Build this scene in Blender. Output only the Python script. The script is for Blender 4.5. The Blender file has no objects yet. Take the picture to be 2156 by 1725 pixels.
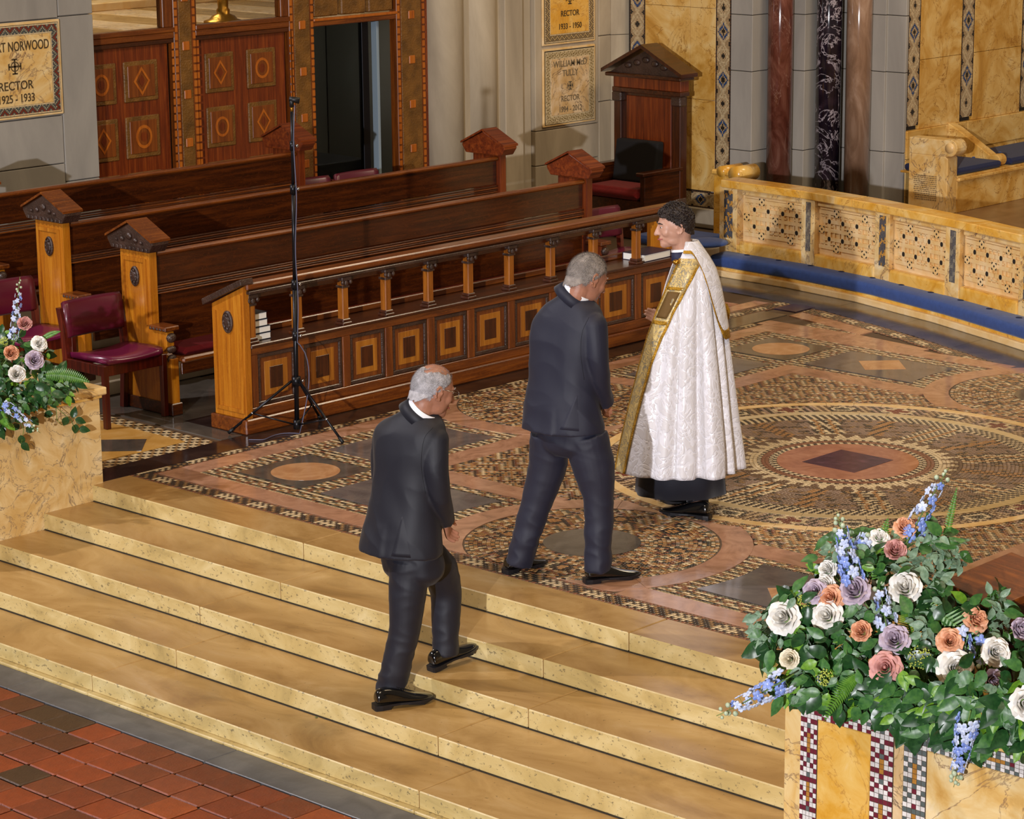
import bpy, bmesh, math, random
import numpy as np
from mathutils import Vector, Matrix, noise as mnoise

S = bpy.context.scene
COL = S.collection
random.seed(7); RNG = np.random.default_rng(7)
PI = math.pi

# ------------------------------------------------------------------ camera
FPX, YAW, PITCH, ROLL = 5526.756, 0.757528, 0.233189, -0.009745
CAM = Vector((-9.46402, -11.69686, 4.11767))
CR = Vector((0.68545914, -0.72804937, -0.00948107))
CU = Vector((0.17457688, 0.15169478, 0.97288828))
CF = Vector((0.70687247, 0.66853034, -0.23108116))
cd = bpy.data.cameras.new('camera'); cam = bpy.data.objects.new('camera', cd); COL.objects.link(cam)
cam.matrix_world = Matrix(((CR.x, CU.x, -CF.x, CAM.x), (CR.y, CU.y, -CF.y, CAM.y), (CR.z, CU.z, -CF.z, CAM.z), (0, 0, 0, 1)))
cd.sensor_width = 36.0; cd.sensor_fit = 'HORIZONTAL'; cd.lens = FPX / 2156 * 36
cd.shift_y = 0.0; cd.clip_end = 200
S.camera = cam

# ------------------------------------------------------------------ light
S.view_settings.view_transform = 'Standard'; S.view_settings.look = 'None'
S.view_settings.gamma = 1.0; S.view_settings.use_curve_mapping = False
S.view_settings.exposure = 0.14
w = bpy.data.worlds.new('nave_air'); S.world = w; w.use_nodes = True
w.node_tree.nodes['Background'].inputs[0].default_value = (1.0, 0.74, 0.48, 1)
w.node_tree.nodes['Background'].inputs[1].default_value = 0.15

def lamp(name, kind, loc, target, power, color, **kw):
    d = bpy.data.lights.new(name, kind); d.energy = power; d.color = color
    for k, v in kw.items(): setattr(d, k, v)
    o = bpy.data.objects.new(name, d); COL.objects.link(o); o.location = loc
    o.rotation_euler = (Vector(target) - Vector(loc)).to_track_quat('-Z', 'Y').to_euler()
    return o
# gallery spots in the nave: one low behind the camera's right, one high on the left, both cool white
lamp('gallery_spot', 'SPOT', (-26.7, -18.8, 5.82), (2.6, -2.0, 0.4), 30000, (0.96, 0.95, 1.0), spot_size=math.radians(24), spot_blend=0.35, shadow_soft_size=0.16)
lamp('gallery_spot', 'SPOT', (-8.5, 6.5, 10.5), (1.8, -1.8, 0.4), 4300, (0.97, 0.93, 0.98), spot_size=math.radians(50), spot_blend=0.6, shadow_soft_size=0.16)
# added warm fill lamps high overhead, with no real fixtures behind them
lamp('warm_fill', 'AREA', (2.5, -5.5, 9.0), (2.5, -1.0, 0), 230, (1.0, 0.74, 0.45), size=3.0)
lamp('warm_fill', 'AREA', (9.0, -1.5, 8.0), (9.0, 2.5, 0.8), 230, (1.0, 0.80, 0.56), size=2.0)
lamp('warm_fill', 'AREA', (-5.0, -6.0, 9.0), (-3.0, -3.0, -.5), 200, (1.0, 0.80, 0.55), size=3.0)

def ray(px, py):
    return (CF * FPX + CR * (px - 1078) - CU * (py - 862.5)).normalized()
def onz(px, py, z=0.0):
    d = ray(px, py); return CAM + d * ((z - CAM.z) / d.z)
def onx(px, py, x):
    d = ray(px, py); return CAM + d * ((x - CAM.x) / d.x)
def ony(px, py, y):
    d = ray(px, py); return CAM + d * ((y - CAM.y) / d.y)
VH = Vector((CF.x, CF.y, 0)).normalized()          # level direction the camera looks along
VS = Vector((CR.x, CR.y, 0)).normalized()          # level direction to its right
def onv(px, py, P0, off=0.0):
    """point at a standing depth: the upright plane through P0, off metres further away"""
    d = ray(px, py); t = ((Vector(P0) + VH * off - CAM).dot(VH)) / d.dot(VH); return CAM + d * t

# ------------------------------------------------------------------ objects
def tag(o, label=None, cat=None, group=None, kind=None):
    if label: o['label'] = label
    if cat: o['category'] = cat
    if group: o['group'] = group
    if kind: o['kind'] = kind
    return o
def empty(name, loc=(0, 0, 0), rz=0.0, label=None, cat=None, group=None, kind=None):
    o = bpy.data.objects.new(name, None); COL.objects.link(o); o.location = loc; o.rotation_euler = (0, 0, rz)
    o.empty_display_size = .1
    return tag(o, label, cat, group, kind)
def link(name, me, mat=None, parent=None, loc=None, rot=None):
    o = bpy.data.objects.new(name, me); COL.objects.link(o)
    if mat is not None and len(me.materials) == 0:
        for m_ in (mat if isinstance(mat, (list, tuple)) else [mat]): me.materials.append(m_)
    if parent is not None: o.parent = parent
    if loc is not None: o.location = loc
    if rot is not None: o.rotation_euler = rot
    return o
def copy_tree(o, parent=None, depth=0):
    c = o.copy(); COL.objects.link(c)
    if parent is not None: c.parent = parent
    for ch in list(o.children): copy_tree(ch, c, depth + 1)
    return c

class MB:
    """collects plain shapes; build() links them as one mesh object"""
    def __init__(s): s.v = []; s.f = []; s.m = []; s.sm = []
    def add(s, vs, fs, mi=0, smooth=False):
        b = len(s.v); s.v += [tuple(v) for v in vs]
        for f in fs: s.f.append([b + i for i in f]); s.m.append(mi); s.sm.append(smooth)
        return s
    def box(s, x0, x1, y0, y1, z0, z1, mi=0, ch=0.0):
        if ch <= 0:
            vs = [(x, y, z) for z in (z0, z1) for y in (y0, y1) for x in (x0, x1)]
            return s.add(vs, [(0, 2, 3, 1), (4, 5, 7, 6), (0, 1, 5, 4), (1, 3, 7, 5), (3, 2, 6, 7), (2, 0, 4, 6)], mi)
        c = min(ch, abs(x1 - x0) * .49, abs(y1 - y0) * .49, abs(z1 - z0) * .49)
        bm = bmesh.new(); bmesh.ops.create_cube(bm, size=1.0)
        for v in bm.verts:
            v.co = Vector(((x0 + x1) / 2 + v.co.x * (x1 - x0), (y0 + y1) / 2 + v.co.y * (y1 - y0), (z0 + z1) / 2 + v.co.z * (z1 - z0)))
        bmesh.ops.bevel(bm, geom=list(bm.edges), offset=c, segments=1, affect='EDGES')
        bm.verts.index_update()
        s.add([v.co for v in bm.verts], [[v.index for v in f.verts] for f in bm.faces], mi); bm.free(); return s
    def prism(s, poly, axis, a0, a1, mi=0):
        """extrude a 2D polygon along an axis ('x','y','z')"""
        def P(u, v, a):
            return {'x': (a, u, v), 'y': (u, a, v), 'z': (u, v, a)}[axis]
        n = len(poly); vs = [P(u, v, a0) for u, v in poly] + [P(u, v, a1) for u, v in poly]
        fs = [list(range(n))[::-1], list(range(n, 2 * n))] + [(i, (i + 1) % n, n + (i + 1) % n, n + i) for i in range(n)]
        return s.add(vs, fs, mi)
    def tube(s, pts, r, n=8, mi=0, cap=True, smooth=True):
        pts = [Vector(p) for p in pts]
        rs = r if isinstance(r, (list, tuple)) else [r] * len(pts)
        ref = None; vs = []
        for i, p in enumerate(pts):
            t = (pts[min(i + 1, len(pts) - 1)] - pts[max(i - 1, 0)]); t = t.normalized() if t.length > 1e-9 else Vector((0, 0, 1))
            if ref is None:
                ref = Vector((0, 0, 1)) if abs(t.z) < .9 else Vector((1, 0, 0))
            a = t.cross(ref); a = a.normalized() if a.length > 1e-6 else t.orthogonal().normalized()
            b = a.cross(t).normalized(); ref = b
            for k in range(n):
                an = 2 * PI * k / n; vs.append(p + (a * math.cos(an) + b * math.sin(an)) * rs[i])
        fs = []
        for i in range(len(pts) - 1):
            for k in range(n):
                fs.append((i * n + k, (i + 1) * n + k, (i + 1) * n + (k + 1) % n, i * n + (k + 1) % n))
        if cap: fs.append(list(range(n))); fs.append([(len(pts) - 1) * n + k for k in range(n)][::-1])
        return s.add(vs, fs, mi, smooth)
    def lathe(s, prof, cx=0, cy=0, n=16, mi=0, smooth=True):
        """profile of (radius, z) turned about the upright line through cx, cy"""
        vs = []; fs = []
        for r, z in prof:
            for k in range(n):
                a = 2 * PI * k / n; vs.append((cx + r * math.cos(a), cy + r * math.sin(a), z))
        for i in range(len(prof) - 1):
            for k in range(n): fs.append((i * n + k, i * n + (k + 1) % n, (i + 1) * n + (k + 1) % n, (i + 1) * n + k))
        fs.append(list(range(n))[::-1]); fs.append([(len(prof) - 1) * n + k for k in range(n)])
        return s.add(vs, fs, mi, smooth)
    def loft(s, rings, mi=0, smooth=True, cap=True):
        """rings: equal-length lists of points"""
        n = len(rings[0]); vs = [p for r in rings for p in r]; fs = []
        for i in range(len(rings) - 1):
            for k in range(n): fs.append((i * n + k, i * n + (k + 1) % n, (i + 1) * n + (k + 1) % n, (i + 1) * n + k))
        if cap: fs.append(list(range(n))[::-1]); fs.append([(len(rings) - 1) * n + k for k in range(n)])
        return s.add(vs, fs, mi, smooth)
    def ball(s, c, r, n=10, m=7, mi=0, R=None):
        c = Vector(c); r = Vector(r) if not isinstance(r, (int, float)) else Vector((r, r, r))
        rings = []
        for i in range(m + 1):
            ph = -PI / 2 + PI * i / m; ring = []
            for k in range(n):
                a = 2 * PI * k / n
                v = Vector((r.x * math.cos(ph) * math.cos(a), r.y * math.cos(ph) * math.sin(a), r.z * math.sin(ph)))
                if R is not None: v = R @ v
                ring.append(c + v)
            rings.append(ring)
        return s.loft(rings, mi, True, True)
    def mesh(s, name='mesh'):
        me = bpy.data.meshes.new(name); me.from_pydata(s.v, [], s.f)
        me.polygons.foreach_set('material_index', s.m); me.polygons.foreach_set('use_smooth', s.sm)
        me.update(); return me
    def build(s, name, mat, parent=None, label=None, bevel=0.0, seg=2, kind=None, cat=None, group=None):
        me = s.mesh(name)
        o = link(name, me, mat, parent)
        if bevel > 0:
            md = o.modifiers.new('bevel', 'BEVEL'); md.width = bevel; md.segments = seg; md.limit_method = 'ANGLE'; md.angle_limit = math.radians(40)
        return tag(o, label, cat, group, kind)

# ------------------------------------------------------------------ materials
MT = {}
def srgb(h):
    h = h.lstrip('#'); c = [int(h[i:i + 2], 16) / 255 for i in (0, 2, 4)]
    return tuple((x / 12.92 if x <= .04045 else ((x + .055) / 1.055) ** 2.4) for x in c)
def newmat(name):
    m = bpy.data.materials.new(name); m.use_nodes = True; nt = m.node_tree
    b = nt.nodes['Principled BSDF']; MT[name] = m; return m, nt, b
def N(nt, typ, **kw):
    n = nt.nodes.new(typ)
    for k, v in kw.items(): setattr(n, k, v)
    return n
def plain(name, col, rough=.5, metal=0., bump=0., bscale=60., var=0., spec=.5, sheen=0., coat=0., sss=0.):
    m, nt, b = newmat(name); col = srgb(col) if isinstance(col, str) else col
    b.inputs['Base Color'].default_value = (*col, 1); b.inputs['Roughness'].default_value = rough
    b.inputs['Metallic'].default_value = metal; b.inputs['Specular IOR Level'].default_value = spec
    if sheen: b.inputs['Sheen Weight'].default_value = sheen; b.inputs['Sheen Roughness'].default_value = .4
    if coat: b.inputs['Coat Weight'].default_value = coat; b.inputs['Coat Roughness'].default_value = .12
    if sss: b.inputs['Subsurface Weight'].default_value = sss; b.inputs['Subsurface Radius'].default_value = (.02, .008, .004); b.inputs['Subsurface Scale'].default_value = .3
    if bump or var:
        tc = N(nt, 'ShaderNodeTexCoord'); no = N(nt, 'ShaderNodeTexNoise'); no.inputs['Scale'].default_value = bscale; no.inputs['Detail'].default_value = 5
        nt.links.new(tc.outputs['Object'], no.inputs['Vector'])
        if bump:
            bp = N(nt, 'ShaderNodeBump'); bp.inputs['Strength'].default_value = bump; bp.inputs['Distance'].default_value = .01
            nt.links.new(no.outputs['Fac'], bp.inputs['Height']); nt.links.new(bp.outputs['Normal'], b.inputs['Normal'])
        if var:
            no2 = N(nt, 'ShaderNodeTexNoise'); no2.inputs['Scale'].default_value = bscale * .15; no2.inputs['Detail'].default_value = 4
            nt.links.new(tc.outputs['Object'], no2.inputs['Vector'])
            cr = N(nt, 'ShaderNodeValToRGB')
            cr.color_ramp.elements[0].position = .3; cr.color_ramp.elements[1].position = .7
            cr.color_ramp.elements[0].color = (*[c * (1 - var) for c in col], 1); cr.color_ramp.elements[1].color = (*[min(1, c * (1 + var)) for c in col], 1)
            nt.links.new(no2.outputs['Fac'], cr.inputs['Fac']); nt.links.new(cr.outputs['Color'], b.inputs['Base Color'])
    return m
def ramp(nt, fac, stops):
    cr = N(nt, 'ShaderNodeValToRGB'); e = cr.color_ramp.elements
    while len(e) < len(stops): e.new(.5)
    for i, (p, c) in enumerate(stops):
        e[i].position = p; c = srgb(c) if isinstance(c, str) else c; e[i].color = (*c, 1)
    nt.links.new(fac, cr.inputs['Fac']); return cr.outputs['Color']
def mapping(nt, scale=(1, 1, 1), rot=(0, 0, 0), coord='Object', loc=(0, 0, 0)):
    tc = N(nt, 'ShaderNodeTexCoord'); mp = N(nt, 'ShaderNodeMapping')
    mp.inputs['Scale'].default_value = scale; mp.inputs['Rotation'].default_value = rot; mp.inputs['Location'].default_value = loc
    nt.links.new(tc.outputs[coord], mp.inputs['Vector']); return mp.outputs['Vector']
def noise(nt, vec, scale, detail=6, rough=.55, dist=0.):
    n = N(nt, 'ShaderNodeTexNoise'); n.inputs['Scale'].default_value = scale; n.inputs['Detail'].default_value = detail
    n.inputs['Roughness'].default_value = rough; n.inputs['Distortion'].default_value = dist
    nt.links.new(vec, n.inputs['Vector']); return n.outputs['Fac']
def mixc(nt, fac, a, b, mode='MIX'):
    m = N(nt, 'ShaderNodeMix', data_type='RGBA', blend_type=mode)
    for s_, i in ((fac, 0), (a, 6), (b, 7)):
        if hasattr(s_, 'default_value') or hasattr(s_, 'is_linked'): nt.links.new(s_, m.inputs[i])
        elif i == 0: m.inputs[0].default_value = s_
        else: m.inputs[i].default_value = (*(srgb(s_) if isinstance(s_, str) else s_), 1)
    return m.outputs[2]
def mth(nt, op, a, b=0., c=None):
    m = N(nt, 'ShaderNodeMath', operation=op)
    for i, s_ in enumerate((a, b) if c is None else (a, b, c)):
        if isinstance(s_, (int, float)): m.inputs[i].default_value = s_
        else: nt.links.new(s_, m.inputs[i])
    return m.outputs[0]
def bumpn(nt, b, h, strength=.3, dist=.01):
    bp = N(nt, 'ShaderNodeBump'); bp.inputs['Strength'].default_value = strength; bp.inputs['Distance'].default_value = dist
    nt.links.new(h, bp.inputs['Height']); nt.links.new(bp.outputs['Normal'], b.inputs['Normal'])
def wood(name, stops, axis='x', rough=.3, coat=.3, flake=.25, scale=1.0):
    """oak: long fibres along one axis plus the pale rays of quartered boards"""
    m, nt, b = newmat(name)
    st = {'x': (1.2, 22, 22), 'y': (22, 1.2, 22), 'z': (22, 22, 1.2)}[axis]
    v = mapping(nt, tuple(a * scale for a in st)); f = noise(nt, v, 1.6, 8, .6, .6)
    st2 = {'x': (3, 7, 9), 'y': (7, 3, 9), 'z': (9, 9, 3)}[axis]
    v2 = mapping(nt, st2); n2 = noise(nt, v2, 2.4, 3, .6, 2.2)
    c = ramp(nt, f, stops)
    dd = mth(nt, 'ABSOLUTE', mth(nt, 'SUBTRACT', n2, .52)); kk = N(nt, 'ShaderNodeMapRange'); kk.inputs['From Min'].default_value = 0; kk.inputs['From Max'].default_value = .022
    kk.inputs['To Min'].default_value = 1; kk.inputs['To Max'].default_value = 0; nt.links.new(dd, kk.inputs['Value'])
    fl = mth(nt, 'MULTIPLY', kk.outputs['Result'], flake * 1.6)
    c2 = mixc(nt, fl, c, stops[-1][1])
    nt.links.new(c2, b.inputs['Base Color']); b.inputs['Roughness'].default_value = rough
    if coat: b.inputs['Coat Weight'].default_value = coat; b.inputs['Coat Roughness'].default_value = .18
    bumpn(nt, b, f, .12, .004); return m
def marble(name, stops, scale=3., dist=2.5, rough=.25, veins=None, vscale=2.2, vwidth=.03, bump=0.02, coat=0., stretch=(1, 1, 1), pits=None):
    m, nt, b = newmat(name)
    v = mapping(nt, stretch); f = noise(nt, v, scale, 7, .6, dist)
    c = ramp(nt, f, stops)
    if veins:
        n2 = noise(nt, v, vscale, 5, .62, 1.8)
        d = mth(nt, 'ABSOLUTE', mth(nt, 'SUBTRACT', n2, .5))
        k = N(nt, 'ShaderNodeMapRange'); k.inputs['From Min'].default_value = 0; k.inputs['From Max'].default_value = vwidth
        k.inputs['To Min'].default_value = 1; k.inputs['To Max'].default_value = 0; nt.links.new(d, k.inputs['Value'])
        k2 = mth(nt, 'MULTIPLY', k.outputs['Result'], noise(nt, v, vscale * 1.7, 3)); k2 = mth(nt, 'MULTIPLY', k2, 1.5)
        c = mixc(nt, k2, c, veins)
    b.inputs['Roughness'].default_value = rough
    if pits:
        n3 = noise(nt, mapping(nt, (1, 1, 1.6)), pits[0], 3, .7)
        k = N(nt, 'ShaderNodeMapRange'); k.inputs['From Min'].default_value = pits[1]; k.inputs['From Max'].default_value = pits[1] + .05
        nt.links.new(n3, k.inputs['Value']); c = mixc(nt, mth(nt, 'MULTIPLY', k.outputs['Result'], .75), c, pits[2])
    nt.links.new(c, b.inputs['Base Color'])
    if coat: b.inputs['Coat Weight'].default_value = coat; b.inputs['Coat Roughness'].default_value = .08
    if bump: bumpn(nt, b, noise(nt, v, scale * 12, 4), bump, .01)
    return m
def vcol(name, rough=.3, coat=0., bump=0., spec=.5, jitter=.0):
    """colour stored piece by piece in the mesh"""
    m, nt, b = newmat(name); at = N(nt, 'ShaderNodeAttribute', attribute_name='Col')
    c = at.outputs['Color']
    if jitter:
        f = noise(nt, mapping(nt), 40, 3); c = mixc(nt, 1.0, c, ramp(nt, f, [(.3, (1 - jitter,) * 3), (.7, (1 + jitter,) * 3)]), 'MULTIPLY')
    nt.links.new(c, b.inputs['Base Color'])
    b.inputs['Roughness'].default_value = rough; b.inputs['Specular IOR Level'].default_value = spec
    if coat: b.inputs['Coat Weight'].default_value = coat; b.inputs['Coat Roughness'].default_value = .08
    if bump: bumpn(nt, b, noise(nt, mapping(nt), 30, 4), bump, .01)
    return m

OAK_D = [(.25, '#200c03'), (.5, '#3a1806'), (.75, '#5a2a0a')]
OAK_M = [(.25, '#421d06'), (.5, '#65300b'), (.75, '#8c4c14')]
OAK_L = [(.25, '#8a4a0c'), (.5, '#a9640f'), (.75, '#c48222')]
wood('oak_dark_x', OAK_D, 'x', .28, .4, .45); wood('oak_dark_z', OAK_D, 'z', .32, .3)
wood('oak_mid_x', OAK_M, 'x', .3, .4, .35); wood('oak_mid_z', OAK_M, 'z', .33, .3); wood('oak_mid_y', OAK_M, 'y', .33, .3)
wood('oak_gold_z', OAK_L, 'z', .36, .3, .25)
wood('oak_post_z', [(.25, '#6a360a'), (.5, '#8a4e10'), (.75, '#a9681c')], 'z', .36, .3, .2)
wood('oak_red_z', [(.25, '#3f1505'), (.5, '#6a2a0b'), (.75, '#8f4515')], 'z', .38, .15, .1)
wood('oak_red_x', [(.25, '#3f1505'), (.5, '#6a2a0b'), (.75, '#8f4515')], 'x', .38, .15, .1)
wood('inlay_orange', [(.25, '#8a420d'), (.5, '#a85a16'), (.75, '#bd6e22')], 'z', .38, .15, .1)
wood('inlay_brown', [(.25, '#51250b'), (.5, '#743a10'), (.75, '#8f4e18')], 'z', .4, .15, .1)
wood('mahogany', [(.25, '#2a0a06'), (.5, '#4d160c'), (.75, '#722715')], 'z', .3, .35, .0)
plain('carved_oak', '#3d2a22', .33, bump=.8, bscale=70, var=.35, coat=.3)
plain('carved_gilt', '#6f4a1c', .4, bump=.8, bscale=60, var=.35)
marble('travertine', [(.25, '#8a6a3c'), (.45, '#a8844e'), (.6, '#b8955e'), (.8, '#c6a878')], 2.6, 1.6, .24, bump=.06, stretch=(1, .5, 1), pits=(38, .67, '#5c4a2c'))
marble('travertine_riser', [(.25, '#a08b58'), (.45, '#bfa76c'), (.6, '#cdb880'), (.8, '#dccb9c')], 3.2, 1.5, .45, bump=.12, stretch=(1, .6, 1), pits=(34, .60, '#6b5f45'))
marble('ochre_stone', [(.25, '#b5853a'), (.5, '#c99a50'), (.75, '#dab474')], 3, 1.5, .25, bump=.03)
marble('slate', [(.25, '#403b35'), (.5, '#585149'), (.75, '#6a6258')], 3, 1.5, .12, bump=.03, stretch=(1, 1, 1))
marble('slate_violet', [(.25, '#504a48'), (.5, '#655e5c'), (.75, '#7a7068')], 2.4, 3, .12, bump=.03)
marble('slate_grey', [(.25, '#45464a'), (.5, '#57575a'), (.75, '#6b6a6a')], 4, 1, .4, bump=.1)
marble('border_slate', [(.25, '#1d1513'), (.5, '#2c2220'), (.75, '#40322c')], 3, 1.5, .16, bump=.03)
marble('pink_marble', [(.2, '#82604c'), (.42, '#a67c62'), (.6, '#b88c70'), (.8, '#c8a286')], 3.4, 3.2, .12, bump=.03, stretch=(1, 1, 1))
marble('pink_disc', [(.25, '#945f46'), (.5, '#ad7558'), (.75, '#c48e6e')], 5, 2, .16, bump=.03)
marble('gold_disc', [(.25, '#a87650'), (.5, '#be8f64'), (.75, '#d0a57c')], 4, 2, .16, bump=.03)
marble('porphyry', [(.3, '#3f242a'), (.55, '#54323a'), (.8, '#704852')], 14, 1, .14, bump=.02)
marble('siena', [(.2, '#bd7a16'), (.42, '#dca23a'), (.6, '#e8bc66'), (.8, '#f0d8a6')], 3.0, 1.6, .22, veins='#b5803c', vwidth=.012, bump=.02, coat=.2)
marble('siena_pale', [(.2, '#c08a3a'), (.42, '#dcb26a'), (.6, '#e8cb92'), (.8, '#f2e3c4')], 2.4, 2.8, .3, veins='#7a5a4a', vwidth=.018, bump=.03)
marble('siena_wall', [(.2, '#96621c'), (.40, '#c4913e'), (.55, '#dcb368'), (.8, '#ead49c')], 1.7, 2.0, .3, veins='#94601c', vwidth=.012, bump=.02)
marble('siena_cream', [(.2, '#b89058'), (.42, '#d2ae78'), (.6, '#dfc298'), (.8, '#ecd8b4')], 2.8, 3.2, .42, veins='#58463c', vscale=3.4, vwidth=.018, bump=.05)
marble('siena_carved', [(.2, '#d2a258'), (.45, '#e2bd80'), (.8, '#eed6ac')], 3, 2, .35, bump=.05)
marble('brocatelle', [(.2, '#b58a4a'), (.42, '#cca768'), (.6, '#dcc08a'), (.8, '#e8d6b0')], 3.2, 2.2, .35, veins='#6e5c52', vscale=4, vwidth=.016, bump=.03)
marble('limestone', [(.25, '#918470'), (.5, '#ab9d86'), (.75, '#c0b29a')], 2.5, .6, .75, bump=.05, stretch=(1, 1, .25))
marble('greystone', [(.25, '#827e78'), (.5, '#98938b'), (.75, '#aca69c')], 2.0, .6, .75, bump=.05, stretch=(1, 1, .3))
marble('red_marble', [(.2, '#381a12'), (.45, '#5c3024'), (.6, '#704336'), (.82, '#966c5c')], 4.5, 2.4, .14, veins='#8e6a5c', vwidth=.006, bump=0, stretch=(1, 1, .45), coat=.4)
marble('black_marble', [(.3, '#0d0a10'), (.55, '#1c1420'), (.8, '#3a2a36')], 3, 3, .1, veins='#c8bcc4', vscale=3.2, vwidth=.022, bump=0, coat=.5)
marble('brown_marble', [(.25, '#6a4e3a'), (.5, '#8e6f58'), (.8, '#b89c86')], 5, 1.6, .14, bump=0, coat=.4, stretch=(1, 1, .3))
marble('terracotta', [(.25, '#5c2a12'), (.5, '#7d3c18'), (.75, '#92491e')], 6, 1, .42, bump=.25)
plain('grout', '#453c31', .85, bump=.3, bscale=80, var=.2)
plain('mosaic_bed', '#584634', .6, bump=.2, bscale=120)
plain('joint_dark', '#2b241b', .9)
vcol('tile_col', .38, bump=.25, jitter=.25)
vcol('tessera', .16, coat=.3, jitter=.12)
vcol('tessera_wall', .35, jitter=.12)
plain('vinyl_maroon', '#561026', .33, bump=.04, bscale=200, coat=.25)
plain('vinyl_magenta', '#6d1740', .30, bump=.04, bscale=200, coat=.3)
plain('velvet_navy', '#141d44', .9, bump=.2, bscale=160, sheen=.1, var=.12)
plain('velvet_crimson', '#7c1218', .85, bump=.2, bscale=150, sheen=.15, var=.15)
plain('velvet_red', '#50070b', .95, bump=.2, bscale=150, var=.15, spec=.2)
plain('velvet_blue', '#2c4680', .9, bump=.2, bscale=160, sheen=.25, var=.12)
plain('black_metal', '#15151a', .32, metal=.5, spec=.5)
plain('chrome', '#b8b8c0', .18, metal=1.)
plain('brass', '#b98a34', .28, metal=.9, bump=.3, bscale=40)
plain('black_rubber', '#08080a', .5)
plain('paper', '#e8e4da', .7, bump=.1, bscale=300)
plain('book_navy', '#18163a', .4); plain('book_dark', '#0d1a2a', .4)
plain('suit_navy', '#1a1c2e', .62, bump=.12, bscale=900, sheen=.06)
plain('suit_black', '#131420', .6, bump=.12, bscale=900, sheen=.06)
plain('shirt_white', '#f2f2f6', .7)
plain('skin_tan', '#b8744f', .5, bump=.08, bscale=160, var=.10, sss=.12)
plain('skin_ruddy', '#a8745c', .48, bump=.08, bscale=160, var=.10, sss=.06)
plain('skin_fair', '#c49680', .44, bump=.06, bscale=180, var=.07, sss=.06)
plain('lip', '#a85550', .45); plain('eye_white', '#e6e2dc', .2); plain('iris', '#2a2018', .15)
plain('hair_white', '#c4c0c4', .6, bump=.9, bscale=240, var=.25)
plain('hair_grey', '#a0968f', .6, bump=.9, bscale=240, var=.3)
plain('hair_brown', '#271c18', .42, bump=.8, bscale=130, var=.4)
plain('shoe_black', '#060608', .14, coat=.8); plain('sole_dark', '#15151a', .4)
plain('cassock', '#0e1220', .75, bump=.1, bscale=500, sheen=.2)
marble('cream_stone', [(.25, '#c2a878'), (.5, '#d2bb8e'), (.75, '#dfcba4')], 3, 1, .2, bump=.02)
marble('brown_floor', [(.25, '#6e5236'), (.5, '#866647'), (.75, '#9a7a58')], 2, 1, .3, bump=.02)
wood('oak_inlay', [(.25, '#7a450f'), (.5, '#9c5f18'), (.75, '#b87a28')], 'z', .35, .25, .1)
wood('oak_dark_y', OAK_D, 'y', .28, .4)
plain('cable_grey', '#55556a', .5)
plain('violet_stone', '#382c40', .2); plain('hole_blue', '#141f42', .9)
plain('dark_room', '#0b0c0e', .6); plain('mint_glass', '#0c1012', .12)

# white silk brocade: scrolling raised figure over a satin ground
m, nt, b = newmat('brocade_white'); v = mapping(nt, (1, 1, .8)); n1 = noise(nt, v, 4.2, 2, .5, 2.6); n2 = noise(nt, v, 8, 2, .5, 2.6)
d = mth(nt, 'ABSOLUTE', mth(nt, 'SUBTRACT', n1, .5)); k = N(nt, 'ShaderNodeMapRange'); k.inputs['From Min'].default_value = .012; k.inputs['From Max'].default_value = .06; nt.links.new(d, k.inputs['Value'])
d2 = mth(nt, 'ABSOLUTE', mth(nt, 'SUBTRACT', n2, .5)); k2 = N(nt, 'ShaderNodeMapRange'); k2.inputs['From Min'].default_value = .02; k2.inputs['From Max'].default_value = .05; nt.links.new(d2, k2.inputs['Value'])
h = mth(nt, 'MULTIPLY', k.outputs['Result'], k2.outputs['Result']); nt.links.new(mixc(nt, h, '#e0dfe6', '#d2cfd2'), b.inputs['Base Color'])
r_ = N(nt, 'ShaderNodeMapRange'); r_.inputs['To Min'].default_value = .30; r_.inputs['To Max'].default_value = .5; nt.links.new(h, r_.inputs['Value']); nt.links.new(r_.outputs['Result'], b.inputs['Roughness'])
b.inputs['Sheen Weight'].default_value = .3; bumpn(nt, b, h, .42, .006)
m, nt, b = newmat('orphrey_gold'); v = mapping(nt, (1, 1, .7)); n1 = noise(nt, v, 22, 2, .5, 3.2); d = mth(nt, 'ABSOLUTE', mth(nt, 'SUBTRACT', n1, .5))
c = ramp(nt, d, [(.03, '#8c8470'), (.055, '#c4a660'), (.2, '#d6c084')]); nt.links.new(c, b.inputs['Base Color']); b.inputs['Roughness'].default_value = .4; b.inputs['Metallic'].default_value = .1; bumpn(nt, b, d, .3, .005)
plain('orphrey_brown', '#6b4e1e', .5, metal=.3, bump=.4, bscale=400); plain('gold_braid', '#b08424', .38, metal=.55, bump=1.0, bscale=120, var=.4)
plain('lining_grey', '#a9a398', .5, sheen=.3); plain('collar_navy', '#14183a', .6)

plain('seam_dark', '#05050a', .9)
# ================================================================== the setting: floors and steps
def proj(P):
    d = Vector(P) - CAM; z = d.dot(CF); return (1078 + FPX * d.dot(CR) / z, 862.5 - FPX * d.dot(CU) / z)
def infr(P, m=120):
    x, y = proj(P); return -m < x < 2156 + m and -m < y < 1725 + m
TR, RI = .372, .1
YL, YR = .77, -5.42
floor = MB()
floor.box(.28, 12.5, -9.0, 6.5, -.12, -.008, 0).box(.0, .29, .81, 6.5, -.12, -.008, 0)
floor.box(-9, -1.4, -12, 6.5, -.62, -.512, 1)
floor = floor.build('floor', [MT['mosaic_bed'], MT['grout']], kind='structure')
found = MB().box(-1.40, .32, -9.0, 6.5, -.6, -.42, 0).box(-.35, .32, -9.0, 6.5, -.45, -.11, 0).box(-1.1, .32, -9, 6.5, -.45, -.31, 0).box(-.7, .32, -9, 6.5, -.45, -.21, 0)
steps = found.build('chancel_steps', MT['joint_dark'], kind='structure')
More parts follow.
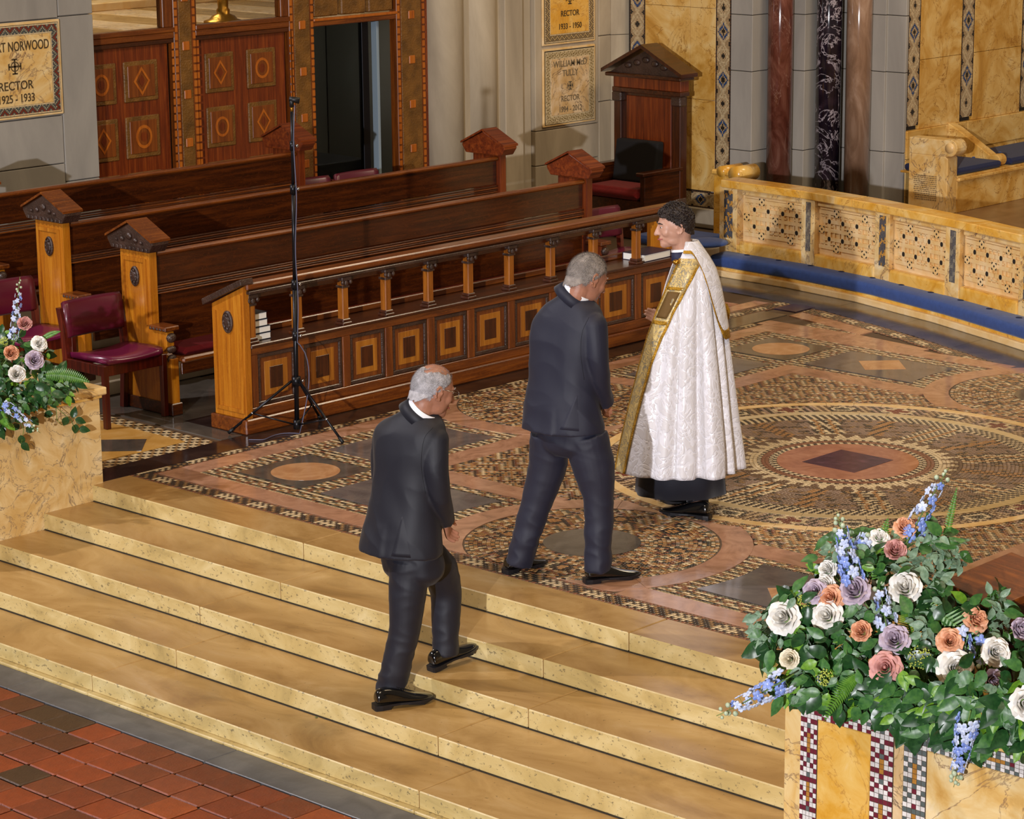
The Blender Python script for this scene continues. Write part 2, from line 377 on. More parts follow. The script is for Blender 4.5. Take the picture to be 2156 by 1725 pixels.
def step_slab(x0, x1, y0, y1, z1, h):
    mb = MB(); mb.box(x0, x1, y0, y1, z1 - h, z1, 0, .005)
    me = mb.mesh('step_stone')
    o = link('step_stone', me, [MT['travertine'], MT['travertine_riser']], steps)
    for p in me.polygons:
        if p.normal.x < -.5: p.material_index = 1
    return o
J1 = sorted([onz(634, 1145).y, onz(1325, 1332).y, -5.7, 2.6])
JA, JB = [-6.0, -3.534, -1.097, 1.34], [-5.7, -3.29, -1.341, 1.1]
for k in range(5):
    x0 = -k * TR; z = -k * RI
    js = [-8.5] + (J1[1:3] if k == 0 else (JB if k % 2 == 1 else JA)) + [3.2]
    js = sorted(js)
    if k == 0: js[-1] = .80
    for a, b in zip(js[:-1], js[1:]):
        if b - a < .3: continue
        step_slab(x0, x0 + (.305 if k == 0 else TR + .02), a + .0028, b - .0028, z, RI - .002 if k < 4 else .088)
for k in range(4): MB().box(-k * TR - .007, -k * TR + .002, -5.42, .77, -(k + 1) * RI - .001, -(k + 1) * RI + .0035).build('riser_shadow_line', MT['joint_dark'], steps)  # dark strips put in as the shade line at the foot of each riser
js = [-8.5, -5.9, -3.535, -1.099, 1.4, 3.2]
for a, b in zip(js[:-1], js[1:]):
    MB().box(-4 * TR - .035, -4 * TR + .02, a + .002, b - .002, -.512, -.488, 0, .005).build('footing_stone', MT['travertine_riser'], steps)
# slate strip at the foot of the steps, then square clay tiles
for a, b in zip([-8, -5.6, -3.9, -2.3, -.69, 1.2], [-5.6, -3.9, -2.3, -.69, 1.2, 3.0]):
    MB().box(-1.737, -1.526, a + .002, b - .002, -.52, -.5, 0, .003).build('slate_slab', MT['slate_grey'], floor)
def col_mesh(name, quads, cols, thick=0.0):
    """many small coloured plates in one mesh: quads (n,4,3)"""
    q = np.asarray(quads, dtype=np.float64); n = len(q)
    me = bpy.data.meshes.new(name)
    if thick > 0:
        lo = q.copy(); lo[:, :, 2] -= thick
        c = q.mean(axis=1, keepdims=True); lo[:, :, :2] = c[:, :, :2] + (lo[:, :, :2] - c[:, :, :2]) * 1.08
        V = np.concatenate([q, lo], 1).reshape(-1, 3)
        base = (np.arange(n) * 8)[:, None]
        F = np.concatenate([base + np.array([[0, 1, 2, 3]]), base + np.array([[0, 4, 5, 1]]), base + np.array([[1, 5, 6, 2]]), base + np.array([[2, 6, 7, 3]]), base + np.array([[3, 7, 4, 0]])], 0)
        C = np.tile(np.asarray(cols), (5, 1))
    else:
        V = q.reshape(-1, 3); F = (np.arange(n) * 4)[:, None] + np.array([[0, 1, 2, 3]]); C = np.asarray(cols)
    me.vertices.add(len(V)); me.vertices.foreach_set('co', V.ravel())
    me.loops.add(F.size); me.loops.foreach_set('vertex_index', F.ravel().astype(np.int32))
    me.polygons.add(len(F)); me.polygons.foreach_set('loop_start', np.arange(0, F.size, 4, dtype=np.int32))
    me.polygons.foreach_set('loop_total', np.full(len(F), 4, dtype=np.int32))
    me.update(calc_edges=True); me.validate()
    at = me.color_attributes.new('Col', 'FLOAT_COLOR', 'CORNER')
    cc = np.repeat(np.concatenate([C, np.ones((len(C), 1))], 1), 4, axis=0)
    if len(at.data) == len(cc): at.data.foreach_set('color', cc.ravel())
    return me
tile_cols = ['#7a3617', '#8a3d18', '#6b3216', '#94481f', '#5a3018', '#74391c', '#46301d', '#824022']
tile_me = {}
def brick(x, y, k):
    c = tile_cols[k]
    if k not in tile_me:
        mb = MB().box(-.0955, .0955, -.1015, .1015, -.014, 0, 0, .006); me = mb.mesh('brick')
        m = marble('clay_%d' % k, [(.25, tuple(a * .72 for a in srgb(c))), (.5, srgb(c)), (.78, tuple(min(1, a * 1.3) for a in srgb(c)))], 7, 1, .45, bump=.35)
        me.materials.append(m); tile_me[k] = me
    o = link('brick', tile_me[k], None, floor); o.location = (x, y, -.5 + random.uniform(-.0025, .0025)); o.rotation_euler = (random.uniform(-.008, .008), random.uniform(-.008, .008), random.uniform(-.012, .012))
for i in range(11):
    for j in range(-4, 26):
        x = -1.842 - .199 * i; y = -.09 - .2115 * j - .0 + (.01 * math.sin(i * 2.1))
        if infr((x, y, -.5), 90): brick(x, y, random.choice([0, 0, 1, 1, 2, 3, 4, 5, 5, 6, 7]))

# ---- chancel pavement
CX, CY = 3.48, -2.33
SATS = [(2.4, 0), (-2.4, 0), (0, 2.4), (0, -2.4)]
P_CREAM, P_CREAM2, P_OCHRE, P_OCHRE2, P_DARK, P_GREEN, P_RUST, P_PINK, P_BROWN, P_RED = [np.array(srgb(h)) for h in
    ('#d2bb92', '#b99c74', '#a87a4a', '#927046', '#332e28', '#5c5846', '#7e5038', '#a08470', '#644c38', '#74362a')]
def bench_x(y):
    ys = [-3.4, -2.4, -1.37, -.42, .57, 1.4, 2.24, 3.4]; xs = [6.1, 6.55, 6.99, 7.38, 7.70, 7.84, 7.90, 7.92]
    return float(np.interp(y, ys, xs))
tess = []; tcol = []
def jig(c, a=.14): return np.clip(c * (1 + RNG.uniform(-a, a)), 0, 1)
def tq(cx, cy, a, b, ang, z):
    ca, sa = math.cos(ang), math.sin(ang); o = []
    for u, v in ((-a, -b), (a, -b), (a, b), (-a, b)): o.append((cx + u * ca - v * sa, cy + u * sa + v * ca, z))
    return o
def zigzag(i, j):
    t = abs(j % 8 - 4); k = (i + t) % 7
    c = (P_CREAM, P_GREEN, P_OCHRE, P_CREAM2, P_DARK, P_RUST, P_OCHRE2)[k]
    r = RNG.random()
    if r < .12: c = P_OCHRE
    elif r < .18: c = P_DARK
    elif r < .24: c = P_PINK
    return c
def meander(i, j):
    k = (i + (j % 4 > 1) * 2) % 5
    return (P_CREAM, P_GREEN, P_OCHRE2, P_CREAM, P_DARK)[k] if RNG.random() > .15 else P_RUST
def border_c(i, j):
    b = (j // 6) % 2
    if (i % 6 in (0, 5)): return P_RUST if (i + j) % 2 else P_BROWN
    if b: return P_CREAM if (i + j) % 2 or i % 3 == 0 else P_DARK
    return P_DARK if (i + j) % 3 else P_OCHRE2
T = .0245
def classify(u, v, r, r2):
    """what lies at a folded position (u >= v >= 0 from the centre)"""
    if r < 1.66: return 'ring'
    if u > 3.03: return 'border' if u < 3.19 else 'out'
    if r2 < .90: return 'sat'
    if u > 2.85: return 'band'
    if 1.80 < u < 2.0 and v < 2.0: return 'band'
    if u > 2.0:
        if 2.1 < u < 2.68 and 2.1 < v < 2.68: return 'slab'
        if 2.1 < u < 2.68 and v < 1.93 and r2 > 1.02: return 'slab'
        return 'edge'
    return 'field'
nx = int((7.9 - .30) / T); ny = int((1.35 + 5.6) / T)
for i in range(nx):
    x = .305 + T * (i + .5)
    for j in range(ny):
        y = -5.55 + T * (j + .5)
        if not infr((x, y, 0), 460): continue
        ex, ey = x - CX, y - CY; u, v = abs(ex), abs(ey)
        bx = bench_x(y) if y > -1.72 else 9.0
        if y > .80:
            if y < 1.05 or x < 6.0 or x > bx - .46: continue
            c = border_c(int((y - 1.05) / T), i) if y < 1.2 else None
            if c is None: continue
        elif bx - .62 < x < bx - .46:
            c = border_c(int((x - bx + .62) / T), j)
        elif x >= bx - .46: continue
        elif ex > 3.03 and ex < 3.19 and y < -1.72: c = border_c(int((ex - 3.03) / T), j)
        elif ex > 3.03:
            # odd corner beyond the square field
            if x > bx - .80 or ex < 3.2 or y < -1.0 or y > .45: continue
            c = meander(i, j)
        else:
            if v > u: u, v = v, u
            r2 = math.hypot(u - 2.4, v)
            k = classify(u, v, math.hypot(u, v), r2)
            if k in ('ring', 'sat', 'band', 'slab', 'out'): continue
            if k == 'border':
                if ex < -3.0: c = border_c(int((u - 3.03) / T), j)
                else: c = border_c(int((u - 3.03) / T), i)
            elif k == 'edge': c = meander(i, j)
            else: c = zigzag(i, j)
        tess.append(tq(x, y, T * .46, T * .46, 0, 0)); tcol.append(jig(c))
# round fields
for sx, sy in SATS:
    r = .285
    while r < .72:
        n = int(2 * PI * r / T)
        for k in range(n):
            a = 2 * PI * k / n; x, y = CX + sx + r * math.cos(a), CY + sy + r * math.sin(a)
            if abs(x - CX) > 3.03 and sx or abs(y - CY) > 3.03 and sy: continue
            if not infr((x, y, 0), 460): continue
            ii = int(r / T); am = (a * 8 / (2 * PI)) % 1
            c = zigzag(ii, int(k * T / T))
            dd = math.hypot((am - .5) * 2 * PI * .5 / 8, r - .5)
            if dd < .035: c = P_OCHRE
            elif dd < .06: c = P_DARK
            tess.append(tq(x, y, T * .44, T * .46, a, .003)); tcol.append(jig(c))
        r += T
r = .452
while r < 1.66:
    n = int(2 * PI * r / T)
    if .72 <= r < .74: n = n
    for k in range(n):
        a = 2 * PI * k / n; x, y = CX + r * math.cos(a), CY + r * math.sin(a)
        if not infr((x, y, 0), 460): continue
        ii = int(r / T); sp = ((a + PI / 8 * 0) * 8 / (2 * PI) + .5) % 1 - .5; lat = sp * 2 * PI / 8 * r
        if r < .57: c = (P_CREAM if (ii + k) % 2 else P_DARK) if (r < .49 or r > .54) else P_RUST
        elif r < .59: c = P_CREAM
        elif r < .70:
            tri = (a * 40 / (2 * PI)) % 1; c = P_CREAM if abs(tri - .5) * 2 < 1 - (r - .59) / .11 else P_BROWN
        elif r < 1.13:
            if abs(lat) < .10:
                c = (P_DARK if (ii + k) % 2 else P_CREAM) if abs(lat) > .075 or abs(lat) < .02 else (P_OCHRE if .035 < abs(lat) < .06 else (P_CREAM if ii % 2 else P_DARK))
            else:
                q = math.sin(x * 31) * math.sin(y * 29) + .5 * math.sin(x * 67 + y * 41)
                c = P_PINK * .72 if q < .35 else (P_DARK if q < .55 else (P_OCHRE2 if q < .8 else P_BROWN))
                if abs(abs(sp) - .5) * 2 * PI / 8 * r < .05: c = P_OCHRE if k % 3 else P_DARK
        elif r < 1.25: c = P_DARK if (ii + k) % 2 else P_CREAM
        elif r < 1.325: continue
        elif r < 1.52:
            mo = a * 24 / (2 * PI); mf = (mo % 1 - .5) * 2 * PI / 24 * r; dr = r - 1.422; dd = math.hypot(mf, dr * 1.35)
            if int(mo) % 2:
                c = P_RED if (abs(mf) < .022 and abs(dr) < .07) or (abs(dr) < .022 and abs(mf) < .08) else (P_CREAM if (abs(mf) < .05 and abs(dr) < .09) or (abs(dr) < .05 and abs(mf) < .11) else (P_DARK if (ii + k) % 2 else P_PINK))
            else:
                c = P_DARK if .085 < dd < .11 or dd < .03 else (P_GREEN if dd < .05 else (P_CREAM if dd < .085 else (P_CREAM2 if (ii + k) % 2 else P_BROWN)))
        elif r < 1.59: continue
        else: c = zigzag(ii, k)
        tess.append(tq(x, y, T * .44, T * .46, a, .003)); tcol.append(jig(c))
    r += T
me = col_mesh('tesserae', tess, tcol, .004)
link('tesserae', me, MT['tessera'], floor)['kind'] = 'stuff'

def slab(name, poly, mat, z, h=.012, parent=None):
    mb = MB(); n = len(poly)
    mb.add([(x, y, z - h) for x, y in poly] + [(x, y, z) for x, y in poly],
           [list(range(n))[::-1], list(range(n, 2 * n))] + [(i, (i + 1) % n, n + (i + 1) % n, n + i) for i in range(n)])
    # keep the winding outward
    ar = sum(poly[i][0] * poly[(i + 1) % n][1] - poly[(i + 1) % n][0] * poly[i][1] for i in range(n))
    if ar < 0: mb.f = [f[::-1] for f in mb.f]
    return mb.build(name, MT[mat], parent or floor)
def rect(x0, x1, y0, y1): return [(x0, y0), (x1, y0), (x1, y1), (x0, y1)]
def visible(poly): return any(infr((x, y, 0), 460) for x, y in poly)
def ring_pieces(name, cx, cy, r0, r1, n, mat, z, clip=None, seg=4):
    for k in range(n):
        a0, a1 = 2 * PI * k / n, 2 * PI * (k + 1) / n; g = .0012 / r0
        arc = [a0 + g + (a1 - a0 - 2 * g) * t / seg for t in range(seg + 1)]
        po = [(cx + r1 * math.cos(a), cy + r1 * math.sin(a)) for a in arc] + [(cx + r0 * math.cos(a), cy + r0 * math.sin(a)) for a in arc[::-1]]
        if clip:
            if all(clip(*p) != p for p in po): continue
            po = [clip(*p) for p in po]
        if visible(po): slab(name, po, mat, z)
def disc(cx, cy, r, n=40): return [(cx + r * math.cos(2 * PI * k / n), cy + r * math.sin(2 * PI * k / n)) for k in range(n)]
def clipf(x, y):
    return (min(max(x, CX - 3.03), CX + 3.03), min(max(y, CY - 3.03), CY + 3.03))
slab('ring_bed', disc(CX, CY, 1.66, 64), 'mosaic_bed', .0)
slab('roundel', disc(CX, CY, .44, 56), 'pink_disc', .004)
slab('diamond', [(CX - .205, CY - .2), (CX + .205, CY - .2), (CX + .205, CY + .2), (CX - .205, CY + .2)], 'porphyry', .0055)
ring_pieces('ring_stone', CX, CY, 1.252, 1.325, 44, 'cream_stone' if 'cream_stone' in MT else 'siena_carved', .004, seg=2)
ring_pieces('ring_stone', CX, CY, 1.522, 1.592, 52, 'siena_carved', .004, seg=2)
for q, (sx, sy) in enumerate(SATS):
    c = disc(CX + sx, CY + sy, .725, 48)
    slab('ring_bed', [clipf(*p) for p in c], 'mosaic_bed', .0)
    ring_pieces('marble_band', CX + sx, CY + sy, .725, .90, 12, 'pink_marble', .0025, clipf)
    if visible(disc(CX + sx, CY + sy, .3, 8)): slab('roundel', disc(CX + sx, CY + sy, .275), 'slate', .004)
def fold(u, v, qx, qy, sw):
    if sw: u, v = v, u
    return (CX + qx * u, CY + qy * v)
for qx in (-1, 1):
    for qy in (-1, 1):
        R_ = lambda u0, u1, v0, v1, sw: [fold(u0, v0, qx, qy, sw), fold(u1, v0, qx, qy, sw), fold(u1, v1, qx, qy, sw), fold(u0, v1, qx, qy, sw)]
        c0 = R_(2.1, 2.68, 2.1, 2.68, False)
        if visible(c0):
            slab('slate_slab', c0, 'slate', .001)
            slab('roundel', disc(CX + qx * 2.4, CY + qy * 2.37, .215), 'gold_disc', .0025)
        for sw in (False, True):
            for a, b in ((3.03 if not sw else 2.85, 1.9), (1.9, .72)):
                po = R_(2.85, 3.03, b + .001, a - .001, sw)
                if visible(po): slab('marble_band', po, 'pink_marble', .001)
            po = R_(1.80, 2.0, .72, 1.999 if not sw else 1.8, sw)
            if visible(po): slab('marble_band', po, 'pink_marble', .001)
            arc = [2.68 - (2.68 - 2.1) * t / 8 for t in range(9)]
            po = [fold(2.1, 1.93, qx, qy, sw), fold(2.68, 1.93, qx, qy, sw)] + [fold(a, math.sqrt(1.02 ** 2 - (a - 2.4) ** 2), qx, qy, sw) for a in arc]
            if visible(po):
                slab('slate_slab', po, 'slate_violet', .001)
                d0 = fold(2.43, 1.47, qx, qy, sw)
                slab('diamond', [(d0[0] + .21, d0[1]), (d0[0], d0[1] + .21), (d0[0] - .21, d0[1]), (d0[0], d0[1] - .21)], 'gold_disc', .0025)
# beyond the square field: pink strips, curved border, dark slabs up to the kneeler
ys = [-3.0, -2.2, -1.5, -.8, -.1, .35, .77]
for a, b in zip(ys[:-1], ys[1:]):
    if bench_x(a) - .63 < CX + 3.08: continue
    slab('marble_band', [(CX + 3.035, a + .001), (min(CX + 3.2, bench_x(a) - .63), a + .001), (min(CX + 3.2, bench_x(b) - .63), b - .001), (CX + 3.035, b - .001)], 'pink_marble', .001)
    if bench_x(a) - .66 > CX + 3.2:
        slab('marble_band', [(max(CX + 3.2, bench_x(a) - .80), a + .001), (bench_x(a) - .63, a + .001), (bench_x(b) - .63, b - .001), (max(CX + 3.2, bench_x(b) - .8), b - .001)], 'pink_marble', .001)
slab('slate_slab', rect(CX + 3.2, 7.6, -4.4, -1.78), 'slate', -.0005)
ys = [-1.77, -.9, -.1, .7, 1.5, 2.3, 3.2]
for a, b in zip(ys[:-1], ys[1:]):
    slab('slate_slab', [(bench_x(a) - .455, a + .0015), (bench_x(a) + .1, a + .0015), (bench_x(b) + .1, b - .0015), (bench_x(b) - .455, b - .0015)], 'slate', .0)
# slate strip between pavement and choir desk
xs = [.06, 1.30, 2.5, 3.7, 4.9, 6.0, 6.95]
for a, b in zip(xs[:-1], xs[1:]):
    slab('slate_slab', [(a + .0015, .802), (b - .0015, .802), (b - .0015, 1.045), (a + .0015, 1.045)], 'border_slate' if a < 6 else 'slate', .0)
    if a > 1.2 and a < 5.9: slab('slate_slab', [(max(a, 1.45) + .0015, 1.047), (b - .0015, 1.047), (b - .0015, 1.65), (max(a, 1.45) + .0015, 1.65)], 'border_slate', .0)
slab('diamond', rect(7.08, 7.34, .815, 1.03), 'violet_stone' if 'violet_stone' in MT else 'porphyry', .002)
slab('marble_band', rect(6.0, 7.25, 1.21, 1.36), 'pink_marble', .0)
slab('marble_band', rect(6.0, 7.05, 1.37, 2.2), 'pink_disc', .0)
slab('slate_slab', rect(5.95, 7.3, 2.2, 3.8), 'slate', -.001)
# tesselated square beside the left pedestal
slab('slate_slab', rect(1.27, 1.448, 1.06, 3.2), 'slate', -.0)
slab('slate_slab', rect(1.45, 2.4, 1.66, 3.2), 'slate', -.002)
slab('stone_field', rect(.08, 1.09, 1.21, 2.3), 'ochre_stone', .0)
slab('diamond', [(.96, 1.44), (.74, 1.66), (.52, 1.44), (.74, 1.22)], 'slate', .0015)
q = []; cc = []
for i in range(-3, 48):
    for j in range(0, 52):
        x, y = .05 + T * i, 1.058 + T * j
        if x > 1.25 or (x < 1.09 and y > 1.20): continue
        if not infr((x, y, 0)): continue
        q.append(tq(x, y, T * .45, T * .45, 0, .0)); cc.append(jig(P_CREAM if ((i + (j % 4 > 1) * 2) % 4 < 2) else (P_DARK if (i + j) % 2 else P_OCHRE2)))
link('tesserae', col_mesh('tesserae', q, cc, .004), MT['tessera'], floor)['kind'] = 'stuff'
slab('slate_slab', rect(.0, 1.265, 2.32, 4.5), 'slate', -.002)
# ================================================================== walls
def blk(parent, name, mat, x0, x1, y0, y1, z0, z1, ch=.006, label=None):
    return MB().box(x0, x1, y0, y1, z0, z1, 0, ch).build(name, MT[mat], parent, label)
ZT = 3.6
core = MB().box(-1.0, 3.44, 5.08, 7.5, 0, ZT).build('wall_left', MT['joint_dark'], kind='structure')
for x0, x1, zs in ((-1.0, 1.2, [0, .6, 1.25, 1.9, 2.5, ZT]), (1.2, 2.20, [0, .8, 1.25, 1.63, 2.39, ZT]), (2.20, 3.13, [0, .62, 1.25, 1.63, 2.39, 3.0, ZT]), (3.13, 3.47, [0, 1.1, 2.40, ZT])):
    for a, b in zip(zs[:-1], zs[1:]): blk(core, 'stone_block', 'greystone', x0 + .003, x1 - .003, 5.05, 5.2, a + .003, b - .003)
MB().box(3.43, 3.47, 5.2, 5.9, 0, ZT, 0, .004).build('stone_block', MT['greystone'], core)

def text(parent, s, x, y, z, size, mat, rot=(PI / 2, 0, 0), name='lettering', ext=.0015, sx=1.0):
    c = bpy.data.curves.new(name, 'FONT'); c.body = s; c.size = size; c.align_x = 'CENTER'; c.align_y = 'CENTER'; c.extrude = ext; c.offset = .0006
    o = bpy.data.objects.new(name, c); COL.objects.link(o); o.location = (x, y, z); o.rotation_euler = rot; o.scale = (sx, 1, 1)
    c.materials.append(MT[mat]); dg = bpy.context.evaluated_depsgraph_get(); me = bpy.data.meshes.new_from_object(o.evaluated_get(dg)); bpy.data.objects.remove(o); bpy.data.curves.remove(c)
    o = bpy.data.objects.new(name, me); COL.objects.link(o); o.location = (x, y, z); o.rotation_euler = rot; o.scale = (sx, 1, 1); o['kind'] = 'stuff'
    o.parent = parent; return o
plain('letter_dark', '#4a3a22', .6); plain('letter_grey', '#7a6a50', .6)
def border_tess(x0, x1, z0, z1, wd, yf, cf, t=.011):
    q = []; c = []
    nx_, nz_ = int(round((x1 - x0) / t)), int(round((z1 - z0) / t)); nb = int(round(wd / t))
    for i in range(nx_):
        for k in range(nz_):
            d = min(i, nx_ - 1 - i, k, nz_ - 1 - k)
            if d >= nb: continue
            if d in (i, nx_ - 1 - i) and d <= min(k, nz_ - 1 - k): s_ = k
            else: s_ = i
            X, Z = x0 + t * (i + .5), z0 + t * (k + .5); h = t * .45
            q.append([(X - h, yf, Z - h), (X + h, yf, Z - h), (X + h, yf, Z + h), (X - h, yf, Z + h)]); c.append(jig(cf(d, s_, nb)))
    return col_mesh('mosaic_border', q, c)
def tablet(label, x0, x1, z0, z1, fieldmat, cf, lines, cross, lm):
    yb = 5.05
    t = empty('wall_tablet', ((x0 + x1) / 2, yb, z0), 0, label, 'plaque', 'memorial tablets set in the stone piers')
    def loc(o): o.matrix_parent_inverse = t.matrix_world.inverted() if False else Matrix.Translation((-(x0 + x1) / 2, -yb, -z0)); return o
    loc(MB().box(x0, x1, yb - .022, yb, z0, z1, 0, .006).build('frame', MT['siena_carved'], t))
    loc(MB().box(x0 + .02, x1 - .02, yb - .025, yb - .01, z0 + .02, z1 - .02, 0, .0).build('bed', MT['joint_dark'], t))
    wd = .077
    o = link('mosaic_border', border_tess(x0 + .024, x1 - .024, z0 + .024, z1 - .024, wd, yb - .027, cf), MT['tessera_wall'], t); o['kind'] = 'stuff'; loc(o)
    loc(MB().box(x0 + .024 + wd, x1 - .024 - wd, yb - .029, yb - .012, z0 + .024 + wd, z1 - .024 - wd, 0, .002).build('inscribed_field', MT[fieldmat], t))
    xc = (x0 + x1) / 2
    for ln in lines: loc(text(t, ln[0], xc, yb - .031, ln[1], ln[2], lm, sx=ln[3] if len(ln) > 3 else .9))
    if cross:
        zz, r = cross; mb = MB()
        mb.box(xc - r, xc + r, yb - .031, yb - .029, zz - .007, zz + .007).box(xc - .007, xc + .007, yb - .031, yb - .029, zz - r, zz + r)
        for sx in (-1, 1):
            mb.box(xc + sx * r - .006, xc + sx * r + .006, yb - .031, yb - .029, zz - .025, zz + .025).box(xc - .025, xc + .025, yb - .031, yb - .029, zz + sx * r - .006, zz + sx * r + .006)
        n = 24; ring = []
        for k in range(n):
            a0, a1 = 2 * PI * k / n, 2 * PI * (k + 1) / n
            for a in (a0,):
                mb.add([(xc + rr * math.cos(b) * r, yb - .0312, zz + rr * math.sin(b) * r) for rr, b in ((.58, a0), (.72, a0), (.72, a1), (.58, a1))], [(0, 1, 2, 3)])
        loc(mb.build('cross', MT[lm], t))
    return t
def cf_red(d, s_, nb):
    w_ = (d + abs(s_ % 8 - 4)) % 8
    if d in (0, nb - 1): return P_CREAM
    return np.array(srgb('#7c3320')) if w_ in (3, 4) else (np.array(srgb('#a89a7c')) if w_ in (1, 6) else np.array(srgb('#4f5654')))
def cf_dark(d, s_, nb):
    if d in (0, nb - 1): return P_CREAM
    w_ = (d + abs(s_ % 6 - 3)) % 5
    return np.array(srgb('#3a2f33')) if w_ in (1, 3) else np.array(srgb('#b89c68'))
def cf_cream(d, s_, nb):
    if d in (0, nb - 1): return np.array(srgb('#d8c49a'))
    w_ = (d * 2 + s_) % 5
    return np.array(srgb('#8a7444')) if w_ in (1,) or (d == nb // 2 and s_ % 3 == 0) else np.array(srgb('#cdb68a'))
tablet('veined tablet with red and grey mosaic border on the left stone pier, dated 1925', 2.22, 3.125, 1.645, 2.385, 'siena_pale', cf_red,
       [('ROBERT NORWOOD', 2.20, .105, .66), ('RECTOR', 1.90, .095), ('1925 - 1933', 1.80, .09, .8)], (2.05, .055), 'letter_dark')

# timber screen with panelled doors
YS = 5.25
scr = empty('oak_screen', (5.5, YS, 0), 0, 'tall carved and inlaid oak screen between the stone pier and the columns', 'screen')
def sp(o): o.matrix_parent_inverse = Matrix.Translation((-5.5, -YS, 0)); return o
def spart(name, mat, x0, x1, y0, y1, z0, z1, ch=.005, label=None): return sp(MB().box(x0, x1, y0, y1, z0, z1, 0, ch).build(name, MT[mat], scr, label))
def dots(x, z0, z1, w_=.028):
    mb = MB(); z = z0
    while z < z1: mb.box(x - w_ / 2, x + w_ / 2, YS - .052, YS - .044, z, z + .05, 0, .0); z += .066
    return sp(mb.build('inlay_strip', MT['inlay_orange'], scr))
for x0, x1 in ((4.44, 4.61), (5.71, 5.93), (6.99, 7.28)):
    spart('pilaster', 'oak_mid_z', x0 - .03, x1 + .03, YS - .045, YS + .05, 0, ZT)
    sp(MB().box(x0 + .02, x1 - .02, YS - .052, YS - .04, 0, ZT, 0, .003).build('carved_strip', MT['carved_gilt'], scr))
    dots(x0 - .01, 0, ZT); dots(x1 + .01, 0, ZT)
    zz = .42 if x0 < 5 else .5
    while zz < ZT:
        xm = (x0 + x1) / 2; sp(MB().box(xm - .038, xm + .038, YS - .062, YS - .05, zz, zz + .075, 0, .006).build('gilt_boss', MT['inlay_orange'], scr)); zz += .40
for z0, z1, mt in ((2.09, 2.13, 'oak_dark_x'), (2.13, 2.18, 'oak_mid_x'), (2.18, 2.22, 'oak_mid_x')):
    spart('rail', mt, 3.48, 4.41, YS - .03 - (z1 - 2.09) * .2, YS + .04, z0, z1); spart('rail', mt, 4.64, 5.68, YS - .03 - (z1 - 2.09) * .2, YS + .04, z0, z1)
spart('mullion', 'oak_mid_z', 4.31, 4.41, YS - .03, YS + .05, 2.22, ZT); spart('mullion', 'oak_mid_z', 4.64, 4.67, YS - .03, YS + .05, 2.22, ZT); spart('mullion', 'oak_mid_z', 5.60, 5.68, YS - .03, YS + .05, 2.22, ZT)
spart('lintel', 'oak_mid_x', 5.96, 6.97, YS - .04, YS + .06, 2.11, 2.16); spart('lintel_moulding', 'inlay_orange', 5.96, 6.97, YS - .055, YS - .02, 2.155, 2.18)
for k in range(3): spart('carved_panel', 'carved_gilt', 5.98 + k * .33, 6.27 + k * .33, YS - .03, YS + .05, 2.19, 2.45, .01)
spart('frieze_rail', 'oak_mid_x', 5.96, 6.97, YS - .035, YS + .05, 2.46, ZT)
spart('side_board', 'oak_red_z', 7.29, 7.56, YS - .02, YS + .1, 0, ZT)
sp(MB().tube([(7.40, YS - .03, 0), (7.40, YS - .03, ZT)], .02, 8).build('bead', MT['oak_mid_z'], scr))

def door(name, x0, x1, cols, rows):
    d = MB().box(x0, x1, YS, YS + .06, 0, 2.09, 0, .004).build(name, MT['oak_red_z'], kind='structure')
    n = 0
    for ci, (a, b) in enumerate(cols):
        for ri, (c, e) in enumerate(rows):
            pn = MB()
            pn.box(a, b, YS - .014, YS + .01, c, e, 0, .006)
            p_ = pn.build('door_panel', MT['carved_gilt'], d)
            MB().box(a + .035, b - .035, YS - .02, YS, c + .035, e - .035, 0, .004).build('inlay_field', MT['inlay_brown'], p_)
            xm, zm = (a + b) / 2, (c + e) / 2
            mb = MB(); rr = (b - a) * .24
            if (ci + ri + (1 if x0 > 4.5 else 0)) % 2 == 0: pts = [(math.cos(t), math.sin(t) * 1.15) for t in np.linspace(0, 2 * PI, 21)[:-1]]
            else: pts = [(1, 0), (0, 1.4), (-1, 0), (0, -1.4)]
            k = len(pts)
            vs = [(xm + u * rr * s_, YS - .0235, zm + v * rr * s_) for s_ in (1, .74) for u, v in pts] + [(xm + u * rr * s_, YS - .018, zm + v * rr * s_) for s_ in (1, .74) for u, v in pts]
            mb.add(vs, [(i, (i + 1) % k, k + (i + 1) % k, k + i) for i in range(k)] + [(i, 2 * k + i, 2 * k + (i + 1) % k, (i + 1) % k) for i in range(k)])
            mb.build('inlay_ring', MT['inlay_orange'], p_)
            mb = MB(); mb.add([(xm + u * rr * .42, YS - .0225, zm + v * rr * .42) for u, v in pts], [list(range(k))]); mb.build('inlay_centre', MT['oak_red_z'], p_)
    return d
rows = [(1.64, 1.97), (1.18, 1.52), (.72, 1.06), (.26, .60)]
door('door_1', 3.48, 4.37, [(3.50, 3.82), (3.90, 4.25)], rows)
door('door_2', 4.66, 5.66, [(4.76, 5.07), (5.22, 5.54)], rows)
for x in (4.39, 4.655, 5.685): dots(x, 0, 2.05, .02)

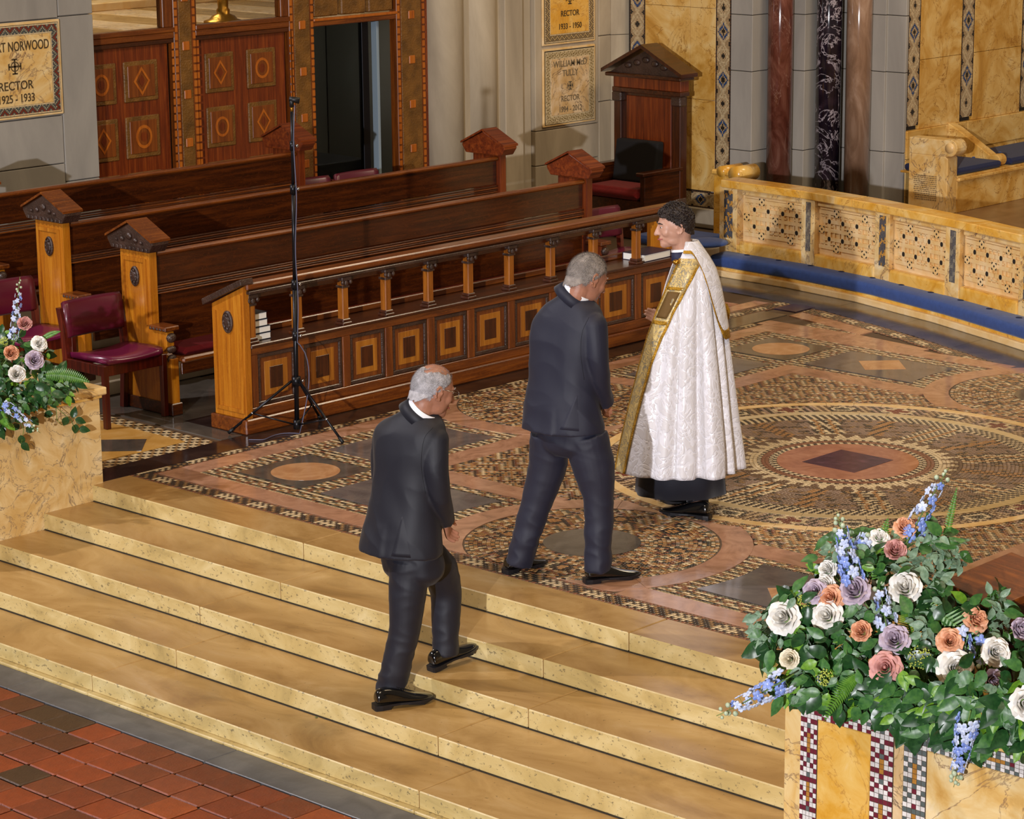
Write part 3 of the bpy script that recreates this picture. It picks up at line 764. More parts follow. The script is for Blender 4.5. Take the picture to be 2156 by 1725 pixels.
# stand-in floor behind the panes, added where the glass reflects the chancel
refl = MB().box(3.4, 9.0, YS + .06, 10.5, 2.135, 2.17).box(3.4, 9.0, 10.4, 10.5, 2.17, 5).build('reflection_floor', MT['siena_carved'], kind='structure')
for k in range(11): MB().box(3.42 + k * .46, 3.83 + k * .46, YS + .08, 10.4, 2.165, 2.173, 0, .002).build('reflection_slab', MT['travertine' if k % 2 else 'siena_cream'], refl)
MB().box(3.4, 9.0, 7.4, 7.7, 2.17, 2.25, 0, .01).build('reflection_step', MT['siena_carved'], refl)
m, nt, b = newmat('pane_glass'); b.inputs['Transmission Weight'].default_value = 1.0; b.inputs['Roughness'].default_value = .02; b.inputs['IOR'].default_value = 1.05
for n_, (x0, x1) in enumerate(((3.47, 4.32), (4.66, 5.60))):
    w_ = MB().box(x0, x1, YS + .0, YS + .006, 2.21, ZT).build('window_%d' % (n_ + 1), MT['pane_glass'], kind='structure')
cnd = MB().lathe([(.0, 2.172), (.17, 2.172), (.17, 2.19), (.12, 2.205), (.10, 2.23), (.055, 2.25), (.06, 2.28), (.045, 2.30), (.05, 2.40), (.065, 2.43), (.04, 2.46), (.045, 2.9), (.0, 2.9)], 5.30, 5.62, 20).build('reflection_candlestick', MT['brass'])  # stand-in candlestick added behind the pane for the one mirrored in the glass
tag(cnd, 'tall turned brass candlestick set behind the pane above the panelled door in place of its reflection', 'candlestick')
cnd = MB().lathe([(.0, 2.172), (.13, 2.172), (.11, 2.20), (.03, 2.24), (.05, 2.27), (.03, 2.32), (.06, 2.42), (.03, 2.5), (.03, 2.8), (.0, 2.8)], 3.66, 5.75, 16).build('bronze_stand', MT['carved_oak'])
tag(cnd, 'dark bronze stand foot behind the leftmost pane next to the stone pier', 'stand')
lamp('pane_floor_light', 'AREA', (4.6, 7.2, 4.4), (4.6, 6.2, 2.1), 55, (1, .93, .82), size=1.2)  # lights the stand-in floor behind the panes

# dark vestibule behind the open glass doorway
vest = MB().box(5.90, 7.9, 7.2, 7.3, 0, 2.13).box(5.86, 5.94, 5.34, 7.2, 0, 2.13).box(7.82, 7.9, 5.34, 7.2, 0, 2.13).box(5.9, 7.9, 5.3, 7.25, .0, .12).box(5.9, 7.9, 5.3, 7.25, 2.12, 2.134).build('vestibule', MT['dark_room'], kind='structure')
plain('vest_wall', '#6a675c', .8)
MB().box(5.95, 6.9, 7.1, 7.19, .13, 2.1).build('wall_panel', MT['vest_wall'], vest); MB().box(6.95, 7.8, 7.05, 7.19, .13, 2.1).build('wall_panel', MT['vest_wall'], vest); MB().box(7.76, 7.81, 5.4, 7.0, .13, 2.1).build('wall_panel', MT['vest_wall'], vest)
lamp('vestibule_fill', 'AREA', (6.9, 5.6, 2.08), (6.9, 7.1, .9), 7, (1, .9, .75), size=.3)  # added fill hidden behind the lintel to lighten the dark doorway
d3 = MB().box(5.98, 6.62, YS + .06, YS + .07, .1, 2.10).build('door_3', MT['mint_glass'], kind='structure')
d3.data.materials.clear(); m, nt, b = newmat('smoked_glass'); b.inputs['Base Color'].default_value = (.55, .60, .62, 1); b.inputs['Transmission Weight'].default_value = 1.0; b.inputs['Roughness'].default_value = .02; b.inputs['IOR'].default_value = 1.15; d3.data.materials.append(m)
plain('door_edge', '#8494a0', .2); MB().box(6.80, 6.83, YS + .05, YS + .12, .1, 2.10, 0, .002).build('door_edge', MT['door_edge'], d3)
MB().box(6.62, 6.70, YS + .05, YS + .10, .1, 2.10, 0, .002).build('door_stile', MT['black_metal'], d3)
cab = MB().box(5.97, 6.70, 5.38, 6.0, .13, .88, 0, .01)
cab = tag(cab.build('black_cabinet', MT['dark_room']), 'low black cabinet inside the dark glass doorway', 'cabinet')

# round shafts and stone wall with two tablets
wl = MB().box(7.55, 9.80, 5.12, 5.5, 0, ZT).build('wall_right', MT['limestone'], kind='structure')
def shaft(parent, name, x, y, r, mat, z0=0, z1=ZT, drums=None):
    drums = drums or [z0, z1]
    for a, b in zip(drums[:-1], drums[1:]):
        MB().lathe([(0, a + .002), (r, a + .002), (r, b - .002), (0, b - .002)], x, y, 36).build(name, MT[mat], parent)
shaft(wl, 'column_drum', 7.55, 5.22, .185, 'limestone'); shaft(wl, 'column_drum', 7.97, 5.22, .20, 'limestone')
blk(wl, 'stone_block', 'limestone', 8.20, 8.44, 5.05, 5.2, 0, ZT); blk(wl, 'stone_block', 'limestone', 8.44, 8.60, 5.10, 5.2, 0, ZT)
for z0, z1 in ((0, .62), (.62, .95), (.95, ZT)): blk(wl, 'stone_block', 'limestone', 8.605, 9.50, 5.05, 5.2, z0 + .003, z1 - .003)
for z0, z1 in ((0, .55), (.55, 1.15), (1.15, 1.78), (1.78, 2.4), (2.4, ZT)):
    blk(wl, 'stone_block', 'limestone', 9.505, 9.68, 5.05, 5.2, z0 + .003, z1 - .003); 
    mb = MB(); mb.prism([(9.68, 5.05), (9.90, 4.92), (9.90, 5.2), (9.68, 5.2)], 'z', z0 + .003, z1 - .003); mb.build('stone_block', MT['limestone'], wl)
tablet('upper yellow-veined tablet with dark mosaic border between the shafts and the wooden stall', 8.69, 9.43, 1.745, 2.5, 'siena', cf_dark, [('RECTOR', 2.03, .075), ('1933 - 1950', 1.91, .075)], (2.17, .05), 'letter_dark')
tablet('lower pale cream tablet with chequered border between the shafts and the wooden stall', 8.69, 9.43, .98, 1.715, 'siena_cream', cf_cream, [('WILLIAM McD', 1.56, .085), ('TULLY', 1.47, .085), ('RECTOR', 1.23, .075), ('1994 - 2012', 1.13, .075)], (1.35, .035), 'letter_grey')

# marble wall facing the nave
XW = 9.80
wb = MB().box(XW + .03, 10.6, 3.45, 4.95, 0, ZT).build('wall_back', MT['joint_dark'], kind='structure')
P_BLUE = np.array(srgb('#35507e'))
def band_mesh(o, u, v, w_, h_, t=.0135, pal=None):
    """mosaic band of linked diamonds on a wall: o corner, u across, v up"""
    o, u, v = Vector(o), Vector(u), Vector(v); q = []; c = []
    nu, nv = max(3, int(round(w_ / t))), int(round(h_ / t)); tu, tv = w_ / nu, h_ / nv
    for i in range(nu):
        for k in range(nv):
            du = abs(i + .5 - nu / 2) / (nu / 2); ph = (k * tv / (w_ * .62)) % 2 - 1; ph = abs(ph)
            e = du + ph
            if i in (0, nu - 1): col = P_DARK if k % 2 else np.array(srgb('#5b3a28'))
            elif abs(e - 1) < .16: col = P_CREAM
            elif e < .28: col = P_DARK
            elif e < .5: col = P_CREAM2
            elif e < .72: col = P_BLUE if (int(k * tv / (w_ * 1.24)) % 2) else P_CREAM
            elif e < 1: col = P_CREAM2
            else: col = P_DARK if e > 1.6 else P_CREAM2 * .9
            a = o + u * (tu * (i + .06)) + v * (tv * (k + .06)); b_ = u * tu * .88; d = v * tv * .88
            q.append([tuple(a), tuple(a + b_), tuple(a + b_ + d), tuple(a + d)]); c.append(jig(col))
    return col_mesh('mosaic_band', q, c)
def band(parent, o, u, v, w_, h_, **k):
    o_ = link('mosaic_band', band_mesh(o, u, v, w_, h_, **k), MT['tessera_wall'], parent); o_['kind'] = 'stuff'; return o_
for y0, y1 in ((3.67, 3.85), (4.72, 4.91)):
    blk(wb, 'mosaic_bed', 'joint_dark', XW, XW + .04, y0, y1, .19, ZT, .0)
    band(wb, (XW - .003, y1, .19 if y0 < 4 else .35), (0, -1, 0), (0, 0, 1), y1 - y0, ZT - .35)
blk(wb, 'mosaic_bed', 'joint_dark', XW, XW + .04, 3.85, 4.72, .19, .35, .0)
q_ = band(wb, (XW - .003, 4.72, .19), (0, 0, 1), (0, -1, 0), .16, .87)
for (a, b_), zs in (((3.853, 4.16), [.355, 1.22, 2.08, ZT]), ((4.164, 4.717), [.355, 1.22, 2.08, ZT])):
    for z0, z1 in zip(zs[:-1], zs[1:]): blk(wb, 'marble_panel', 'siena_wall', XW - .004, XW + .04, a, b_, z0 + .0015, z1 - .0015, .002)
blk(wb, 'stone_base', 'limestone', XW - .03, XW + .04, 3.5, 4.95, 0, .19, .01)

# stepped pier with nook shafts
y_c2 = onx(1693, 200, 10.15).y; y_c3 = onx(1862, 200, 10.55).y; YRW = 2.26
xr = ony(1908, 100, YRW).x
poly = [(XW, 3.665), (XW, 3.42), (10.15, 3.42), (10.15, y_c2), (10.55, y_c2), (10.55, y_c3), (xr - .02, y_c3), (xr - .02, YRW - .01), (xr + .02, YRW - .01), (xr + .02, 3.9), (XW, 3.9)]
zz_ = [0, .78, 1.52, 2.04, 2.7, ZT]
pier = MB().prism([(x + (.008 if x < 11.1 else 0), y + .008) for x, y in poly][::1], 'z', 0, ZT).build('pier', MT['joint_dark'], kind='structure')
for a, b_ in zip(zz_[:-1], zz_[1:]):
    MB().prism(poly, 'z', a + .003, b_ - .003).build('stone_block', MT['greystone'], pier, bevel=.004, seg=1)
def colx(px, X): return onx(px, 200, X).y
for nm, px, X, r, mat, lb in (('marble_column', 1641.5, 10.02, .118, 'red_marble', 'dark red marble'), ('marble_column', 1743.5, 10.32, .118, 'black_marble', 'black white-veined marble'), ('marble_column', 1806.5, 10.44, .118, 'brown_marble', 'brown marble')):
    y = colx(px, X); c = empty('marble_column', (X, y, 0), 0, {'red_marble': 'slender dark red marble column in the stepped grey pier', 'black_marble': 'slender black marble column with white veins in the grey pier', 'brown_marble': 'slender polished brown marble column nearest the yellow marble wall'}[mat], 'column')
    o = MB().lathe([(0, .14), (r, .14), (r, ZT), (0, ZT)], 0, 0, 32).build('shaft', MT[mat], c); o = MB().lathe([(0, 0), (r * 1.5, 0), (r * 1.5, .06), (r * 1.2, .08), (r * 1.35, .11), (r * 1.1, .14), (0, .14)], 0, 0, 32).build('base', MT['greystone'], c)

# marble wall facing the altar space, with a marble seat before it
wm = MB().box(xr + .025, 14, YRW + .03, YRW + .5, 0, ZT).build('wall_altar', MT['joint_dark'], kind='structure')
def xw(px): return ony(px, 100, YRW).x
for a, b_ in ((1911, 1937), (2024, 2050), (2150, 2176)):
    x0, x1 = xw(a), xw(b_); blk(wm, 'mosaic_bed', 'joint_dark', x0, x1, YRW, YRW + .04, 1.02, ZT, .0)
    band(wm, (x0, YRW - .003, 1.02), (1, 0, 0), (0, 0, 1), x1 - x0, ZT - 1.02)
for a, b_ in ((1937, 2024), (2050, 2150), (2176, 2300)):
    x0, x1 = xw(a), xw(b_)
    for z0, z1 in zip([.98, 1.62, 2.3], [1.62, 2.3, ZT]): blk(wm, 'marble_panel', 'siena_wall', x0 + .003, x1 - .003, YRW - .004, YRW + .04, z0 + .002, z1 - .002, .002)
for x0, x1 in ((xr + .01, xr + 1.0), (xr + 1.003, 14)):
    blk(wm, 'marble_panel', 'siena_wall', x0, x1, YRW - .03, YRW + .04, .72, .98, .006)
    blk(wm, 'marble_panel', 'siena_wall', x0, x1, YRW - .02, YRW + .04, .3, .717, .006)
sanc = MB().prism([(8.45, 2.3), (8.2, .8), (7.85, -.4), (7.62, -1.5), (7.62, -4.4), (14, -4.4), (14, YRW + .03), (8.45, YRW + .03)], 'z', 0, .3).build('sanctuary_floor', MT['brown_floor'] if 'brown_floor' in MT else MT['slate_violet'], kind='structure')

XB = 10.34; FB = .3
yb0, yb1 = onx(2004, 400, XB).y, onx(1912, 400, XB).y
seat = empty('marble_bench', (XB, yb0, FB), 0, 'yellow marble seat with scrolled arm and carved inscription on its end', 'bench')
def mp(o): o.matrix_parent_inverse = Matrix.Translation((-XB, -yb0, -FB)); return o
yq = onx(1995, 350, XB).y; zt = onx(1914, 288, XB).z; za = onx(1995, 335, XB).z; zs = ony(2023, 370, yq - .0).z
endw = .16
mp(MB().prism([(yq, FB), (yq, za), (yq + .03, za + .02), (yb1, za + .02), (yb1, FB)], 'x', XB, XB + endw).build('end_slab', MT['siena_pale'], seat, bevel=.008))
# curled arm on top
prof = []
rc = (zt - za) * .46; yc, zc = onx(2000, 315, XB).y, (zt + za) / 2 + .015
prof = [(yb1, za + .018), (yb1, zt), (yc, zt)] + [(yc - rc * math.sin(t), zc + rc * math.cos(t)) for t in np.linspace(.1, PI * 1.05, 10)] + [(yc + .03, za + .018)]
mp(MB().prism(prof, 'x', XB, XB + endw).build('arm_scroll', MT['siena_pale'], seat, bevel=.008))
mp(MB().lathe([(0, -.01), (rc * .62, -.01), (rc * .62, endw + .02), (0, endw + .02)], 0, 0, 16).build('scroll_eye', MT['siena_carved'], seat)).rotation_euler = (0, 0, 0)
seat.children[-1].matrix_parent_inverse = Matrix.Translation((0, yc - yb0, zc - FB)) @ Matrix.Rotation(PI / 2, 4, 'Y')
plain('inscription', '#8f7650', .7, bump=1.0, bscale=160, var=.5)
ys0, ys1 = onx(1973, 380, XB).y, onx(1924, 380, XB).y; z0_, z1_ = onx(1940, 420, XB).z, onx(1940, 366, XB).z
lt = MB(); nz = 13
for k in range(nz):
    z = z0_ + (z1_ - z0_) * k / nz; y = ys0 + .004
    while y < ys1 - .01:
        w_ = random.uniform(.008, .03); lt.box(XB - .0022, XB + .001, y, min(y + w_, ys1), z, z + .009); y += w_ + .006
o = mp(lt.build('inscription', MT['inscription'], seat)); o['kind'] = 'stuff'
mp(MB().box(XB + endw, 13.8, yq, yq + .06, FB, zs - .05, 0, .004).build('seat_front', MT['siena_wall'], seat))
mp(MB().box(XB + endw, 13.8, yq - .025, yq + .10, zs - .05, zs - .018, 0, .008).build('seat_moulding', MT['siena_wall'], seat))
mp(MB().box(XB + endw, 13.8, yq - .0, YRW - .035, zs - .02, zs, 0, .004).build('seat_slab', MT['siena_wall'], seat))
# middle curled divider
xd = ony(2095, 330, yq + .1).x
pr_ = [(YRW - .03, zs), (YRW - .03, zs + .36), (YRW - .12, zs + .32), (yq + .16, zs + .10)] + [(yq + .10 - .055 * math.sin(t), zs + .055 + .055 * math.cos(t)) for t in np.linspace(.0, PI, 8)]
mp(MB().prism(pr_, 'x', xd, xd + .12).build('divider', MT['siena_wall'], seat, bevel=.008))
for x0, x1, lb in ((XB + endw + .01, xd - .01, 'dark blue seat cushion between the marble arm and the curled divider'), (xd + .14, 13.5, 'dark blue seat cushion beyond the curled divider of the marble seat')):
    c = MB().box(x0, x1, yq + .01, YRW - .06, zs + .001, zs + .065, 0, .02).build('seat_cushion', MT['velvet_navy'], bevel=.015, seg=3); tag(c, lb, 'cushion', 'blue cushions on the marble seat')
    for k in range(4 if x1 > 12 else 2):
        MB().ball((x0 + .3 + k * .45, (yq + YRW) / 2, zs + .064), (.018, .018, .006), 8, 5).build('tuft', MT['velvet_blue'], c)

# scrolled end of a second marble seat behind the rail's left end
x9, y9 = 9.25, onx(1545, 370, 9.25).y
s2 = empty('marble_scroll', (x9, y9, 0), 0, 'low yellow marble scroll end showing above the left end of the rail', 'bench')
zt9 = onx(1545, 345, x9).z
mb = MB(); mb.box(x9 - .10, x9 + .10, y9 - .16, y9 + .16, 0, zt9 - .10, 0, .01); mb.box(x9 - .13, x9 + .13, y9 - .18, y9 + .17, zt9 - .10, zt9 - .05, 0, .015)
mb.tube([(x9 - .14, y9 - .12, zt9 - .075), (x9 + .14, y9 - .12, zt9 - .075)], .075, 20); mb.tube([(x9 - .14, y9 + .04, zt9 - .06), (x9 + .14, y9 + .04, zt9 - .06)], .05, 16)
o = mb.build('scroll', MT['siena'], s2); o.matrix_parent_inverse = Matrix.Translation((-x9, -y9, 0))

# ---------------------------------------------------------------- altar rail, kneeler
RAILP = [(-4.2, 6.05), (-3.0, 6.55), (-1.9, 7.02), (-1.1, 7.35), (-.25, 7.64), (.7, 7.91), (1.5, 8.06), (2.42, 8.13)]
def rail_x(y): return float(np.interp(y, [a for a, b in RAILP], [b for a, b in RAILP]))
def curve_box(y0, y1, off0, off1, z0, z1, n=1, xf=rail_x):
    """a bar that follows the rail's bend; off is measured away from the nave"""
    mb = MB(); ys_ = sorted(set([y0, y1] + [a for a, b in RAILP if y0 < a < y1] + list(np.linspace(y0, y1, n + 1)))); rings = []
    for y in ys_:
        rings.append([(xf(y) + off0, y, z0), (xf(y) + off1, y, z0), (xf(y) + off1, y, z1), (xf(y) + off0, y, z1)])
    mb.loft(rings, smooth=False); return mb
def ypx(px): return 2.42 - (px - 1521) * .00553
rail = empty('altar_rail', (8.1, 2.4, 0), 0, 'curved yellow marble altar rail with carved pierced panels', 'railing')
def rp(o): o.matrix_parent_inverse = Matrix.Translation((-8.1, -2.4, 0)); return o
for a, b_ in ((-1.62, -.6), (-.597, .9), (.903, 2.42)):
    rp(curve_box(a, b_, -.02, .20, .735, .80).build('coping', MT['siena'], rail, bevel=.006))
    rp(curve_box(a, b_, -.0, .17, 0, .25).build('base_course', MT['siena'], rail, bevel=.006))
rp(curve_box(-1.62, 2.42, .09, .15, .24, .74).build('back_slab', MT['siena_carved'], rail))
strips = [(2.39, 2.29), (1.455, 1.395), (.58, .50), (-.265, -.335), (-1.13, -1.20), (-1.51, -1.57)]
panels = [(2.215, 1.50), (1.35, .63), (.45, -.22), (-.39, -1.07)]
plain('hole_dark', '#1c130a', .9)
for n_, (a, b_) in enumerate(strips):
    wl_ = (a + .055, b_ - .045)
    rp(curve_box(wl_[1], wl_[0], -.004, .12, .155, .738).build('post', MT['siena_pale'], rail, bevel=.004))
    q = []; c = []; t = .0125; nn = max(3, int((a - b_) / t)); nz_ = int(.42 / t)
    for i in range(nn):
        for k in range(nz_):
            y = a - (a - b_) * (i + .5) / nn; z = .30 + t * (k + .5); h = t * .46; X0, X1 = rail_x(y + h) - .007, rail_x(y - h) - .007
            q.append([(X0, y + h, z - h), (X1, y - h, z - h), (X1, y - h, z + h), (X0, y + h, z + h)])
            s_ = math.sin(z * 60 + 5 * math.sin(i * 1.7 + n_)) + RNG.uniform(-.6, .6)
            c.append(jig(np.array(srgb('#3a4354')) if s_ < .45 else (np.array(srgb('#c08a3a')) if n_ % 2 == 0 else np.array(srgb('#6e6f6c')))))
    o = rp(link('mosaic_strip', col_mesh('mosaic_strip', q, c), MT['tessera_wall'], rail)); o['kind'] = 'stuff'
for n_, (a, b_) in enumerate(panels):
    pan = rp(curve_box(b_, a, .055, .10, .285, .70).build('carved_panel', MT['siena_carved'], rail))
    rp(curve_box(b_, a, .03, .09, .685, .735).build('panel_moulding', MT['siena_pale'], rail, bevel=.008))
    mb = curve_box(b_, a, -.012, .10, .16, .285); rp(mb.build('panel_sill', MT['siena'], rail, bevel=.02, seg=3))
    W_ = a - b_; H_ = .385
    def PT(u, v, d):
        y = a - u * W_; return (rail_x(y) + .055 - d, y, .690 - v * H_)
    hb = MB(); hl = MB()
    def bar(u0, v0, u1, v1, w_=.032, d=.018):
        wu, wv = w_ / W_ / 2, w_ / H_ / 2; u0, u1 = sorted((u0, u1)); v0, v1 = sorted((v0, v1))
        if u1 - u0 > v1 - v0: v0 -= wv; v1 += wv
        else: u0 -= wu; u1 += wu
        vs = [PT(u, v, dd) for dd in (-.001, d) for (u, v) in ((u0, v0), (u1, v0), (u1, v1), (u0, v1))]
        hb.add(vs, [(4, 7, 6, 5), (0, 1, 5, 4), (1, 2, 6, 5), (2, 3, 7, 6), (3, 0, 4, 7)])
    rv = [.12, .5, .88]; hv = [.31, .69]
    for v in rv: bar(.03, v, .97, v)
    ros = [(.32, .12), (.78, .12), (.08, .5), (.54, .5), (.97, .5), (.32, .88), (.78, .88)]; hol = [(.2, .31), (.42, .31), (.65, .31), (.87, .31), (.2, .69), (.42, .69), (.65, .69), (.87, .69)]
    for u, v in hol:
        bar(u - .10, v, u + .12, v); bar(u, v - .15, u, v + .15)
        vs = [PT(u + .024 * math.cos(t), v + .052 * math.sin(t), .0205) for t in np.linspace(0, 2 * PI, 13)[:-1]]; hl.add(vs, [list(range(12))[::-1]])
    for u, v in ros:
        du, dv = .050, .085
        vs = [PT(u + x * du, v + y * dv, .0215) for x, y in ((-1, -1), (1, -1), (1, 1), (-1, 1))] + [PT(u + x * du, v + y * dv, 0) for x, y in ((-1, -1), (1, -1), (1, 1), (-1, 1))]
        hb.add(vs, [(0, 3, 2, 1), (0, 1, 5, 4), (1, 2, 6, 5), (2, 3, 7, 6), (3, 0, 4, 7)])
        for sx, sy in ((-1, -1), (1, -1), (1, 1), (-1, 1)):
            hl.add([PT(u + sx * du * .88, v + sy * dv * .88, .0230), PT(u + sx * du * .30, v + sy * dv * .88, .0230), PT(u + sx * du * .88, v + sy * dv * .30, .0230)], [(0, 1, 2), (2, 1, 0)])
        hl.add([PT(u + .012 * math.cos(t), v + .025 * math.sin(t), .0230) for t in np.linspace(0, 2 * PI, 9)[:-1]], [list(range(8))[::-1]])
    for v0_, v1_ in ((.12, .31), (.31, .5), (.5, .69), (.69, .88)):
        for u in (.12, .28, .36, .5, .58, .73, .82): bar(u, v0_ + .03, u, v1_ - .02, .012, .014)
    for u0, u1 in ((.04, .26), (.38, .7), (.83, .97)):
        for v in (.05, .2, .42, .8): bar(u0, v, u1, v, .012, .014)
    rp(hb.build('interlace', MT['siena_carved'], rail))['kind'] = 'stuff'; rp(hl.build('piercings', MT['hole_dark'], rail))['kind'] = 'stuff'
kn = curve_box(-1.75, 2.6, 0, .40, 0, .055, xf=bench_x).build('kneeler_step', MT['siena_carved'], kind='structure', bevel=.008)
curve_box(-1.75, 2.6, .03, .40, .05, .082, xf=bench_x).build('step_moulding', MT['siena'], kn, bevel=.01)
def cushion(y0, y1, x_off, z0, label, n=12, dep=.30):
    cs = [(-.0, .008), (-.006, .02), (-.007, .05), (-.002, .068), (.012, .078), (dep * .5, .086), (dep - .02, .08), (dep, .07), (dep, .0), (.008, .0)]
    ys_ = [y0, y0 + .015] + list(np.linspace(y0 + .04, y1 - .04, n)) + [y1 - .015, y1]; rings = []
    for i, y in enumerate(ys_):
        s_ = .75 if i in (0, len(ys_) - 1) else (.93 if i in (1, len(ys_) - 2) else 1)
        rings.append([(bench_x(y) + x_off + (dx - dep / 2) * (s_ * .3 + .7) + dep / 2, y, z0 + .045 + (dz * (1.22 if dz > .03 else 1) - .045) * s_) for dx, dz in cs])
    o = MB().loft(rings).build('kneeling_cushion', MT['velvet_blue']); tag(o, label, 'cushion')
    y = y1 - .3
    while y > y0 + .15:
        MB().ball((bench_x(y) + x_off + dep * .5, y, z0 + .106), (.02, .03, .005), 8, 5).build('tuft', MT['hole_blue'] if 'hole_blue' in MT else MT['velvet_blue'], o); y -= .36
    return o
cushion(-1.52, 2.38, .015, .082, 'long blue kneeling cushion in front of the marble altar rail', 18)
o = MB().box(8.0, 8.5, 2.62, 3.35, .0, .17, 0, .02).build('kneeler_block', MT['limestone']); tag(o, 'low stone block under the far blue cushions left of the altar rail', 'block')
o = MB().box(7.95, 8.5, 2.64, 3.3, .172, .25, 0, .02).build('blue_cushion', MT['velvet_blue'], bevel=.015, seg=3); tag(o, 'square blue cushion nearest the left end of the altar rail', 'cushion')
c_ = onz(1488, 512, .28); o = MB().ball((c_.x, c_.y, .285), (.19, .19, .035), 20, 8).build('round_cushion', MT['velvet_blue']); tag(o, 'round blue cushion lying on the square cushion behind the cleric', 'cushion')
# ================================================================== choir furniture
# low platforms that lift the second and third pew
plat = MB().box(1.46, 7.2, 2.62, 5.04, 0, .10, 0, .006).build('choir_platform', MT['limestone'], kind='structure')
MB().box(1.46, 7.2, 3.56, 5.04, .10, .20, 0, .006).build('platform_step', MT['limestone'], plat)

def prism_obj(name, poly, axis, a0, a1, mat, parent, bevel=.004, label=None):
    return MB().prism(poly, axis, a0, a1).build(name, MT[mat], parent, label, bevel=bevel)
def rosette(name, x, y, z, ry, rz, parent, mat='carved_oak'):
    """carved round boss on a face that looks towards the nave"""
    mb = MB(); n = 22
    rings = []
    for s_, d in ((1, 0), (1, .010), (.86, .016), (.8, .010), (.55, .012), (.4, .02), (.15, .022)):
        rings.append([(x - d, y + ry * s_ * math.cos(t) * (1 + (.06 * math.sin(8 * t) if s_ < .8 else 0)), z + rz * s_ * math.sin(t) * (1 + (.06 * math.sin(8 * t) if s_ < .8 else 0))) for t in np.linspace(0, 2 * PI, n + 1)[:-1]])
    mb.loft(rings, smooth=False); o = mb.build(name, MT[mat], parent)
    for k in range(7):
        a = 2 * PI * k / 7
        MB().ball((x - .016, y + ry * .6 * math.cos(a), z + rz * .6 * math.sin(a)), (.007, ry * .17, rz * .17), 8, 5).build('carved_leaf', MT[mat], o)
    return o
def pew(label, yp, zf, x0, x1, left=True):
    """yp: front face of the end posts; x0..x1 along the choir"""
    t = empty('choir_pew', ((x0 + x1) / 2, yp, zf), 0, label, 'pew', 'long oak pews in the choir')
    inv = Matrix.Translation((-(x0 + x1) / 2, -yp, -zf))
    def K(o): o.matrix_parent_inverse = inv; return o
    for side, xa, xb in (('l', x0, x0 + .065), ('r', x1 - .065, x1)):
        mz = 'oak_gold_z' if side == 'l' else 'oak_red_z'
        poly = [(yp + .31, zf), (yp + .31, zf + 1.10), (yp, zf + 1.10), (yp, zf + .58), (yp - .15, zf + .57), (yp - .15, zf + .47), (yp - .11, zf + .43), (yp - .14, zf + .40), (yp - .19, zf + .39), (yp - .19, zf)]
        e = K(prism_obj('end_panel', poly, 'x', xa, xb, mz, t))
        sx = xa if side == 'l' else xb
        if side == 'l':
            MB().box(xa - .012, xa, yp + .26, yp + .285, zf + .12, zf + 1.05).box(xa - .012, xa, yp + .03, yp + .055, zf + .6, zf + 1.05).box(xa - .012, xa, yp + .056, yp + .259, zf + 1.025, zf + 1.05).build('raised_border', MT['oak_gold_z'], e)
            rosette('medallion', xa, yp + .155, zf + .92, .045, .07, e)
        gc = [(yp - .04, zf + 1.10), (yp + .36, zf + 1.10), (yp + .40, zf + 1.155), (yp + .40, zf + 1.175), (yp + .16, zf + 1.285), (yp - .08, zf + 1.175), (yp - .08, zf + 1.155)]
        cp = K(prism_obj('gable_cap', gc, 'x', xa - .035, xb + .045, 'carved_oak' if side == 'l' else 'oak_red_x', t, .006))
        for (ya, za), (yb_, zb) in (((yp - .085, zf + 1.175), (yp + .16, zf + 1.292)), ((yp + .405, zf + 1.175), (yp + .16, zf + 1.292))):
            mb = MB(); mb.add([(xx, y, z + dz) for xx in (xa - .05, xb + .055) for (y, z) in ((ya, za), (yb_, zb)) for dz in (0, .016)], [(0, 2, 3, 1), (4, 5, 7, 6), (0, 1, 5, 4), (2, 6, 7, 3), (1, 3, 7, 5), (0, 4, 6, 2)])
            mb.build('roof_board', MT['oak_mid_x' if side == 'l' else 'oak_red_x'], cp)
        if side == 'l':
            for k in range(9): MB().box(xa - .047, xa - .03, yp - .035 + k * .044, yp - .012 + k * .044, zf + 1.105, zf + 1.13, 0, .004).build('dentil', MT['carved_oak'], cp)
            for k, (dy, dz, r) in enumerate(((.16, 1.20, .032), (.09, 1.175, .022), (.23, 1.175, .022), (.03, 1.165, .014), (.29, 1.165, .014))):
                MB().ball((xa - .04, yp + dy, zf + dz), (.014, r, r * .8), 9, 6).build('carved_leaf', MT['carved_oak'], cp)
        ar = K(MB().box(xa - .03, xb + .03, yp - .175, yp + .0, zf + .578, zf + .61, 0, .006).build('arm_cap', MT['oak_mid_y'], t))
        if side == 'l':
            for k in range(5): MB().box(xa - .036, xa - .02, yp - .165 + k * .034, yp - .147 + k * .034, zf + .582, zf + .6, 0, .004).build('dentil', MT['carved_oak'], ar)
        for zc, r in ((.53, .034), (.45, .026), (.385, .032)): K(MB().ball((0, 0, 0), (.04, r * .8, r), 10, 6).build('arm_scroll', MT['carved_oak'], t)).location = ((xa + xb) / 2 - (x0 + x1) / 2 * 0, yp - .16, zf + zc)
        K(MB().box(xa - .015, xb + .015, yp - .20, yp + .325, zf, zf + .085, 0, .006).build('plinth', MT['oak_dark_x'], t))
    xi0, xi1 = x0 + .066, x1 - .066
    def bd(name, mat, y0, y1, z0, z1, bev=.004): return K(MB().box(xi0, xi1, y0, y1, zf + z0, zf + z1, 0, bev).build(name, MT[mat], t))
    bd('back_rail', 'oak_mid_x', yp + .015, yp + .075, 1.055, 1.09, .012)
    bd('back_board', 'oak_dark_x', yp + .045, yp + .07, .86, 1.06)
    for k in range(4): bd('bead', 'oak_mid_x' if k % 2 == 0 else 'oak_dark_x', yp + .028, yp + .06, .795 + k * .016, .806 + k * .016, .003)
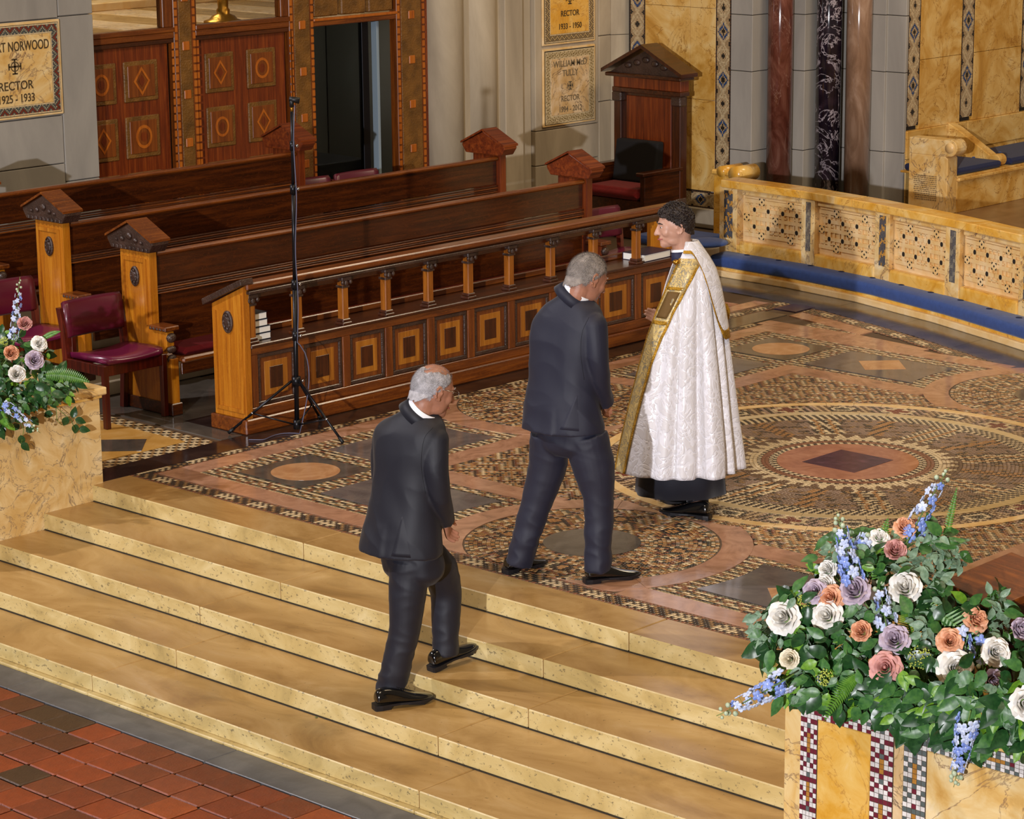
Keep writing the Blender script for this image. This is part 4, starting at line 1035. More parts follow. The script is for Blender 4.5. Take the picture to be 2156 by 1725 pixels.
    bd('back_board', 'oak_dark_x', yp + .05, yp + .075, .40, .79)
    bd('seat', 'oak_mid_x', yp - .24, yp + .10, .36, .40, .012)
    cu = K(MB().box(xi0 + .03, xi1 - .03, yp - .22, yp + .045, zf + .401, zf + .455, 0, .02).build('seat_cushion', MT['velvet_red'], t, bevel=.01))
    bd('seat_apron', 'oak_dark_x', yp - .22, yp - .20, .28, .36)
    for k in range(1, 5): K(MB().box(x0 + (x1 - x0) * k / 5 - .02, x0 + (x1 - x0) * k / 5 + .02, yp - .18, yp + .08, zf, zf + .36).build('support', MT['oak_dark_z'], t))
    return t
pew('front oak pew directly behind the long colonnaded choir desk', 2.0, 0, 1.49, 5.97)
pew('middle oak pew standing one low platform behind the front pew', 2.94, .10, 1.49, 5.97)
pew('rearmost oak pew against the carved screen, shorter than the two before it', 3.88, .20, 1.49, 4.62)

# ---- long choir desk
X0, X1, YF = 1.47, 5.92, 1.05
dk = empty('choir_desk', (X0, YF, 0), 0, 'long oak choir desk with a colonnade over inlaid front panels', 'desk')
def D(o): o.matrix_parent_inverse = Matrix.Translation((-X0, -YF, 0)); return o
for xa, xb in ((X0, X0 + .055), (X1 - .055, X1)):
    e = D(prism_obj('end_panel', [(1.03, .10), (1.03, .985), (1.345, .84), (1.345, .10)], 'x', xa, xb, 'oak_gold_z', dk))
    if xa == X0:
        MB().box(xa - .01, xa, 1.045, 1.075, .14, .93).box(xa - .01, xa, 1.30, 1.33, .14, .80).box(xa - .01, xa, 1.076, 1.299, .14, .165).build('raised_border', MT['oak_gold_z'], e)
        rosette('medallion', xa, 1.185, .735, .05, .075, e)
    D(prism_obj('sloping_cap', [(1.005, 1.0), (1.015, 1.04), (1.41, .865), (1.40, .825)], 'x', xa - .035, xb + .02, 'carved_oak', dk, .005))
D(MB().box(X0 - .02, X1 + .02, 1.015, 1.375, 0, .10, 0, .008).build('plinth', MT['oak_mid_x'], dk))
D(MB().box(X0 + .02, X1 - .02, 1.01, 1.13, .955, 1.005, 0, .010).build('top_rail', MT['oak_mid_x'], dk, bevel=.006))
D(MB().box(X0 + .03, X1 - .03, 1.0, 1.06, .93, .953, 0, .004).build('carved_moulding', MT['carved_oak'], dk))
D(MB().box(X0 + .05, X1 - .05, 1.07, 1.10, .885, .955, 0, .004).build('frieze', MT['oak_dark_x'], dk))
D(MB().box(X0 + .05, X1 - .05, 1.02, 1.33, .565, .592, 0, .006).build('book_shelf', MT['oak_dark_x'], dk, bevel=.004))
D(MB().box(X0 + .05, X1 - .05, 1.30, 1.33, .592, .635, 0, .006).build('shelf_lip', MT['oak_mid_x'], dk))
D(MB().box(X0 + .05, X1 - .05, 1.075, 1.11, .10, .565, 0, .0).build('front_board', MT['oak_dark_x'], dk))
D(MB().box(X0 + .055, X1 - .055, 1.045, 1.09, .515, .565, 0, .004).build('front_rail', MT['oak_mid_x'], dk))
D(MB().box(X0 + .055, X1 - .055, 1.045, 1.09, .10, .165, 0, .004).build('front_rail', MT['oak_mid_x'], dk))
PX = [1.56, 1.97, 2.39, 2.79, 3.20, 3.60, 4.02, 4.46, 4.93, 5.42, 5.86]
for i, x in enumerate(PX):
    p = D(MB().box(x - .028, x + .028, 1.045, 1.10, .60, .90, 0, .006).build('colonnette', MT['oak_post_z'], dk))
    mb = MB().box(x - .034, x + .034, 1.038, 1.107, .845, .862, 0, .003)
    mb.box(x - .045, x + .045, 1.028, 1.115, .895, .925, 0, .006)
    for sx in (-1, 1): mb.ball((x + sx * .036, 1.032, .885), (.014, .012, .018), 8, 5)
    mb.ball((x, 1.036, .878), (.02, .012, .022), 8, 5)
    mb.build('capital', MT['carved_oak'], p)
    MB().box(x - .042, x + .042, 1.03, 1.115, .592, .612, 0, .004).box(x - .036, x + .036, 1.037, 1.108, .612, .634, 0, .005).build('base', MT['oak_dark_z'], p)
    D(MB().box(x - .035, x + .035, 1.046, 1.088, .165, .515, 0, .004).build('stile', MT['oak_mid_z'], dk))
for a, b_ in zip(PX[:-1], PX[1:]):
    x0, x1 = a + .036, b_ - .036; z0, z1 = .167, .513
    pn = D(MB().box(x0 + .0, x1 - .0, 1.066, 1.08, z0, z1).build('front_panel', MT['oak_mid_z'], dk))
    fr = MB(); w_ = .028
    for bx in ((x0, x1, z0, z0 + w_), (x0, x1, z1 - w_, z1), (x0, x0 + w_, z0 + w_, z1 - w_), (x1 - w_, x1, z0 + w_, z1 - w_)): fr.box(bx[0], bx[1], 1.054, 1.07, bx[2], bx[3], 0, .004)
    fr.build('carved_frame', MT['carved_oak'], pn)
    dx, dz = (x1 - x0), (z1 - z0)
    MB().box(x0 + dx * .20, x1 - dx * .20, 1.0625, 1.068, z0 + dz * .17, z1 - dz * .17, 0, .001).build('inlay_field', MT['oak_inlay'], pn)
    MB().box(x0 + dx * .33, x1 - dx * .33, 1.060, 1.064, z0 + dz * .29, z1 - dz * .29, 0, .001).build('inlay_centre', MT['oak_dark_z'], pn)
# books
def book(name, label, x0, x1, y0, y1, z, h, cover, group, rz=0):
    c = empty(name, ((x0 + x1) / 2, (y0 + y1) / 2, z), rz, label, 'book', group)
    dx, dy = (x1 - x0) / 2, (y1 - y0) / 2
    MB().box(-dx, dx, -dy, dy, 0, .0035).box(-dx, dx, -dy, dy, h - .0035, h).box(-dx, dx, dy - .004, dy, 0, h).build('cover', MT[cover], c)
    MB().box(-dx + .004, dx - .004, -dy + .005, dy - .004, .0036, h - .0036).build('pages', MT['paper'], c); return c
zb = .593
for k, (a, b_, h) in enumerate(((1.605, 1.765, .045), (1.60, 1.765, .043), (1.60, 1.74, .046), (1.60, 1.735, .046))):
    book('hymn_book', ['white-edged book at the bottom of the stack on the desk shelf', 'white-edged book second from the bottom of the desk stack', 'white-edged book third from the bottom of the desk stack', 'white-edged book on top of the stack on the desk shelf'][k], a, b_, 1.10, 1.28, zb, h, 'book_dark', 'stacked books at the near end of the desk', .0)
    zb += h + .001
book('prayer_book', 'closed navy book with white page edges lying at the far end of the desk', 5.50, 5.82, 1.06, 1.28, .593, .055, 'book_navy', None, .04)

# ---- chairs with maroon vinyl pads
def chair(label, x, y, z, rz=0, magenta=False):
    t = empty('upholstered_chair', (x, y, z), rz, label, 'chair', 'maroon padded wooden chairs')
    sm = 'vinyl_magenta'; bm_ = 'vinyl_maroon'; wd = 'mahogany'
    for sx in (-1, 1):
        MB().box(sx * .245 - .02, sx * .245 + .02, -.225, -.185, 0, .43, 0, .004).build('leg', MT[wd], t)
        mb = MB(); mb.loft([[(sx * .245 + a * .02, yy + b_ * .022, zz) for a, b_ in ((-1, -1), (1, -1), (1, 1), (-1, 1))] for yy, zz in ((.235, 0), (.20, .42), (.215, .6), (.25, .76))], smooth=False)
        mb.build('leg', MT[wd], t, bevel=.003)
        MB().box(sx * .245 - .013, sx * .245 + .013, -.19, .19, .355, .425, 0, .003).build('side_rail', MT[wd], t)
    MB().box(-.235, .235, -.222, -.197, .355, .43, 0, .003).build('front_rail', MT[wd], t)
    MB().box(-.235, .235, .19, .21, .355, .43, 0, .003).build('back_rail', MT[wd], t)
    rings = []
    for u in np.linspace(-1, 1, 11):
        dip = .022 * (1 - u * u); e = 1 if abs(u) < .99 else .94
        rings.append([(u * .232, yy * e, .432 + (zz - dip * (zz > .01)) ) for yy, zz in ((-.235, .0), (-.245, .02), (-.232, .048), (-.12, .052), (.1, .042), (.19, .034), (.20, .0))])
    MB().loft(rings).build('seat_pad', MT[sm], t)
    rings = []
    for u in np.linspace(-1, 1, 11):
        cv = .03 * (1 - u * u)
        rings.append([(u * .238, .20 + cv + dy + (zz - .5) * .10, zz) for dy, zz in ((-.012, .555), (-.03, .575), (-.032, .68), (-.028, .785), (-.006, .805), (.018, .79), (.016, .58), (.006, .555))])
    MB().loft(rings).build('back_pad', MT[bm_], t)
    return t
chair('magenta-seated wooden chair beside the left flower pedestal, in front of the front pew', 1.21, 2.06, 0)
chair('maroon chair behind the nearer one, half hidden by the tall flower stem', 1.19, 3.02, 0)
chair('maroon chair at the far right end of the front pew, seen through the desk', 6.24, 1.95, 0)
chair('maroon chair whose back edge shows just right of the rearmost pew end', 4.93, 3.98, .20)
chair('maroon chair whose back edge shows in front of the dark glass doorway', 5.48, 3.98, .20)

# ---- wooden stall against the marble wall
st = empty('wooden_stall', (9.3, 4.32, 0), 0, 'tall dark wooden stall with a pediment and deep red seat cushion', 'stall')
def Q(o): o.matrix_parent_inverse = Matrix.Translation((-9.3, -4.32, 0)); return o
XS = 9.40
Q(MB().box(XS, XS + .08, 3.93, 4.72, .1, 1.42, 0, .006).build('back_panel', MT['oak_dark_z'], st))
Q(MB().box(XS - .012, XS + .02, 4.05, 4.60, .45, 1.26, 0, .004).build('back_field', MT['oak_red_z'], st))
for y in (3.96, 4.69):
    Q(MB().box(XS - .04, XS + .03, y - .045, y + .045, .1, 1.27, 0, .006).build('pilaster', MT['oak_dark_z'], st))
    Q(MB().box(XS - .06, XS + .04, y - .06, y + .06, 1.20, 1.29, 0, .012).build('capital', MT['carved_oak'], st))
Q(MB().box(XS - .05, XS + .08, 3.90, 4.75, 1.29, 1.335, 0, .005).build('entablature', MT['oak_dark_x'], st))
Q(MB().box(XS - .04, XS + .08, 3.91, 4.74, 1.335, 1.44, 0, .003).build('frieze', MT['oak_red_z'], st))
Q(MB().box(XS - .11, XS + .10, 3.86, 4.79, 1.44, 1.475, 0, .008).build('cornice', MT['oak_dark_x'], st))
pd = Q(MB().prism([(3.88, 1.475), (4.77, 1.475), (4.325, 1.70)], 'x', XS - .05, XS + .09).build('pediment', MT['carved_oak'], st))
for (ya, za), (yb_, zb_) in (((3.83, 1.475), (4.325, 1.725)), ((4.82, 1.475), (4.325, 1.725))):
    mb = MB(); mb.add([(xx, y, z + dz) for xx in (XS - .13, XS + .11) for (y, z) in ((ya, za), (yb_, zb_)) for dz in (0, .035)], [(0, 2, 3, 1), (4, 5, 7, 6), (0, 1, 5, 4), (2, 6, 7, 3), (1, 3, 7, 5), (0, 4, 6, 2)]); mb.build('raking_cornice', MT['oak_dark_x'], pd)
for k in range(5): MB().ball((XS - .055, 4.325 + (k - 2) * .11, 1.55 + .03 * (2 - abs(k - 2))), (.014, .045, .03), 8, 5).build('carved_leaf', MT['carved_oak'], pd)
for y in (3.95, 4.70):
    Q(MB().box(8.86, XS, y - .03, y + .03, 0, .60, 0, .006).build('arm_panel', MT['oak_dark_x'], st))
    Q(MB().box(8.82, XS, y - .05, y + .05, .60, .635, 0, .008).build('arm_rest', MT['oak_dark_x'], st))
Q(MB().box(8.88, XS, 3.98, 4.67, .0, .36, 0, .006).build('seat_box', MT['oak_dark_x'], st))
o = MB().box(8.84, XS - .04, 3.99, 4.66, .362, .47, 0, .035).build('red_cushion', MT['velvet_crimson'], bevel=.02, seg=3); tag(o, 'plump deep red cushion lying on the seat of the pedimented stall', 'cushion')
plain('velvet_black', '#0a0708', .9); o = MB().prism([(XS - .20, .475), (XS - .07, .475), (XS - .045, .86), (XS - .14, .86)], 'y', 4.10, 4.62).build('black_cushion', MT['velvet_black'], bevel=.02, seg=3); tag(o, 'black back cushion leaning inside the pedimented stall', 'cushion')

# ---- microphone stand
mx, my = 1.69, .79
ms = empty('microphone_stand', (mx, my, 0), 0, 'tall black tripod microphone stand in front of the choir desk', 'stand')
top = onv(614, 215, (mx, my, 0), 0); tx, ty = top.x - mx, top.y - my; H = top.z
def pp(z): return Vector((tx * z / H, ty * z / H, z))
MB().tube([pp(.05), pp(1.0)], .016, 12).build('lower_tube', MT['black_metal'], ms)
MB().tube([pp(1.0), pp(1.62)], .0125, 12).build('middle_tube', MT['black_metal'], ms)
MB().tube([pp(1.62), pp(H - .06)], .0105, 12).build('upper_tube', MT['black_metal'], ms)
for z, r in ((1.0, .022), (1.62, .02), (.66, .021), (.36, .03), (.07, .024), (H - .28, .017)):
    c = MB().tube([pp(z - .03), pp(z + .03)], r, 12).build('clamp', MT['black_metal'], ms)
    kn_ = pp(z) + VS * (r + .012); MB().ball(kn_, (.012, .010, .012), 8, 5).build('knob', MT['chrome'], c)
MB().tube([pp(1.40), pp(1.43)], .0118, 12).build('white_tape', MT['paper'], ms); MB().tube([pp(1.50), pp(1.515)], .0116, 12).build('red_tape', MT['velvet_red'], ms)
MB().tube([pp(H - .06), pp(H - .03)], .008, 10).build('brass_thread', MT['brass'], ms)
mb = MB(); mb.tube([pp(H - .03), pp(H + .02)], .015, 10); h0 = pp(H + .02); mb.tube([h0 - VS * .015, h0 + VS * .012 + Vector((0, 0, -.004)), h0 + VS * .05 + Vector((0, 0, -.012))], [.016, .018, .021], 12); mb.build('microphone_clip', MT['black_rubber'], ms)
for fx, fy in ((1.392 - mx, 1.13 - my), (1.708 - mx, .37 - my), (2.06 - mx, .965 - my)):
    f = Vector((fx, fy, .012)); hub = pp(.36) + Vector((fx, fy, 0)).normalized() * .03
    lg = MB().tube([hub, f], .0085, 8).build('leg', MT['black_metal'], ms)
    MB().tube([f + (hub - f).normalized() * .045, f], .012, 8).build('rubber_foot', MT['black_rubber'], lg)
    md = hub.lerp(f, .62); MB().tube([pp(.07) + Vector((fx, fy, 0)).normalized() * .02, md], .006, 6).build('brace', MT['black_metal'], ms)
    MB().ball(md, .010, 8, 5).build('rivet', MT['chrome'], lg)
cab_ = MB(); pts = [Vector((mx, my, 0)) + pp(H - .02) + VS * .02 - VH * .01]
for z in np.linspace(2.0, .62, 20): pts.append(Vector((mx, my, 0)) + pp(z) + VS * (.016 + .006 * math.sin(z * 9)) - VH * .014)
for k, z in enumerate(np.linspace(.6, .06, 12)): pts.append(Vector((mx, my, 0)) + pp(z) + VS * (.03 + .055 * math.sin(PI * (k / 11.0) ** .7)) - VH * .01)
e0 = pts[-1]
for k in range(14): a = k / 13; pts.append(Vector((e0.x + a * -.35 + .02 * math.sin(a * 8), e0.y + .02 + .14 * a + .05 * math.sin(a * 6), .006)))
cab_.tube(pts, .0038, 6); o = cab_.build('microphone_cable', MT['cable_grey']); tag(o, 'thin grey cable hanging down the tripod microphone stand to the floor', 'cable')
# ---- left pedestal
pl = empty('flower_pedestal', (-.5, .77, -.3), 0, 'veined cream marble pedestal at the left end of the steps', 'pedestal')
def PL(o): o.matrix_parent_inverse = Matrix.Translation((.5, -.77, .3)); return o
PL(MB().box(-1.2, .085, .775, 1.35, -.39, .53, 0, .004).build('body', MT['brocatelle'], pl))
PL(MB().box(-1.24, .10, .765, 1.37, .53, .548, 0, .004).build('moulding', MT['siena'], pl, bevel=.006))
PL(MB().box(-1.26, .125, .745, 1.40, .55, .60, 0, .008).build('top_slab', MT['siena_pale'], pl, bevel=.008))
# ---- right pedestal with glass mosaic
pr = empty('mosaic_pedestal', (-1.2, -6.2, -.3), 0, 'yellow marble pedestal framed in small square mosaic at the right end of the steps', 'pedestal')
def PR(o): o.matrix_parent_inverse = Matrix.Translation((1.2, 6.2, .3)); return o
XP = -1.2
# a low wall round a platform: front wing and left wing
for a in ((XP + .004, XP + .30, -7.6, -5.42), (XP + .30, .12, -5.72, -5.42)):
    PR(MB().box(a[0], a[1], a[2], a[3], -.49, .50, 0, .004).build('body', MT['siena_pale'], pr))
    PR(MB().box(a[0] - .034 * (a[0] < -1), a[1] + .03, a[2] - .03, a[3] + .03, .52, .58, 0, .01).build('top_slab', MT['siena'], pr, bevel=.01))
    PR(MB().box(a[0] - .019 * (a[0] < -1), a[1] + .015, a[2] - .015, a[3] + .015, .495, .522, 0, .008).build('moulding', MT['siena_pale'], pr))
MB().box(-.89, -.003, -7.6, -5.73, -.3, 0).build('ambo_floor', MT['brown_floor'], kind='structure')
def yx(px, py=1600): return onx(px, py, XP).y
W_, M_, G_, O_ = [np.array(srgb(h)) for h in ('#dcd6d2', '#6e2433', '#5d6664', '#b07a34')]
def strip(y0, y1, z0, z1, edge, horizontal=False, t=.0215):
    """y0 > y1 (left to right seen from the nave)"""
    if horizontal: n = max(5, int(round((z1 - z0) / t))); m_ = int(round((y0 - y1) / t))
    else: n = max(5, int(round((y0 - y1) / t))); m_ = int(round((z1 - z0) / t))
    q = []; c = []
    for i in range(n):
        for k in range(m_):
            if i in (0, n - 1): col = edge if k % 2 else W_
            elif i in (1, n - 2): col = W_ if (k % 3) else edge
            else:
                ph = (k % 10) - 4.5; cc_ = abs(i - (n - 1) / 2); e = abs(ph) * .62 + cc_
                col = O_ if e < 1.1 else (edge if e < 1.9 else (G_ if edge is not G_ and e < 2.6 else (M_ if e < 2.6 else W_)))
                if RNG.random() < .1: col = G_
            a, b_ = (k, i) if horizontal else (i, k)
            if horizontal: y = y0 - (y0 - y1) * (a + .5) / m_; z = z0 + (z1 - z0) * (b_ + .5) / n; hy, hz = (y0 - y1) / m_ * .45, (z1 - z0) / n * .45
            else: y = y0 - (y0 - y1) * (a + .5) / n; z = z0 + (z1 - z0) * (b_ + .5) / m_; hy, hz = (y0 - y1) / n * .45, (z1 - z0) / m_ * .45
            q.append([(XP - .002, y + hy, z - hz), (XP - .002, y - hy, z - hz), (XP - .002, y - hy, z + hz), (XP - .002, y + hy, z + hz)]); c.append(jig(col, .1))
    o = PR(link('mosaic_strip', col_mesh('mosaic_strip', q, c), MT['tessera_wall'], pr)); o['kind'] = 'stuff'
    PR(MB().box(XP, XP + .01, y1, y0, z0, z1).build('mosaic_bed', MT['mosaic_bed'], pr))
Zt = .455; Zp = .375; zb_ = -.49
strip(yx(1685), yx(1720), zb_, Zt, M_); strip(yx(1833), yx(1881), zb_, Zt, M_); strip(yx(1720), yx(1833), Zp, Zt, M_, True)
strip(yx(1903), yx(1951), zb_, Zt, G_); strip(yx(1951), -7.5, Zp, Zt, G_, True)
PR(MB().box(XP - .003, XP + .01, yx(1832), yx(1721), zb_, Zp - .002, 0, .003).build('marble_panel', MT['siena'], pr))
PR(MB().box(XP - .003, XP + .01, -7.5, yx(1952), zb_, Zp - .002, 0, .003).build('marble_panel', MT['siena_pale'], pr))
PR(MB().box(XP - .003, XP + .01, yx(1902), yx(1882), zb_, Zt, 0, .003).build('marble_panel', MT['siena_cream'], pr))

# ---- reading desk and chair behind the right flowers
ld = empty('reading_desk', (-.2, -6.3, 0), 0, 'polished dark oak reading desk top behind the right flower arrangement', 'desk')
XL = .2
A = onx(1985, 1232, XL); B = onx(2085, 1163, XL + .5); # near-left and far-left corners of the sloping board
def LD(o): o.matrix_parent_inverse = Matrix.Translation((.2, 6.3, 0)); return o
Cc = A + Vector((.02, -.62, .06)); Dd = B + Vector((.02, -.62, .06))
zL = .90
A = onz(1980, 1224, zL); B = onz(2130, 1162, zL + .07); C_ = onz(2102, 1277, zL - .04); Dd = B + (C_ - A)
dn = Vector((0, 0, -.035)); mb = MB()
mb.add([A, C_, Dd, B, A + dn, C_ + dn, Dd + dn, B + dn], [(0, 1, 2, 3), (7, 6, 5, 4), (0, 4, 5, 1), (1, 5, 6, 2), (2, 6, 7, 3), (3, 7, 4, 0)])
LD(mb.build('sloping_board', MT['oak_mid_y'], ld, bevel=.004))
ct = (A + C_ + Dd + B) / 4
ins = [p.lerp(ct, .10) + Vector((0, 0, -.036)) for p in (A, C_, Dd, B)]
mb = MB(); mb.add(ins + [p + Vector((0, 0, -.10)) for p in ins], [(0, 1, 2, 3), (7, 6, 5, 4), (0, 4, 5, 1), (1, 5, 6, 2), (2, 6, 7, 3), (3, 7, 4, 0)])
LD(mb.build('desk_box', MT['oak_dark_y'], ld))
LD(MB().box(ct.x - .07, ct.x + .07, ct.y - .07, ct.y + .07, .05, ct.z - .1, 0, .01).build('column', MT['oak_dark_z'], ld))
LD(MB().box(ct.x - .2, ct.x + .2, ct.y - .2, ct.y + .2, 0, .05, 0, .01).build('foot', MT['oak_dark_x'], ld))
chair('maroon chair half hidden behind the right flower arrangement under the reading desk', -.12, -6.27, 0, PI / 2)
# ================================================================== people
def ring(c, A, B, a, b, n=26, e=2.2, f=None):
    """ellipse-like ring; angle runs from A (front) to B (right)"""
    out = []
    for k in range(n):
        t = 2 * PI * k / n; ca, sa = math.cos(t), math.sin(t)
        u = math.copysign(abs(ca) ** (2 / e), ca); v = math.copysign(abs(sa) ** (2 / e), sa)
        m_ = f(t) if f else 1.0
        out.append(Vector(c) + A * (u * a * m_) + B * (v * b * m_))
    return out
def spline(pts, vals, n):
    """smooth samples through points (Catmull-Rom) with the same for their radii"""
    P = [np.array(tuple(p) + tuple(v if hasattr(v, '__len__') else (v,)), float) for p, v in zip(pts, vals)]
    P = [2 * P[0] - P[1]] + P + [2 * P[-1] - P[-2]]; out = []
    m_ = len(P) - 3
    for i in range(m_):
        for k in range(n):
            t = k / n; p0, p1, p2, p3 = P[i:i + 4]
            out.append(.5 * ((2 * p1) + (-p0 + p2) * t + (2 * p0 - 5 * p1 + 4 * p2 - p3) * t * t + (-p0 + 3 * p1 - 3 * p2 + p3) * t ** 3))
    out.append(P[-2]); return [Vector(o[:3]) for o in out], [o[3:] for o in out]
def limb(mb, pts, rad, ref=None, n=18, sub=5, wr=None, squash=1.0):
    ps, rs = spline(pts, rad, sub); rings = []
    for i, p in enumerate(ps):
        t = (ps[min(i + 1, len(ps) - 1)] - ps[max(i - 1, 0)]).normalized()
        A = (ref - t * ref.dot(t)).normalized() if ref is not None else t.orthogonal().normalized(); B = t.cross(A)
        r = rs[i]; ra = r[0]; rb = r[1] if len(r) > 1 else r[0] * squash
        if wr: w_ = wr(i / (len(ps) - 1)); ra *= w_; rb *= w_
        rings.append(ring(p, A, B, ra, rb, n, 2.0))
    mb.loft(rings); return mb
def fuse(mb, name, mat, voxel, smooth=3, disp=None, parent=None, label=None):
    """several closed shapes grown together into one continuous skin"""
    me = mb.mesh(name); o = bpy.data.objects.new(name, me); COL.objects.link(o)
    r = o.modifiers.new('r', 'REMESH'); r.mode = 'VOXEL'; r.voxel_size = voxel; r.use_smooth_shade = True
    if smooth: s_ = o.modifiers.new('s', 'SMOOTH'); s_.iterations = smooth; s_.factor = .5
    dg = bpy.context.evaluated_depsgraph_get(); ev = o.evaluated_get(dg); nm = bpy.data.meshes.new_from_object(ev)
    bpy.data.objects.remove(o); bpy.data.meshes.remove(me)
    if disp:
        n = len(nm.vertices); co = np.empty(n * 3); nm.vertices.foreach_get('co', co); co = co.reshape(-1, 3)
        no = np.empty(n * 3); nm.vertices.foreach_get('normal', no); no = no.reshape(-1, 3)
        co = co + no * disp(co)[:, None]; nm.vertices.foreach_set('co', co.ravel()); nm.update()
    nm.polygons.foreach_set('use_smooth', [True] * len(nm.polygons))
    nm.materials.clear(); nm.materials.append(MT[mat]); nm.name = name
    o = bpy.data.objects.new(name, nm); COL.objects.link(o)
    if parent is not None: o.parent = parent
    if label: o['label'] = label
    return o
def az(deg): return Vector((math.cos(math.radians(deg)), math.sin(math.radians(deg)), 0))
class Frame:
    def __init__(s, c, deg, pitch=0, roll=0, scale=1.0):
        F = az(deg); U = Vector((0, 0, 1)); R = F.cross(U)
        q = Matrix.Rotation(-math.radians(pitch), 3, R); F, U = q @ F, q @ U
        q = Matrix.Rotation(math.radians(roll), 3, F); R, U = q @ R, q @ U
        s.c, s.F, s.R, s.U, s.k = Vector(c), F, R, U, scale
        s.M = Matrix((F, R, U)).transposed()
    def P(s, x, y, z): return s.c + (s.F * x + s.R * y + s.U * z) * s.k
    def ball(s, mb, x, y, z, rx, ry, rz, n=18, m=12): mb.ball(s.P(x, y, z), (rx * s.k, ry * s.k, rz * s.k), n, m, 0, s.M)
def head_shapes(mb, fr, jowl=1.0, nose=1.0):
    b = fr.ball
    b(mb, -.008, 0, .010, .098, .077, .100, 32, 20)         # skull
    b(mb, -.038, 0, -.025, .062, .063, .085)                # nape
    b(mb, .022, 0, -.055, .068, .060 * jowl, .062, 24, 16)  # jaw
    b(mb, .010, 0, -.030, .080, .068, .070, 24, 16)
    b(mb, .048, 0, -.008, .048, .062, .066, 24, 16)
    b(mb, .052, 0, -.092, .042, .036, .030, 20, 14)
    b(mb, .068, 0, -.104, .026, .024, .020)                 # chin
    b(mb, .074, 0, .022, .020, .050, .013)                  # brow
    for s_ in (-1, 1):
        b(mb, .056, s_ * .038, -.030, .028, .025, .028)     # cheek
        b(mb, .015, s_ * .040 * jowl, -.078, .045, .020, .030)
        # ear: rim, lobe and a hollow left between them
        for t in range(9):
            an = -1.9 + t * .62; rr_ = 1 if t < 7 else .8
            b(mb, -.012 - .019 * math.cos(an) * .85, s_ * (.078 + .008 * max(0, math.cos(an))), -.010 + .030 * math.sin(an), .0062, .0062, .0075, 8, 6)
        b(mb, -.006, s_ * .074, -.012, .016, .006, .024); b(mb, -.003, s_ * .078, -.038, .008, .006, .010)
    for k in range(8):
        t = k / 7; b(mb, .084 + .030 * t * nose, 0, .014 - .050 * t, .012, .0095 + .004 * t, .012, 12, 8)
    for s_ in (-1, 1): b(mb, .100 * nose, s_ * .011, -.038, .012, .009, .009, 8, 6)
    b(mb, .082, 0, -.060, .016, .026, .012); b(mb, .082, 0, -.074, .015, .022, .010)
def neck_shapes(mb, fr, base, r=.056):
    limb(mb, [fr.P(-.028, 0, -.03), fr.P(-.03, 0, -.09), Vector(base)], [r * 1.02, r, r * 1.12], fr.F)
def face_parts(body, fr, lip=True):
    for s_ in (-1, 1):
        mb = MB(); fr.ball(mb, .0755, s_ * .031, .004, .013, .014, .0095, 12, 8); e = mb.build('eye', MT['eye_white'], body)
        mb = MB(); fr.ball(mb, .0865, s_ * .032, .003, .004, .0058, .0058, 10, 6); mb.build('iris', MT['iris'], e)
        mb = MB(); fr.ball(mb, .079, s_ * .031, .0095, .013, .0165, .0045, 12, 6); mb.build('eyelid', body.data.materials[0], body)
        mb = MB(); limb(mb, [fr.P(.094, s_ * .012, .022), fr.P(.092, s_ * .032, .027), fr.P(.078, s_ * .050, .022)], [.003, .004, .002], None, 8, 4); mb.build('eyebrow', MT['hair_brown'] if lip else MT['hair_grey'], body)
    mb = MB(); limb(mb, [fr.P(.082, -.026, -.066), fr.P(.099, -.010, -.069), fr.P(.0995, .010, -.069), fr.P(.082, .026, -.066)], [.0025, .0045, .0045, .0025], None, 8, 4); mb.build('lips', MT['lip'], body)
def scalp(name, fr, keep, mat, parent, r=(1.05, 1.055, 1.05), nse=.0025, nscale=60, thick=.006):
    """hair shell over the part of the skull that keep(x,y,z) picks"""
    n, m_ = 64, 44; vs = []; idx = {}; fs = []
    def pt(i, k):
        ph = -PI / 2 + PI * i / m_; a = 2 * PI * k / n
        return (-.008 + .098 * r[0] * math.cos(ph) * math.cos(a), .077 * r[1] * math.cos(ph) * math.sin(a), .010 + .100 * r[2] * math.sin(ph))
    def nape(p):
        x, y, z = p
        if x < -.03 and z < -.03: x = min(x, -.040 - math.sqrt(max(0, 1 - min(1, (y / .068) ** 2))) * .064); 
        return (x, y, z)
    for i in range(m_):
        for k in range(n):
            q = [pt(i, k), pt(i, k + 1), pt(i + 1, k + 1), pt(i + 1, k)]
            c = [sum(a[j] for a in q) / 4 for j in range(3)]
            jn = .012 * mnoise.noise(Vector(c) * 45)
            if not keep(c[0] + jn, c[1], c[2] + jn): continue
            f = []
            for (ii, kk) in ((i, k % n), (i, (k + 1) % n), (i + 1, (k + 1) % n), (i + 1, k % n)):
                if (ii, kk) not in idx:
                    p = nape(pt(ii, kk)); w_ = fr.P(*p); d = (w_ - fr.c).normalized()
                    w_ = w_ + d * nse * mnoise.noise(Vector(p) * nscale); idx[(ii, kk)] = len(vs); vs.append(w_)
                f.append(idx[(ii, kk)])
            fs.append(f)
    mb = MB(); mb.add(vs, fs, 0, True); o = mb.build(name, MT[mat], parent)
    s_ = o.modifiers.new('thickness', 'SOLIDIFY'); s_.thickness = thick; s_.offset = 0
    return o
